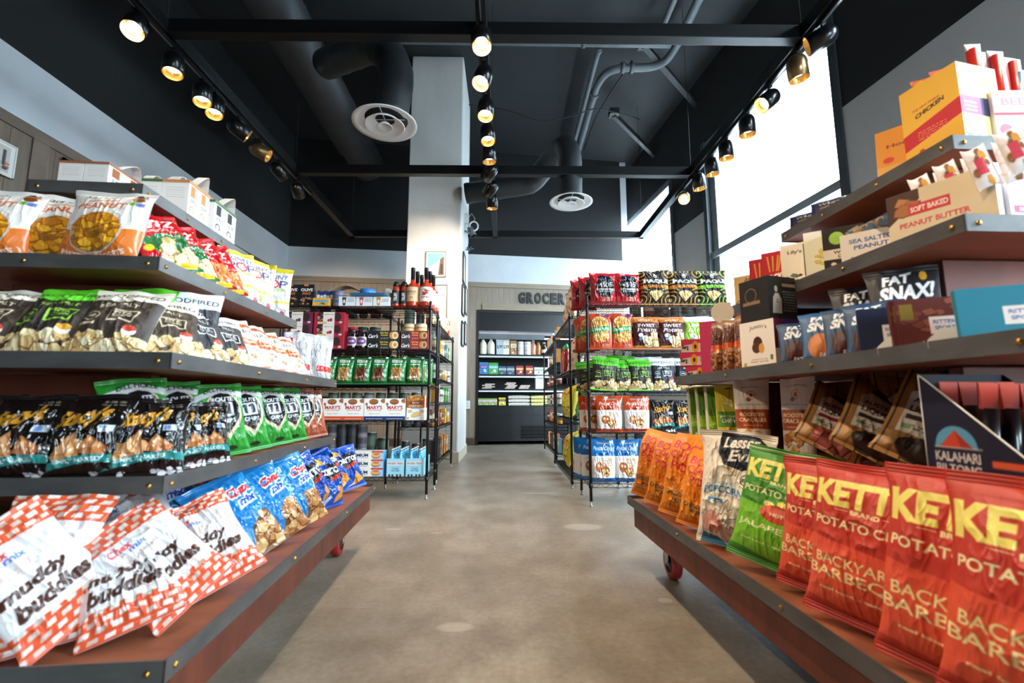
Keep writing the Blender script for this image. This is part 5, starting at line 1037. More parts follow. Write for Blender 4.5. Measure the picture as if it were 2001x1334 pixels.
for s, d, yaw, lean, roll, sc, z, pos in ((-.70, 1.72, 60, 38, -18, 1.04, 0, 'nearest the camera'), (-.70, 1.955, 62, 34, -16, 1.04, 0, 'second in the front row'), (-.70, 2.18, 62, 26, -12, 1.04, 0, 'third in the front row, beside the darker blue ones'), (-.93, 1.68, 60, 42, -12, 1.1, .03, 'in the back row behind the nearest'), (-.95, 1.92, 60, 38, -10, 1.05, .02, 'in the back row, middle'), (-1.0, 2.05, 50, 25, 0, 1.1, 0, 'deep in the shade at the back')):
    pg('chex', 'L', s, d, Z_[0]+z, 'sky blue snack mix bag ' + pos, 'snack bag', 'sky blue snack mix bags', yaw=yaw, lean=lean, roll=roll, sc=sc)
for s, d, yaw, lean, sc, z, pos in ((-.82, 2.33, 55, 28, .9, 0, 'just behind the last sky blue bag'), (-.73, 2.42, 58, 26, 1.08, 0, 'second in the front row'), (-.73, 2.61, 60, 24, 1.08, 0, 'third in the front row'), (-.73, 2.80, 58, 24, 1.08, 0, 'fourth in the front row'), (-.73, 3.02, 55, 20, 1.05, 0, 'last at the tray end'), (-.95, 2.36, 45, 24, 1.05, .02, 'in the back row with an orange chip showing'), (-.95, 2.62, 45, 22, 1.05, .01, 'in the back row, middle'), (-.93, 2.88, 40, 10, 1.08, .0, 'in the back row, farthest')):
    pg('dorito', 'L', s, d, Z_[0]+z, 'dark blue tortilla chip bag ' + pos, 'snack bag', 'dark blue tortilla chip bags', yaw=yaw+14*math.sin(d*37), lean=lean+8*math.sin(d*23), sc=sc, roll=-10+12*math.sin(d*51))
for s, d, rl, pos in ((-1.15, 1.62, 8, 'upright with its cream name plate showing'), (-1.28, 1.60, -20, 'tipped over beside the other one'), (-1.40, 1.56, 5, 'nearest the left photo edge')):
    pg('snyder', 'L', s, d, Z_[0], 'dark brown pretzel bag in the shade ' + pos, 'snack bag', 'dark brown pretzel bags', yaw=5, lean=14, roll=rl)
# ---- left gondola, top tray: open white cartons
def oat(rim, txt):
    def f(k):
        w, d, h = .115, .23, .18; a = Art(60, 90, 'efece8'); a.fine(.15, .55, .85, .85, 'c8c2bc', 5, .25); s = Art(110, 90, 'f0eeec')
        for x in (.04, .54): s.rect(x+.06, .62, x+.26, .90, rim if txt else '24282c'); s.fine(x+.06, .46, x+.38, .58, '3a3c40', 3, .5); s.ell(x+.16, .30, .10, .10, rim if txt else '24282c', .45); s.rect(x, .0, x+.44, .24, 'f0eeec')
        s.text('OAT BARS', .5, .12, .8, .09, '8a8c90', bold=.005); s.rect(.49, 0, .5, 1, 'd0ccc8')
        g = [panel((-w/2,-d/2,0), (w,0,0), (0,0,h), a.out()), panel((w/2,-d/2,0), (0,d,0), (0,0,h), s.out()), panel((w/2,d/2,0), (-w,0,0), (0,0,h), 'efece8'), panel((-w/2,d/2,0), (0,-d,0), (0,0,h), 'efece8'), panel((-w/2,-d/2,h*.8), (w,0,0), (0,d,0), 'e0dad2')]
        me = gridmesh('snack_carton', g, CARD); me.polygons.foreach_set('use_smooth', np.zeros(len(me.polygons), bool)); r = MB(); e = .003
        r.box(-w/2-e, w/2+e, -d/2-e, -d/2, h-.012, h); r.box(-w/2-e, w/2+e, d/2, d/2+e, h-.012, h); r.box(-w/2-e, -w/2, -d/2, d/2, h-.012, h); r.box(w/2, w/2+e, -d/2, d/2, h-.012, h)
        fl = MB(); n = 8
        for sx in (-.03, .03):
            c = [(sx+.028*math.sin(i_/n*PI)*(1 if sx > 0 else -1), d/2-.01-i_/n*d*.75, h-.02+.085*math.sin(PI*(i_/n)**.7)) for i_ in range(n+1)]
            for p, q in zip(c[:-1], c[1:]): fl.add([(p[0]-.022, p[1], p[2]), (p[0]+.022, p[1], p[2]), (q[0]+.022, q[1], q[2]), (q[0]-.022, q[1], q[2]), (p[0]-.022, p[1], p[2]-.002), (p[0]+.022, p[1], p[2]-.002), (q[0]+.022, q[1], q[2]-.002), (q[0]-.022, q[1], q[2]-.002)], [(0,1,2,3),(7,6,5,4),(0,4,5,1),(1,5,6,2),(2,6,7,3),(3,7,4,0)])
        return [('snack_carton', me), ('coloured_rim', r.mesh('coloured_rim', mat('rim_'+rim, rim, .6))), ('torn_flap', fl.mesh('torn_flap', mat('white_card', 'efebe6', .6)))]
    return f
kind('oat_b', oat('9a5a34', 1)); kind('oat_g', oat('4a6a3a', 0)); kind('oat_o', oat('c8824c', 1))
for kd, s, d, sc, look in (('oat_b', -1.463, 1.925, (.76, .85, .72), 'open white snack carton with brown rim on the top tray, right of the pair'), ('oat_b', -1.555, 1.925, (.76, .85, .72), 'open white snack carton with brown rim on the top tray, left of the pair'),
    ('oat_g', -1.43, 2.14, (.98, .7, 1.0), 'open white snack carton with green rim, left of its orange-labelled neighbour'), ('oat_o', -1.315, 2.14, (.98, .7, 1.0), 'open white snack carton with orange labels, in the middle of the top tray'), ('oat_g', -1.31, 2.36, (.98, .9, 1.0), 'open white snack carton with black and green labels, farthest on the top tray')):
    pg(kd, 'L', s, d, Z_[4], look, 'carton', 'open white snack cartons', sc=sc)
# ================================================================= right gondola
for s, d, yaw, lean, sc, z, pos in ((.905, 2.57, -46, 8, 1.04, 0, 'at the far tray end'), (.905, 2.37, -46, 8, 1.0, 0, 'second from the far tray end'), (.905, 2.14, -44, 8, 1.06, 0, 'next to the cream popcorn bag'), (1.0, 2.62, -30, 2, .95, .0, 'in the back row with folded top'), (.905, 1.98, -44, 8, .90, 0, 'squeezed low behind the cream popcorn bag')):
    pg('boom_o', 'R', s, d, Z_[0]+z, 'orange cheddar popcorn bag ' + pos, 'snack bag', 'orange popcorn bags', yaw=yaw, lean=lean, sc=sc*1.06, roll=9)
pg('evil', 'R', .90, 1.77, Z_[0], 'tall cream popcorn bag with black script patch, between orange and green bags', 'snack bag', yaw=-42, lean=8, roll=4, sc=1.14)
pg('ket_g', 'R', .90, 1.50, Z_[0], 'bright green potato chip bag leaning right, beside the cream popcorn bag', 'snack bag', yaw=-54, lean=14, roll=10, sc=1.06)
pg('ket_dg', 'R', 1.08, 1.40, Z_[0], 'dark green potato chip bag in shade behind the bright green one', 'snack bag', yaw=-50, lean=4, sc=.8)
for s, d, yaw, lean, sc, pos in ((.94, 1.30, -58, 5, .92, 'half hidden behind the front ones, farthest'), (.90, 1.12, -62, 7, .96, 'left one of the front row'), (.90, .89, -64, 7, 1.0, 'in the middle of the front row'), (.90, .63, -64, 7, 1.0, 'cut by the right photo edge'), (1.03, 1.02, -40, 2, .82, 'in the back row, left'), (1.03, .82, -40, 2, .82, 'in the back row, right')):
    pg('ket_r', 'R', s, d, Z_[0], 'red barbeque potato chip bag ' + pos, 'snack bag', 'red potato chip bags', yaw=yaw, lean=lean+2, sc=sc*1.12, roll=5)
for s, d, yaw, pos in ((1.12, 2.43, -22, 'farthest'), (1.12, 2.33, -24, 'second from the far end'), (1.12, 2.23, -26, 'third, beside the yellow-green one')):
    pg('tallg', 'R', s, d, Z_[1], 'narrow green pouch seen from its back, ' + pos, 'pouch', 'narrow green pouches', yaw=yaw, lean=4)
pg('tallf', 'R', 1.12, 2.12, Z_[1], 'narrow yellow-green pouch of dried pieces showing its front', 'pouch', 'narrow green pouches', yaw=-25, lean=4)
pg('rooster', 'R', 1.11, 1.915, Z_[1], 'tall white and rust pouch, the front one under the third tray', 'pouch', 'white and rust pouches', yaw=-32, lean=4, sc=.92)
pg('rooster', 'R', 1.20, 1.76, Z_[1], 'tall white and rust pouch, the one half hidden behind', 'pouch', 'white and rust pouches', yaw=-66, lean=2, sc=.92)
for kd, s, d, yaw, lean, roll, z, look in (('lic_r', 1.11, 1.50, -30, 46, 30, 0, 'striped brown licorice bag with a red band, first of the slumped row'), ('lic_b', 1.11, 1.33, -30, 42, 30, 0, 'striped brown licorice bag with a black band, second of the slumped row'), ('lic_b', 1.13, 1.20, -42, 36, 26, 0, 'striped brown licorice bag third of the slumped row, turned narrow'), ('lic_b', 1.26, 1.20, -35, 28, 18, 0, 'striped brown licorice bag standing behind the slumped row'), ('lic_b', 1.28, 1.34, -30, 22, 6, 0, 'striped brown licorice bag deep in the shade at the left')):
    pg(kd, 'R', s, d, Z_[1], look, 'licorice bag', 'striped licorice bags', yaw=yaw, lean=lean, roll=roll, sc=1.12)
# biltong display box
def biltong():
    r = empty('jerky_display_box', gw('R', 1.06, 1.09, Z_[1]), ANG['R']); tag(r, 'dark navy slant-sided display box of jerky sticks at the right edge', 'display box')
    nx, ny = 130, 120; a = Art(nx, ny, '1c1c30'); a.ell(.26, .40, .17, .17, '5a9cc0'); a.rect(.05, .22, .5, .40, '1c1c30'); a.poly([(.12, .40), (.26, .54), (.40, .40)], 'c8452c'); a.poly([(.26, .54), (.40, .40), (.30, .40)], '9c3422'); a.rect(.08, .395, .46, .405, 'd8d0cc')
    a.text('KALAHARI', .26, .33, .36, .075, 'd8d0cc', bold=.03); a.text('BILTONG', .26, .235, .36, .075, 'd8d0cc', bold=.03); a.fine(.08, .12, .45, .17, '8a86a0', 2, .3); a.rect(.52, .28, .82, .33, 'd85a30'); a.fine(.55, .1, .95, .25, '6a6880', 3, .25); a.rect(.85, .28, 1, .33, 'c8b8a0')
    art = a.out(); L_, H = .28, .285; u = np.linspace(0, 1, nx)[None]; v = np.linspace(0, 1, ny)[:, None]
    top = np.clip(H-(u*L_)*.86, .075, H); y = -u*L_*np.ones_like(v); z = v*np.ones_like(u)*H; z = np.minimum(z, top)
    link('side_panel', gridmesh('side_panel', [(np.stack([0*z, y, z], -1), art)], CARD), r); w = .22
    MB().prism([(0, 0), (-L_, 0), (-L_, .075), (-.244, .075), (0, H)], .0005, .003, 'x').build('side_card', M['navy'], r); MB().prism([(0, 0), (-L_, 0), (-L_, .075), (-.244, .075), (0, H)], w, w+.003, 'x').build('side_card', M['navy'], r)
    MB().box(0, w, 0, .003, 0, H).build('back_card', M['navy'], r); MB().box(0, w, -L_, -L_+.003, 0, .075).build('front_card', M['navy'], r); MB().box(0, w, -L_, 0, 0, .003).build('bottom_card', M['navy'], r)
    e = MB(); e.tube([(.0, 0, H), (.0, -.244, .075), (0, -L_, .075)], .0022, 5); e.tube([(0, 0, 0), (0, 0, H)], .0018, 5); e.build('white_card_edge', M['whitep'], r)
M['navy'] = mat('navy_card', '1a1a2c', .6); biltong()
def stick(name, body, topc, w, h, fr=.78):
    def f(k):
        m = MB(); m.tube([(0,0,0), (0,0,h*(fr+.01))], w/2, 10); t = MB(); n = len(t.v); t.add([(-w*.55,-.004,h*fr),(w*.55,-.004,h*fr),(w*.7,-.001,h),(-w*.7,-.001,h),(-w*.55,.004,h*fr),(w*.55,.004,h*fr),(w*.7,.001,h),(-w*.7,.001,h)], [(0,1,2,3),(7,6,5,4),(0,4,5,1),(1,5,6,2),(2,6,7,3),(3,7,4,0)])
        return [(name, m.mesh(name, mat(name+body, body, .3, coat=.4))), ('crimped_top', t.mesh('crimped_top', mat(name+topc, topc, .3, coat=.3)))]
    return f
kind('jerky', stick('jerky_stick', '18141c', 'd8421c', .034, .26))
for r_ in range(3):
    for c_ in range(4):
        pg('jerky', 'R', 1.095+.048*c_, 1.06-.075*r_, Z_[1]+.004, f'black jerky stick with orange top, {["back","middle","front"][r_]} row of the navy box, {["aisle end","second from aisle","third from aisle","inner end"][c_]}', 'jerky stick', 'jerky sticks in the navy box', yaw=0, lean=-2-3*r_, sc=(.95, 1, 1-.03*r_))
# ---- third tier
for k_ in range(3): pg('berg', 'R', 1.105+.006*k_, 2.39, Z_[2]+.0692*k_, f'pink and cream chocolate box with a sunflower, {["bottom","middle","top"][k_]} of the stack', 'chocolate box', 'stacked sunflower chocolate boxes', yaw=-30+3*k_)
pd = empty('pink_display_card', gw('R', 1.17, 2.20, Z_[2]), ANG['R']+math.radians(-30)); tag(pd, 'pink display carton topped by a blank cream disc on the third tray', 'display box')
MB().box(-.12, .13, -.02, .05, 0, .28).build('carton_body', mat('pink_card', 'd83a64', .6), pd, bevel=.002)
MB().prism([(-.01+.052*math.cos(q*PI/24), .318+.052*math.sin(q*PI/24)) for q in range(48)], -.026, -.022, 'y').build('round_sign', mat('cream_card', 'e8dcc4', .6), pd)
for s, d, pos in ((1.075, 2.12, 'farthest, against the pink carton'), (1.085, 2.03, 'middle of the three'), (1.095, 1.945, 'nearest the white chocolate box')): pg('nuts', 'R', s, d, Z_[2], 'slim brown nut bag with orange bands, ' + pos, 'nut bag', 'slim nut bags', yaw=-55, lean=6, sc=(.8, 1, .95))
pg('justin', 'R', 1.125, 1.775, Z_[2], 'white peanut butter cup box under the dark gift box', 'chocolate box', yaw=-72, sc=1.06)
pg('blackbox', 'R', 1.125, 1.775, Z_[2]+.197, 'dark gift box with a white figure, stacked on the white box', 'gift box', yaw=-74)
for kd, s, d, yaw, lean, sc, z, look in (('fat_b', 1.085, 1.545, -32, 18, 1.0, 0, 'navy cookie pouch with a brown cookie beside the white box'), ('fat_o', 1.08, 1.42, -34, 20, 1.1, 0, 'blue cookie pouch with an orange cookie in the front row'), ('fat_b', 1.10, 1.33, -36, 18, 1.05, 0, 'navy cookie pouch just right of the orange cookie one'), ('fat_b', 1.12, 1.27, -40, 14, 1.05, 0, 'navy cookie pouch next to the navy chocolate bar'),
    ('fat_k', 1.24, 1.43, -28, 14, (1.25, 1, 1.65), 0, 'large black cookie pouch standing behind, left one'), ('fat_k', 1.24, 1.27, -28, 14, (1.3, 1, 1.75), 0, 'large black cookie pouch standing behind, right one')):
    pg(kd, 'R', s, d, Z_[2]+z, look, 'cookie pouch', 'cookie pouches', yaw=yaw, lean=lean, sc=sc)
pg('rit_n', 'R', 1.085, 1.185, Z_[2], 'square navy chocolate bar between the cookie pouches and brown bars', 'chocolate bar', yaw=-34, lean=8, sc=1.1)
for k_ in range(4): pg('rit_b', 'R', 1.085+.028*k_, 1.075-.012*k_, Z_[2], f'square brown nut chocolate bar, {["front one","second","third","rear one"][k_]} of the four', 'chocolate bar', 'brown nut chocolate bars', yaw=-30, lean=8, sc=(1.3, 1, 1.1))
pg('rit_t', 'R', 1.11, .90, Z_[2], 'wide teal chocolate bar at the right photo edge', 'chocolate bar', yaw=-30, lean=6, sc=(1.5, 1, 1.0))
m_ = mat('clear_divider', 'e6e2da', .25)
for s, d, pos in ((1.05, 1.115, 'left'), (1.05, .975, 'right')):
    o = MB().prism([(-.05, 0), (.05, 0), (.05, .02), (.025, .045), (-.025, .045), (-.05, .02)], -.002, .002, 'y').build('shelf_divider', m_); o.location = gw('R', s, d, Z_[2]); o.rotation_euler = (0, 0, ANG['R']+math.radians(-55)); tag(o, f'small pale plastic divider by the brown chocolate bars, {pos} one', 'divider', 'plastic dividers')
# ---- fourth tier
pg('chocolove', 'R', 1.32, 2.16, Z_[3], 'tan chocolate box with script lettering at the far end', 'chocolate box', yaw=-50, sc=1.05)
for k_ in range(4): pg('pocky', 'R', 1.265+.034*k_, 2.02-.012*k_, Z_[3], f'red biscuit stick box, {["front","second","third","fourth"][k_]} of the left file', 'biscuit box', 'red biscuit stick boxes', yaw=-45, sc=1.25)
for k_ in range(3): pg('pocky', 'R', 1.262+.034*k_, 1.92-.012*k_, Z_[3], f'red biscuit stick box, {["front","second","third"][k_]} of the right file', 'biscuit box', 'red biscuit stick boxes', yaw=-45, sc=1.25)
def b1(a): a.poly([(.3, 0), (.75, 0), (.6, 1), (.5, 1)], 'efe4d0'); [a.rect(.48+.07*q, .55, .53+.07*q, .95, '2a5c4c') for q in range(4)]; [a.rect(.48+.07*q, .25, .53+.07*q, .55, '4a2c1c') for q in range(4)]; a.heap(.1, .05, .4, .3, ['6a7a6a', '3a4a3a'], .06, 10, 2, '2a3228')
def b2(a): a.heap(.3, .3, .8, .6, ['e0c070', 'd8b060'], .09, 10, 4, 'b89040'); a.ell(.8, .12, .08, .07, 'c8843c')
def b3(a): a.rect(0, .30, 1, .52, 'e0d4c0'); a.ell(.35, .76, .18, .14, '9cc850'); a.ell(.62, .64, .14, .1, '8ab844'); a.heap(.1, .02, .8, .2, ['4a2818', 'e0d0b8'], .1, 10, 5, '1c120c')
def b4(a): a.heap(.66, .1, 1, .9, ['d89a3c', '2c3460', 'b87428'], .07, 16, 2, '8a5a20'); a.fine(.1, .2, .5, .3, '6a6a7a', 2)
kind('x1', bar_box('bar_display_box', .17, .10, .19, 'ece0cc', [("Lily's", .3, .8, .3, .1, '6a5a4a')], 0, b1)); kind('x2', bar_box('bar_display_box', .13, .10, .19, 'ece2cc', [], 0, b2)); kind('x3', bar_box('bar_display_box', .13, .10, .175, '2c241c', [('WICKED', .55, .45, .6, .07, '3a3028'), ('DARK', .55, .36, .4, .07, '3a3028')], 0, b3, '8aac3c'))
kind('x4', bar_box('bar_display_box', .24, .11, .115, 'e8dfd0', [('SEA SALTED', .36, .74, .5, .13, '4a68a8'), ('PEANUT', .36, .54, .4, .13, '4a68a8')], 0, b4))
def b5(a): a.poly([(0, 1), (.0, .4), (.34, .8), (.34, 1)], '4a3028'); a.heap(.12, .62, .3, .95, ['a8683c', 'b87848'], .1, 5, 3, '6a3c20'); a.rect(.22, .52, .62, .72, 'c83a40')
kind('x5', bar_box('bar_display_box', .24, .12, .16, 'd8c4a0', [('SOFT BAKED', .42, .62, .36, .10, 'f0e4d4'), ('PEANUT BUTTER', .45, .36, .66, .10, 'c8484a')], 0, b5, 'e6dcd8'))
def b6(a): a.rect(0, 0, 1, .12, '3a6aa8'); a.rect(.05, .2, .6, .34, 'e05a78'); a.rect(.65, .22, 1, .32, 'e88aa8')
kind('x6', bar_box('bar_display_box', .22, .11, .14, 'ece6ea', [('SOFT BAKED', .34, .27, .44, .07, 'f8eef0'), ('PEANUT', .34, .6, .5, .1, 'c88a9c')], 0, b6))
for kd, s, d, yaw, sc, look in (('x1', 1.30, 1.79, -42, 1, 'cream bar box with dark green sticks beside the red boxes'), ('x2', 1.29, 1.665, -38, 1, 'plain cream bar box between green-stick and dark chocolate boxes'), ('x3', 1.29, 1.565, -40, .95, 'dark chocolate bar box with lime dots'), ('x4', 1.30, 1.435, -48, .98, 'low cream box of salted peanut bars with blue letters'), ('x5', 1.30, 1.14, -66, 1, 'kraft carton of peanut butter bars with a red stripe'), ('x6', 1.46, 1.135, 2, 1, 'white and pink bar carton facing the camera at the tray end'), ('x6', 1.69, 1.135, 2, 1, 'white and pink bar carton at the right photo edge')):
    pg(kd, 'R', s, d, Z_[3], look, 'bar box', 'bar boxes on the fourth tray', yaw=yaw, sc=sc)
def barpack(c1, c2, tc):
    def f(k):
        a = Art(60, 40, c1); a.rect(.25, 0, .75, 1, c2); a.heap(.05, .1, .95, .9, [c1, 'd8983c', '8a5a34'], .12, 12, 3+k, 'b0a898'); a.rect(.3, .3, .7, .7, tc)
        return bag('snack_bar', .15, .055, .02, a.out(), c1, FILM, seed=401+k, crumple=.6, split=False)
    return f
kind('almbar', barpack('e8e0d4', '5a86a8', '4a78a0'), 2); kind('whbar', barpack('eeeaec', 'e8dcd8', 'c84858'), 2); kind('grnbar', barpack('8aac3c', '3a3428', '2a2418'))
for k_ in range(6): pg('almbar', 'R', 1.31+.03*(k_ % 2), 1.51-.035*k_, Z_[3]+.116, f'white and blue almond bar lying in the peanut bar box, {["first","second","third","fourth","fifth","sixth"][k_]} from its far end', 'snack bar', 'almond bars', yaw=-100+8*(k_ % 3), lean=-60+10*(k_ % 2), sc=.9)
for k_ in range(7): pg('whbar', 'R', 1.28+.035*(k_ % 2), 1.24-.04*k_+.02, Z_[3]+.15, f'white wrapped bar sticking out of the kraft carton, {["first","second","third","fourth","fifth","sixth","seventh"][k_]} from its far end', 'snack bar', 'white wrapped bars', yaw=-52, roll=78+5*(k_ % 2), lean=10, sc=.85)
for k_ in range(5): pg('whbar', 'R', 1.40+.075*k_, 1.14, Z_[3]+.13, f'white wrapped bar standing in the pink carton, {["leftmost","second from left","middle","second from right","rightmost"][k_]}', 'snack bar', 'white bars in the pink cartons', yaw=4, roll=84+4*(k_ % 2), lean=6, sc=1.05)
# ---- top tray
def navyp(k):
    a = Art(90, 70, '1c2650'); a.text('WHITE', .55, .68, .7, .16, 'c8b070', shear=.2, bold=.02); a.text('CHOCOLATE', .55, .46, .6, .1, 'c8b070', shear=.2); a.ell(.6, .24, .14, .1, '8a9ab8'); return bag('snack_pouch', .15, .115, .03, a.out(), '18204a', MATTE, seed=421+k)
kind('navyp', navyp)
for s, d, pos, yw in ((1.475, 2.0, 'left one', -46), (1.475, 1.85, 'right one', -44)): pg('navyp', 'R', s, d, Z_[4], 'small navy snack pouch at the far end of the top tray, ' + pos, 'snack pouch', 'navy pouches', yaw=yw, lean=30)
def tealp(k):
    a = Art(60, 50, '8ab8bc'); a.heap(.1, .1, .9, .9, ['c8b070', 'a8d0d0', '6a9aa0'], .12, 14, 2, '7aa8ac'); return bag('snack_pouch', .17, .11, .04, a.out(), '7aa8b0', FILM, seed=431)
kind('tealp', tealp); pg('tealp', 'R', 1.485, 1.66, Z_[4], 'pale teal snack pouch lying flat behind the orange box', 'snack pouch', yaw=-40, lean=58)
def ob(a): a.rect(.0, 0, 1, .22, 'd8a050'); a.ell(.8, .12, .12, .1, '5a3a1c'); a.heap(.6, .7, .9, .95, ['6a7a5a', 'c8502c'], .1, 5, 3, 'd88a2c'); a.ell(.22, .34, .1, .06, 'c8402c')
kind('x7', bar_box('bar_display_box', .16, .09, .19, 'd88a26', [('Honey', .5, .62, .6, .1, '8a3a14')], 0, ob, 'c8521e')); pg('x7', 'R', 1.50, 1.50, Z_[4], 'orange bar box leaning back beside the tall yellow box', 'bar box', yaw=-52, lean=8)
def yb(a): a.poly([(0, .42), (1, .58), (1, .38), (0, .22)], 'c02a34'); a.text('THE NEW PRIMAL', .45, .70, .5, .03, 'b8503c', rise=1); a.text('CHICKEN', .5, .635, .5, .055, '2c2420', rise=1.2, bold=.04); a.fine(.25, .3, .75, .42, 'e89a6a', 4, .3); a.ell(.3, .15, .05, .035, 'c8402c'); a.fine(.4, .13, .8, .16, 'c8502c', 1); a.rect(.35, .03, .55, .07, '5a8a9a')
def ys(a): a.rect(0, .38, 1, .60, 'e05a8a'); a.ell(.5, .80, .36, .07, 'e88ab8'); a.fine(.2, .42, .8, .56, 'f0c8dc', 3, .4); a.rect(.1, .1, .4, .15, '7ab0d8'); a.rect(.55, .1, .8, .15, '9ac0d8')
def f_(k):
    a = Art(110, 210, 'e4b03c'); yb(a); s = Art(60, 160, 'f0e0a0'); ys(s); s2 = Art(60, 160, 'f0e0a0'); ys(s2); s2.rect(0, .38, 1, .60, '3c3a58'); s2.ell(.5, .80, .36, .07, 'e0a060')
    return carton('stick_display_box', .175, .17, .27, a.out(), np.concatenate([s.out(), s2.out()], 1), 'e8c050')
kind('ybox', f_); pg('ybox', 'R', 1.555, 1.375, Z_[4], 'tall yellow meat stick box with a red sash on the top tray corner', 'display box', yaw=-80, sc=(1, 1, 1.05))
def beefs(a): a.rect(0, 0, 1, .12, '3a6aa0'); a.rect(.0, .55, .9, .60, 'd84a58'); a.ell(.15, .3, .1, .1, 'b87a8a'); a.fine(.1, .2, .8, .4, 'b88a94', 4, .3)
kind('beef', bar_box('stick_display_box', .20, .14, .19, 'efe9ec', [('BEEF', .38, .80, .5, .14, 'd08a94')], 0, beefs)); pg('beef', 'R', 1.74, 1.345, Z_[4], 'white beef stick box at the right photo edge, holding red sticks', 'display box', yaw=-4)
for nm, b_, t_ in (('stick_y', 'd8b040', 'e0705c'), ('stick_r', 'c42a24', 'd8d4d4'), ('stick_b', '3a9ad0', 'c8dce8')): kind(nm, stick('meat_stick', b_, t_, .034, .30, .94))
for k_ in range(6): pg('stick_y', 'R', 1.50+.036*(k_ % 3)+.02*(k_//3), 1.40-.05*(k_//3), Z_[4]+.02, f'yellow wrapped meat stick in the tall yellow box, {["first","second","third"][k_%3]} in its {["back","front"][k_//3]} row', 'meat stick', 'yellow meat sticks', yaw=-30, lean=4, sc=(1.1, 1, 1.02))
for k_ in range(5): pg('stick_r', 'R', 1.665+.036*k_, 1.36+.02*(k_ % 2), Z_[4]+.02, f'red wrapped meat stick in the white box, {["leftmost","second from left","middle","second from right","rightmost"][k_]}', 'meat stick', 'red meat sticks', yaw=0, lean=-3+2*k_, roll=-5+3*k_, sc=(1.25, 1, 1.28))
for k_ in range(3): pg('stick_b', 'R', 1.80+.03*k_, 1.42-.02*k_, Z_[4]+.02, f'blue wrapped meat stick at the right photo edge, {["left","middle","right"][k_]} of three', 'meat stick', 'blue meat sticks', yaw=0, roll=4*k_, sc=(1.05, 1, 1.1))
# ================================================================= left wire rack (faces the camera)
def lr(k, x, lv, label, cat, group=None, y=4.70, z=0, rz=0, **kw): return put(k, (x, y, LZ[lv]+.005+z), label, cat, group, rz=rz, **kw)
W_ = ['leftmost', 'second from left', 'third from left', 'fourth from left', 'fifth from left', 'rightmost']
kind('olive', plainbox('olive_snack_box', .15, .05, .235, '1c1c20', 'd87a3c', 'f0e8dc')); kind('thinpk', plainbox('cracker_sleeve', .028, .09, .19, '2a3c70', 'e8e8ec', 'c8a860')); kind('fishbox', plainbox('fish_box', .165, .07, .085, 'e8a83c', '7ab4c0', '2a4a5a'))
def oliveb(k): a = Art(60, 90, '1e1c1e'); a.text('OLIVE', .5, .76, .8, .13, 'f0ece6', bold=.04); a.text('SNACK', .5, .60, .6, .12, 'e07a40', shear=.3, bold=.03); a.heap(.1, .08, .9, .45, ['3a3a40', '8a6a50', 'd08a50'], .1, 20, 3, '141214'); a.rect(.3, .92, .6, 1, 'e07a3c'); return carton('olive_snack_box', .15, .05, .235, a.out(), '23262c', '3a3c40')
kind('olive', oliveb)
def cupbox(c): 
    def f(k): a = Art(80, 44, 'e9e7e6'); a.poly([(.20, .92), (.46, .92), (.40, .1), (.26, .1)], c); a.ell(.33, .5, .06, .2, 'f0e8e0'); a.fine(.52, .45, .92, .85, '5a5c60', 3, .4); return carton('noodle_cup_box', .168, .12, .10, a.out(), 'e4e2e0', 'd8d6d2')
    return f
kind('cup_k', cupbox('3a3c40')); kind('cup_r', cupbox('c8484c')); kind('cup_o', cupbox('d88a2c'))
lr('olive', -2.06, 0, 'black olive snack box with white and orange lettering', 'snack box'); lr('olive', -2.22, 0, 'black olive snack box half hidden at the shelf end', 'snack box', 'olive boxes')
for i_ in range(5): lr('thinpk', -1.955+.034*i_, 0, f'thin dark blue cracker sleeve on the left rack, {W_[i_]} of five', 'cracker sleeve', 'thin blue sleeves', y=4.76, sc=(1, 1, .95-.05*(i_ % 2)))
lr('fishbox', -1.895, 0, 'low blue and yellow fish box on the top wire shelf', 'food box', y=4.67)
for i_ in range(3): lr('tin', -1.735, 0, f'round blue fish tin, {["bottom","middle","top"][i_]} of the stack', 'tin', 'stacked fish tins', z=.0555*i_)
for i_ in range(3): lr('tin', -1.60, 0, f'round blue fish tin in the stack behind the noodle boxes, {["bottom","middle","top"][i_]}', 'tin', 'stacked fish tins', y=4.84, z=.0555*i_)
tr = MB(); n = 10
for i_ in range(n): x0, x1 = -.17+.34*i_/n, -.17+.34*(i_+1)/n; z0, z1 = .05*math.sin(PI*i_/n)*1.3, .05*math.sin(PI*(i_+1)/n)*1.3; tr.add([(x0,-.08,z0),(x1,-.08,z1),(x1,.08,z1),(x0,.08,z0),(x0,-.08,z0-.003),(x1,-.08,z1-.003),(x1,.08,z1-.003),(x0,.08,z0-.003)], [(0,1,2,3),(7,6,5,4),(0,4,5,1),(1,5,6,2),(2,6,7,3),(3,7,4,0)])
o = tag(tr.build('torn_carton_lid', mat('kraft_card', 'd8b890', .7)), 'curved kraft carton lid lying on the fish tins', 'carton lid'); o.location = (-1.67, 4.78, LZ[0]+.175); o.rotation_euler = (0, .06, 0)
for kd, x, nm in (('cup_k', -1.63, 'black'), ('cup_r', -1.455, 'red'), ('cup_o', -1.28, 'orange')): lr(kd, x, 0, f'white noodle cup box with a {nm} cup printed on it', 'noodle box', 'white noodle cup boxes', z=0)
o = tag(MB().box(-.17, .17, -.09, .09, 0, .03).build('blue_display_tray', mat('blue_card', '2a5a80', .5)), 'flat blue display tray lying across the noodle cup boxes', 'tray'); o.location = (-1.42, 4.70, LZ[0]+.108)
o = tag(MB().lathe([(.001,0),(.075,0),(.078,.01),(.078,.05),(.001,.052)], 28, cap=False).build('blue_plastic_tub', mat('blue_plastic', '3a7ac8', .4)), 'round blue plastic tub on the flat blue tray', 'tub'); o.location = (-1.44, 4.70, LZ[0]+.14)
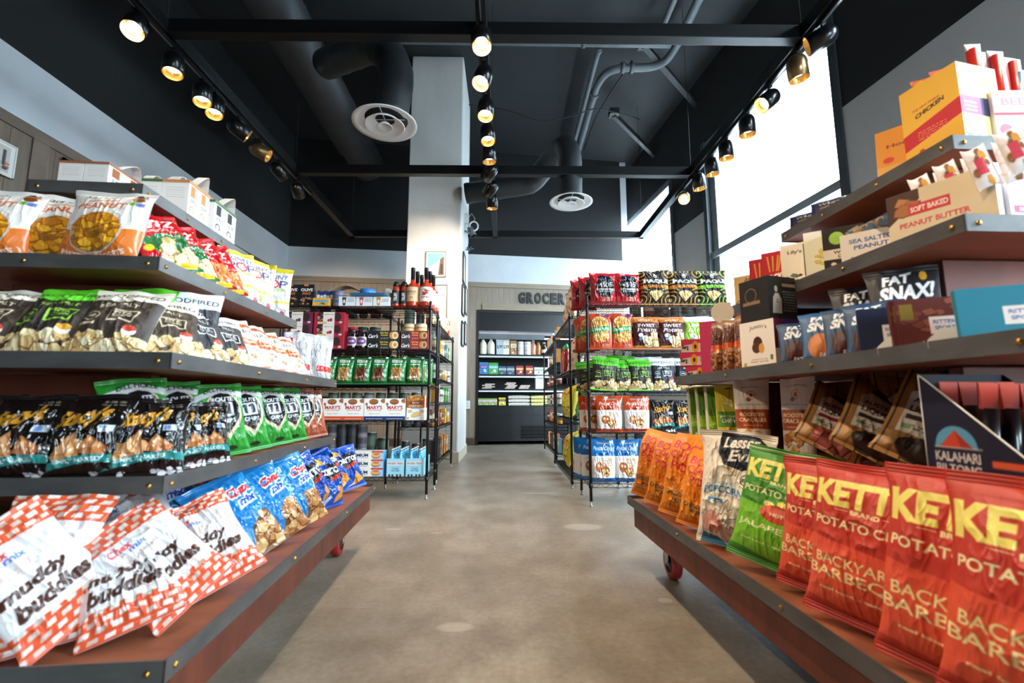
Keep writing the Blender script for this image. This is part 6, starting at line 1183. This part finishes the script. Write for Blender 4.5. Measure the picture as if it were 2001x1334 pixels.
o = tag(MB().lathe([(.001,0),(.10,0),(.11,.06),(.11,.12),(.001,.125)], 24, cap=False).build('white_container', M['whitep']), 'white rounded container behind the orange-cup noodle box', 'container'); o.location = (-1.29, 4.90, LZ[0]+.005); o.scale = (1, 1, 1.5)
o = tag(MB().lathe([(.001,0),(.035,.005),(.045,.03),(.035,.055),(.001,.06)], 16, cap=False).build('garlic_bulb', mat('garlic_skin', 'e6e0d8', .6)), 'white round bulb on top of the white container', 'bulb'); o.location = (-1.29, 4.90, LZ[0]+.195)
for i_, x in enumerate((-1.145, -1.062)): lr('truff', x, 0, f'small red sauce bottle with black label, {["left","right"][i_]} of the pair in front', 'bottle', 'small black-label sauce bottles', sc=1.12)
for i_, x in enumerate((-1.145, -1.062)): lr('truff', x, 0, f'small red sauce bottle with black label, {["left","right"][i_]} of the pair behind', 'bottle', 'small black-label sauce bottles', y=4.80, sc=1.12)
for j_, y in enumerate((4.70, 4.84, 4.98)):
    lr('mixer_t', -.975+.02*j_, 0, f'tall red cocktail mixer bottle with tan label, {["front","second","rear"][j_]} of the left file', 'bottle', 'red mixer bottles', y=y, sc=1.06); lr('mixer_w', -.835+.014*j_, 0, f'tall red cocktail mixer bottle with white label, {["front","second","rear"][j_]} of the right file', 'bottle', 'red mixer bottles', y=y, sc=1.06)
for i_, x in enumerate((-1.98, -1.80, -1.62, -1.52, -1.40)): lr('jar_d', x, 0, f'dark capped jar in the back of the top wire shelf, {W_[i_]}', 'jar', 'dark jars at the back', y=4.98, sc=1.3)
for i_ in range(3): lr('fig_p', -2.12, 1, f'purple crisp box with cream front, {["bottom","middle","top"][i_]} of the stack', 'crisp box', 'purple crisp boxes', z=.126*i_)
for i_ in range(3): lr('fig_r', -1.80, 1, f'red crisp box with cream front, {["bottom","middle","top"][i_]} of the stack', 'crisp box', 'red crisp boxes', z=.126*i_)
for i_ in range(2): lr('fig_r', -1.74, 1, f'red crisp box behind the front stack, {["lower","upper"][i_]} one', 'crisp box', 'red crisp boxes', y=4.86, z=.126*i_)
for i_, x in enumerate((-1.575, -1.475)):
    lr('jam', x, 1, f'dark jam jar with purple label, {["left","right"][i_]} of the pair', 'jar', 'purple label jam jars', sc=1.1)
for i_ in range(2):
    lr('carr_k', -1.25, 1, f'long black cracker box, {["lower","upper"][i_]} of the front pair', 'cracker box', 'long black cracker boxes', z=.0955*i_); lr('carr_r', -.935, 1, f'long red cracker box, {["lower","upper"][i_]} of the front pair', 'cracker box', 'long red cracker boxes', z=.0955*i_, sc=(.85, 1, 1))
    for j_, y in enumerate((4.78, 4.86)): lr('carr_r', -.935, 1, f'long red cracker box, {["lower","upper"][i_]} of the pair {["behind the front pair","at the rear"][j_]}', 'cracker box', 'long red cracker boxes', y=y, z=.0955*i_, sc=(.85, 1, 1))
for i_, x in enumerate((-1.03, -.90)): lr('tub', x, 1, f'round gold-labelled tub on the red cracker boxes, {["left","right"][i_]} one', 'tub', 'gold tubs', y=4.84, z=.192, sc=.95)
for i_, (kd, x, w) in enumerate((('tate_l', -1.81, 'half hidden at the left end'), ('tate_l', -1.635, 'pale cookies, left of the dark ones'), ('tate_d', -1.46, 'left of the two with dark cookies'), ('tate_d', -1.285, 'right of the two with dark cookies'), ('tate_w', -1.105, 'white band, next to the last'), ('tate_w', -.92, 'white band, nearest the aisle'))): lr(kd, x, 2, 'green cookie bag in the front row, ' + w, 'cookie bag', 'green cookie bags', sc=1.1)
for i_, x in enumerate((-1.63, -1.45, -1.27, -1.09, -.88)): lr(('tate_l', 'tate_d', 'tate_d', 'tate_w', 'tate_w')[i_], x, 2, f'green cookie bag in the second row, {W_[i_] if i_ < 4 else "nearest the aisle"}', 'cookie bag', 'green cookie bags', y=4.84, sc=1.1)
lr('tate_w', -.88, 2, 'green cookie bag in the third row at the aisle end', 'cookie bag', 'green cookie bags', y=4.97, sc=1.1)
for kd, x, w in (('mary_r', -1.73, 'orange base, left one'), ('mary_r', -1.525, 'orange base, right one'), ('mary_b', -1.315, 'navy base, left one'), ('mary_b', -1.11, 'navy base, right one')): lr(kd, x, 3, 'cream seed cracker box with ' + w, 'cracker box', 'seed cracker boxes', sc=1.0)
lr('grains', -.905, 3, 'brown and cream grain cracker box at the aisle end', 'cracker box'); lr('grains', -.895, 3, 'brown and cream grain cracker box second in its file', 'cracker box', 'grain boxes behind', y=4.78); lr('grains', -.89, 3, 'brown and cream grain cracker box rearmost in its file', 'cracker box', 'grain boxes behind', y=4.86)
for i_ in range(8): lr('glassw' if i_ in (3, 7) else 'glassg', -1.83+.125*i_, 3, 'tall dark glass jar behind the cracker boxes of the fourth wire shelf', 'jar', 'dark glass jars behind the cracker boxes', y=4.95, sc=(1.1, 1.1, 1.45))
for c_, x in enumerate((-1.765, -1.385)):
    for i_ in range(3): lr('prem', x, 4, f'white saltine box, {["bottom","middle","top"][i_]} of the {["left","right"][c_]} stack', 'cracker box', 'white saltine boxes', z=.081*i_, sc=(1.03, 1, .765))
lr('prem', -2.15, 4, 'white saltine box at the hidden left end of the bottom wire shelf', 'cracker box', 'white saltine boxes', sc=(1.03, 1, .765))
for r_, y in enumerate((4.70, 4.83, 4.96)):
    for c_, x in enumerate((-1.082, -.895)): lr('tonic', x, 4, f'pale blue tonic water four-pack, {["left","right"][c_]} one of the {["front","second","rear"][r_]} row', 'bottle pack', 'tonic water packs', y=y, sc=(1, 1, 1))
for i_ in range(4):
    lr('can_g' if i_ in (0, 3) else 'can_d', -1.83+.105*i_, 4, f'tall grey drink can behind the saltine stacks, upper row, {W_[i_] if i_ < 3 else "rightmost"}', 'drink can', 'tall grey cans', y=4.97, z=.245, sc=1.4); lr('can_g', -1.83+.105*i_, 4, f'tall grey drink can behind the saltine stacks, lower row, {W_[i_] if i_ < 3 else "rightmost"}', 'drink can', 'tall grey cans', y=4.97, sc=1.4)
for lv in range(5):
    for i_ in range(7): lr(('glassg', 'jar_d', 'can_d', 'glassg', 'can_g', 'jar_d', 'glassg')[(i_+lv*2) % 7], -2.22+.14*i_, lv, 'dark jar or can on the rack behind the left front rack', 'jar', 'dark goods on the rack behind', y=5.30, sc=(1.35, 1.2, (.22, .36, .26, .27, .42)[lv]/.18*(.85 if i_ % 3 else .72)))
    for i_ in range(3): put(('glassg', 'can_d', 'jar_d')[(i_+lv) % 3], (-1.19+.13*i_, 5.60, min(L2Z, key=lambda q: abs(q-LZ[lv]+.02))+.005), 'dark jar at the near end of the left side rack', 'jar', 'dark jars ending the left side rack', sc=(1.3, 1.2, 1.35))
    for i_ in range(8): put(('glassg', 'jar_d', 'pb_k', 'can_d', 'glassg', 'pb_k', 'jar_d', 'can_g')[(i_+lv*3) % 8], (1.43+.145*i_, 4.99, RZ[lv]+.005), 'dark goods on the rack behind the right front rack', 'container', 'dark goods on the far rear rack', sc=(.7 if (i_+lv*3) % 8 in (2, 5) else 1.35, 1, (.2, .34, .30, .30, .36)[lv]/(.24 if (i_+lv*3) % 8 in (2, 5) else .18)*.85))
# side rack behind it (faces the aisle)
def side(k, x, y, z, label, cat, group, rz, **kw): return put(k, (x, y, z+.005), label, cat, group, rz=rz, **kw)
RX = PI/2; names = ['nearest', 'second', 'third', 'fourth', 'fifth', 'sixth', 'farthest', 'eighth']
for i_ in range(4): side('pasta' if i_ < 3 else 'pasta_y', -.88, 5.66+.27*i_, L2Z[0], f'cream pasta bag on the side rack top, lower row, {names[i_]}', 'pasta bag', 'pasta bags', RX, sc=1.1)
for i_ in range(3): side('pasta', -.90, 5.76+.27*i_, L2Z[0]+.24, f'cream pasta bag on the side rack top, upper row, {names[i_]}', 'pasta bag', 'pasta bags', RX, lean=10, sc=.95)
side('pasta_y', -.88, 5.52, L2Z[0], 'yellowish pasta bag at the near end of the side rack top', 'pasta bag', 'pasta bags', RX, sc=.9)
side('redpack', -.87, 6.76, L2Z[0], 'red pasta box at the far end of the side rack top', 'pasta box', None, RX, sc=1.05)
kd_rows = [(1, ['canister', 'pb_w', 'pb_y', 'pb_w', 'spice', 'pb_b', 'pb_g'], 'tea and tin'), (2, ['jar_w', 'spice', 'spice_r', 'spice', 'jar_o', 'spice', 'jar_w'], 'spice'), (3, ['pb_o', 'pb_w', 'jar_w', 'pb_g', 'pb_g', 'pb_g'], 'green and white box'), (4, ['jar_o', 'pb_o', 'pb_r', 'spice_r', 'pb_y', 'jar_o'], 'orange package'), (5, ['pb_k', 'pb_k', 'pb_t', 'pb_t', 'pb_o'], 'coffee box')]
NM = {'canister': 'cream canister', 'pb_w': 'white box', 'pb_y': 'yellow box', 'pb_b': 'blue-grey box', 'pb_g': 'green box', 'spice': 'olive spice jar', 'spice_r': 'rust spice jar', 'jar_w': 'white jar', 'jar_o': 'orange preserve jar', 'jar_d': 'dark red jar', 'pb_o': 'orange box', 'pb_r': 'red box', 'pb_k': 'dark coffee box', 'pb_t': 'tan box'}
def many(rows, lev, x, y0, y1, rz, where, group):
    for li, kds, nm in rows:
        seen = {}
        for i_, kd in enumerate(kds):
            y = y0+(y1-y0)*(i_+.5)/len(kds); side(kd, x, y, lev[li], f'{NM[kd]} on {where}, {["top","second","third","fourth","fifth","bottom"][li]} level, {names[i_]} from the near end', 'jar' if 'jar' in NM[kd] else ('canister' if kd == 'canister' else 'box'), group, rz, sc=1.0)
many(kd_rows, L2Z, -.87, 5.50, 6.88, RX, 'the left side rack', 'groceries on the left side rack')
# ================================================================= right wire rack (faces the camera)
def rr(k, x, lv, label, cat, group=None, y=4.38, z=0, rz=0, **kw): return put(k, (x, y, RZ[lv]+.005+z), label, cat, group, rz=rz, **kw)
for x, y, l_, w in ((.945, 4.37, 4, 'front row, left one'), (1.175, 4.37, 6, 'front row, right one'), (.86, 4.52, 3, 'second row, at the aisle end'), (1.08, 4.54, 2, 'second row, behind the front pair'), (.80, 4.66, 3, 'rearmost at the aisle end')): rr('chich', x, 0, 'shiny red pork rind bag on the top wire shelf, ' + w, 'snack bag', 'red pork rind bags', y=y, lean=l_, sc=1.08)
for kd, x, y, w in (('paqui_o', 1.45, 4.37, 'orange, nearest the red bags'), ('paqui_o', 1.735, 4.37, 'orange, middle of the front three'), ('paqui_g', 2.01, 4.37, 'lime green, front right'), ('paqui_o', 1.34, 4.50, 'orange, second row, left'), ('paqui_o', 1.62, 4.50, 'orange, second row, between the front ones'), ('paqui_o', 1.90, 4.50, 'orange, second row, right')): rr(kd, x, 0, 'black patterned tortilla chip bag, ' + w, 'snack bag', 'black patterned tortilla chip bags', y=y, lean=5, sc=1.1)
for kd, x, y, w, sc in (('puffs', .905, 4.37, 'red cheese puff bag, front left', 1.08), ('puffs', 1.115, 4.37, 'red cheese puff bag, front, second from left', 1.08), ('puffs', .82, 4.50, 'red cheese puff bag, second row at the aisle end', 1.08), ('puffs', .80, 4.64, 'red cheese puff bag, rear at the aisle end', 1.05), ('july', 1.345, 4.37, 'orange and brown sweet potato chip bag, left one', 1.08), ('july', 1.60, 4.37, 'orange and brown sweet potato chip bag, right one', 1.08), ('july', 1.25, 4.50, 'orange and brown chip bag, second row', 1.08), ('july', 1.50, 4.52, 'orange and brown chip bag, second row, between the front ones', 1.08), ('july_g', 1.845, 4.37, 'white and lime chip bag beside the orange and brown ones', 1.1), ('july_g', 2.1, 4.37, 'white and lime chip bag hidden behind the gondola', 1.1)):
    rr(kd, x, 1, w, 'snack bag', 'chip bags on the second wire shelf', y=y, lean=4, sc=sc)
for kd, x, y, w, sc, rl in (('wood_g', .925, 4.37, 'front left, wide', 1.08, 6), ('wood_g', 1.115, 4.39, 'front, second from left', .98, 0), ('wood_g', 1.285, 4.37, 'front, third from left', 1.02, 0), ('wood_w', 1.50, 4.37, 'white top, front', 1.05, 0), ('wood_w', 1.74, 4.37, 'white top, below the gondola tray', 1.05, 0), ('wood_w', 1.97, 4.37, 'white top, farther right', 1.05, 0), ('wood_g', .84, 4.50, 'second row, aisle end', 1.0, -8), ('wood_g', .82, 4.62, 'rear, aisle end', 1.0, 0), ('wood_g', 1.12, 4.53, 'second row, tall', 1.2, 4), ('wood_w', 1.42, 4.53, 'second row, dark', 1.15, 0)):
    rr(kd, x, 2, 'pita chip bag on the third wire shelf, ' + w, 'snack bag', 'pita chip bags on the wire rack', y=y, lean=8, roll=rl, sc=sc)
for x, y, w in ((.975, 4.38, 'front left'), (1.235, 4.38, 'front right'), (.89, 4.48, 'second at the aisle end'), (.84, 4.58, 'third at the aisle end')): rr('crisp_o', x, 3, 'orange and white pretzel crisp pouch, ' + w, 'pouch', 'orange pretzel crisp pouches', y=y, lean=3, sc=1.04)
for x, y, w in ((1.48, 4.38, 'left one'), (1.70, 4.38, 'right one'), (1.93, 4.38, 'behind the gondola')): rr('stacy', x, 3, 'black bag with gold script on the fourth wire shelf, ' + w, 'snack bag', 'black gold-script bags on the wire rack', y=y, lean=4, sc=(1.15, 1.1, 1.25))
for x, y, w in ((.905, 4.38, 'front left'), (1.125, 4.38, 'front, second from left'), (1.36, 4.38, 'front, behind the orange popcorn'), (.83, 4.49, 'second at the aisle end'), (.80, 4.58, 'third at the aisle end'), (.79, 4.67, 'rearmost at the aisle end')): rr('crisp_b', x, 4, 'blue and white pretzel crisp pouch, ' + w, 'pouch', 'blue pretzel crisp pouches', y=y, lean=3, sc=(.98, 1, 1.18))
LX = -PI/2
for i_, (y, l_, sc) in enumerate(((5.32, 6, 1.0), (5.68, 14, 1.0), (6.05, 26, .95))): side('purple', .775, y, R2Z[0], f'big cream popcorn bag with purple print on the top of the right side rack, {names[i_]}', 'snack bag', 'cream and purple popcorn bags', LX, lean=l_, sc=sc)
for i_, (y, l_, sc) in enumerate(((5.34, 8, 1.0), (5.68, 20, .9), (6.02, 38, .8))): side('purple', .80, y, R2Z[1], f'big cream popcorn bag on the second level of the right side rack, {names[i_]}', 'snack bag', 'cream and purple popcorn bags', LX, lean=l_, sc=sc)
for i_, y in enumerate((6.35, 6.58)): side('sriracha', .84, y, R2Z[1], f'red chilli sauce bottle with green cap, {["nearer","farther"][i_]} one', 'bottle', 'red chilli sauce bottles', LX, sc=1.15)
for i_, (y, sc) in enumerate(((5.9, 1.3), (6.3, 1.3))): side('boom_y', .82, y, R2Z[2], f'big yellow popcorn bag on the third level of the right side rack, {["nearer","farther"][i_]}', 'snack bag', 'yellow popcorn bags', LX, lean=6, sc=sc)
side('plaing', .86, 5.50, R2Z[2], 'pale green popcorn bag beside the yellow ones on the side rack', 'snack bag', None, LX, lean=18)
side('boom_y', .82, 6.25, R2Z[3], 'big yellow popcorn bag on the lowest level of the right side rack', 'snack bag', 'yellow popcorn bags', LX, lean=8, sc=1.4)
for i_, (y, l_) in enumerate(((5.40, 26), (5.80, 30))): side('purple', .82, y, R2Z[3], f'big cream popcorn bag on the lowest level of the right side rack, {["nearer","farther"][i_]}', 'snack bag', 'cream and purple popcorn bags', LX, lean=l_, sc=.95)
many([(0, ['pb_o', 'pb_b', 'pb_w', 'pb_o', 'pb_b', 'pb_t'], ''), (1, ['pb_o', 'pb_t', 'pb_w', 'canister', 'pb_o', 'pb_w'], ''), (2, ['jar_d', 'jar_o', 'spice_r', 'jar_d', 'pb_r', 'jar_d'], ''), (3, ['jar_w', 'jar_w', 'jar_w', 'jar_d', 'jar_w', 'jar_w'], ''), (4, ['jar_o', 'jar_o', 'jar_d', 'jar_o', 'pb_r', 'jar_d'], ''), (5, ['pb_b', 'pb_t', 'pb_w', 'pb_k', 'pb_r', 'pb_o'], '')], R3Z, .82, 6.98, 8.9, LX, 'the far right side rack', 'groceries on the far right side rack')
# ================================================================= fridge goods
fo = Vector((-.7, 10.33, 0)); fx = Vector((math.cos(BA), math.sin(BA), 0)); fy = Vector((-math.sin(BA), math.cos(BA), 0))
def fr_(k, x, lv, label, cat, group=None, y=.15, z=0, **kw): return put(k, fo+fx*x+fy*y+Vector((0, 0, FS[lv]-.011+z)), label, cat, group, rz=BA, **kw)
kind('jug', bottle('milk_jug', [(.001,0),(.080,.004),(.085,.03),(.085,.22),(.07,.27),(.03,.32),(.026,.35)], 'e6e2d6', [(.03,.345),(.03,.375),(.001,.377)], None, None, capcol='e8e8e8')); kind('jug_r', bottle('milk_jug', [(.001,0),(.080,.004),(.085,.03),(.085,.22),(.07,.27),(.03,.32),(.026,.35)], 'e6e0cc', [(.03,.345),(.03,.375),(.001,.377)], None, None, capcol='b83a30'))
def ly(c, t): 
    def f(k): a = Art(50, 90, c); a.text(t, .5, .5, .8, .2, '26262a', bold=.05); a.rect(0, .86, 1, 1, 'e8e8ea'); return carton('milk_carton', .145, .12, .36, a.out(), c, 'e8e8e8')
    return f
kind('ly_b', ly('aebcc8', 'LY!')); kind('ly_w', ly('d8cfc0', 'LY!')); kind('juice', bottle('juice_bottle', [(.001,0),(.065,.004),(.068,.02),(.068,.22),(.03,.29),(.028,.32)], 'c8826a', [(.032,.315),(.032,.345),(.001,.347)], None, None, capcol='e0d8d0')); kind('tea', bottle('juice_bottle', [(.001,0),(.06,.004),(.062,.02),(.062,.20),(.03,.26),(.028,.30)], '9a6a3a', [(.032,.295),(.032,.32),(.001,.322)], None, None, capcol='3a2a20'))
kind('dark', bottle('maple_bottle', [(.001,0),(.08,.004),(.085,.02),(.085,.16),(.03,.24),(.028,.28)], '3c2416', [(.032,.275),(.032,.30),(.001,.302)], Art(60, 20, 'd8ccc0'), [(.087,.05),(.087,.13)], capcol='d8d4cc')); kind('wtub', can('yogurt_tub', .075, .15, ['dcdcdc', 'e8e8e8', 'c8ccd0', 'e8e8e8'])) 
kind('ctin', plainbox('coffee_carton', .14, .10, .33, 'a88058', 'e0d0b8', '5a3a24'))
for kd, x, lab, cat in (('jug_r', .19, 'white milk jug with red cap at the fridge left', 'jug'), ('jug', .375, 'white milk jug with white cap beside the red-capped one', 'jug'), ('ly_b', .57, 'tall blue-grey milk carton with black letters', 'carton'), ('ly_w', .72, 'tall cream milk carton with black letters', 'carton'), ('ctin', .89, 'tan creamer carton between cream carton and white tubs', 'carton'), ('juice', 1.36, 'pink-orange juice bottle on the top fridge shelf', 'bottle'), ('tea', 1.48, 'amber tea bottle beside the juice bottle', 'bottle'), ('dark', 1.62, 'dark brown syrup bottle with pale label', 'bottle')): fr_(kd, x, 0, lab, cat, 'top fridge shelf')
for i_ in range(4): fr_('wtub', 1.06+.17*(i_ % 2), 0, f'white tub on the top fridge shelf, {["lower left","lower right","upper left","upper right"][i_]}', 'tub', 'white tubs in the fridge', z=.155*(i_//2))
kind('slp', plainbox('cheese_bag', .20, .06, .29, '3a7ab0', '6a4a9a', 'e0e8f0')); kind('slg', plainbox('cheese_bag', .22, .06, .28, '4a9a3c', '6ab8c8', 'e8f0e0')); kind('smd', plainbox('deli_pack', .17, .04, .20, '3a5a70', 'a8b8c0', '6a4a44')); kind('smr', plainbox('deli_pack', .17, .04, .22, '8a2c38', 'd8945a', 'f0e0d0')); kind('smw', plainbox('deli_pack', .16, .05, .18, 'dfe4e4', '8ac0a0', 'c84a60'))
for kd, x, lab in (('slp', .21, 'blue and purple shredded cheese bag'), ('slg', .43, 'green shredded cheese bag'), ('smd', .64, 'dark blue deli pack left'), ('smd', .83, 'dark blue deli pack right'), ('smr', 1.04, 'red deli pack with orange centre'), ('smr', 1.27, 'red deli pack tilted beside the white packs'), ('smw', 1.46, 'small white cheese pack'), ('smw', 1.63, 'small white and green cheese pack at the right')): fr_(kd, x, 1, lab + ' on the second fridge shelf', 'food pack', 'second fridge shelf', lean=5, sc=(1, 1, .95))
kind('flatp', plainbox('sliced_meat_pack', .22, .16, .028, 'a8948c', 'd8d0cc', '8a4a44')); kind('whb', plainbox('butter_box', .20, .12, .10, 'e6e6e4', 'd0d8dc', 'b0b8bc')); kind('grp', plainbox('vegetable_pack', .16, .05, .16, '8aa85a', 'd8c8d0', '9a5a7a')); kind('ylp', plainbox('cheese_pack', .16, .03, .18, 'd8c83c', '6a3a3a', 'f0e8c8'))
for i_ in range(4): fr_('flatp', .28+.07*(i_ % 2), 2, f'flat clear meat pack in the left pile of the third fridge shelf, {["bottom","second","third","top"][i_]}', 'food pack', 'flat meat packs', z=.029*i_, lean=0)
for i_ in range(5): fr_('flatp', .80+.03*(i_ % 3), 2, f'flat red-banded meat pack in the middle pile of the third fridge shelf, {["bottom","second","third","fourth","top"][i_]}', 'food pack', 'flat meat packs', z=.029*i_)
for i_ in range(3): fr_('flatp', 1.12+.02*i_, 2, f'flat meat pack in the right pile of the third fridge shelf, {["bottom","middle","top"][i_]}', 'food pack', 'flat meat packs', z=.029*i_)
for i_ in range(4): fr_('whb', 1.50 if i_ < 3 else 1.52, 2, f'plain white box in the third fridge shelf stack, {["bottom","second","third","top"][i_]}', 'box', 'white boxes in the fridge', z=.1005*i_ if i_ < 3 else .3015, sc=(1, 1, 1) if i_ < 3 else (.9, 1, .5))
for i_, x in enumerate((.16, .30, .44)): fr_('grp', x, 3, f'green and pink vegetable pack on the bottom fridge shelf, {["left","middle","right"][i_]}', 'food pack', 'vegetable packs', lean=18)
fr_('ylp', .64, 3, 'yellow cheese pack on the bottom fridge shelf', 'food pack', None, lean=16)
def egg(c):
    def f(k):
        w, d, h = .50, .16, .075; nx = 60; u = np.linspace(0, 1, nx)[None]; v = np.linspace(0, 1, 16)[:, None]; zz = h*.45+(h*.55)*np.sin(v*PI)**.5*(.85+.15*np.abs(np.sin(u*6*PI)))*np.sin(np.clip(u, .02, .98)*PI)**.15
        top = np.stack([(u-.5)*w*np.ones_like(v), (v-.5)*d*np.ones_like(u), zz*np.ones_like(u)], -1); low = np.stack([(u-.5)*w*(.94+.06*v), (-.5*d+.012*np.abs(np.sin(u*6*PI))*(1-v))*np.ones_like(v), v*h*.45*np.ones_like(u)], -1); bk = low.copy(); bk[..., 1] *= -1
        return [('egg_carton', gridmesh('egg_carton', [(top, c), (low, c), (bk[:, ::-1], c)], CARD))]
    return f
kind('egg_g', egg('c9c2b8')); kind('egg_y', egg('dcd288'))
for i_ in range(3): fr_('egg_g', 1.02, 3, f'grey egg carton on the bottom fridge shelf, {["bottom","middle","top"][i_]} of the stack', 'egg carton', 'grey egg cartons', z=.078*i_, y=.17); fr_('egg_y', 1.54, 3, f'yellow egg carton on the bottom fridge shelf, {["bottom","middle","top"][i_]} of the stack', 'egg carton', 'yellow egg cartons', z=.078*i_, y=.17)
# ================================================================= pictures
def picture(loc, rz, w, h, art, label, fcol='8a8478', fw=.012):
    r = empty('framed_picture', loc, rz); tag(r, label, 'picture', None)
    m = MB(); m.box(-w/2, w/2, -.02, 0, 0, fw); m.box(-w/2, w/2, -.02, 0, h-fw, h); m.box(-w/2, -w/2+fw, -.02, 0, 0, h); m.box(w/2-fw, w/2, -.02, 0, 0, h); m.build('picture_frame', mat('frame_'+label[:12], fcol, .5), r)
    link('print_sheet', gridmesh('print_sheet', [panel((-w/2+fw, -.008, fw), (w-2*fw, 0, 0), (0, 0, h-2*fw), art)], LABEL), r)
a = Art(70, 90, 'f0ede8'); a.rect(.07, .05, .93, .95, '7ab0cc'); a.band(lambda x: .05+0*x, lambda x: .3+.5*x, 'd8d2c8'); a.rect(0, 0, 1, .05, 'f0ede8'); a.rect(0, .95, 1, 1, 'f0ede8'); a.rect(0, 0, .07, 1, 'f0ede8'); a.rect(.93, 0, 1, 1, 'f0ede8'); a.poly([(.62, .05), (.93, .05), (.93, .82), (.72, .70)], '6a5648'); a.rect(.74, .1, .86, .5, '3a3430'); a.text('UNION', .3, .36, .36, .06, '6a6a70', rise=.3, bold=.0); a.text('MARKET', .3, .26, .3, .05, '6a6a70', rise=.3, bold=.0)
picture((-1.145, 7.275, 2.94), 0, .33, .43, a.out(), 'small framed print of a pale building against blue sky on the column')
picture((-1.13, 7.275, 2.13), 0, .36, .68, 'e6e2da', 'pale framed print on the column below the building print', '6a655c', .008)
for i_, (y, z, h, w) in enumerate(((7.72, 2.95, .52, .34), (7.62, 2.38, .50, .34), (8.16, 2.50, .50, .34), (7.62, 1.86, .40, .34), (8.16, 1.95, .40, .34))): picture((-.735, y, z), PI/2, w, h, 'dad6d0', f'black framed print on the column side seen edge-on, {["topmost","left of the middle pair","right of the middle pair","lower left","lower right"][i_]}', '1c1c1e', .014)
a = Art(60, 60, 'e6e4e0'); a.rect(.08, .08, .92, .92, 'c8beb4'); a.heap(.2, .1, .9, .4, ['8a5a3c', '3a3438', 'c87a50'], .08, 14, 2); a.rect(.78, .3, .84, .8, '3a3640')
picture((-4.74, 3.98, 3.04), PI/2, .5, .32, a.out(), 'white framed print on the wood panelling at the left photo edge', 'e0e0dc')
picture((-4.74, 4.95, 2.9), PI/2, .55, .62, '2a2a2c', 'black framed board on the left wall behind the top cartons', '101012', .03)
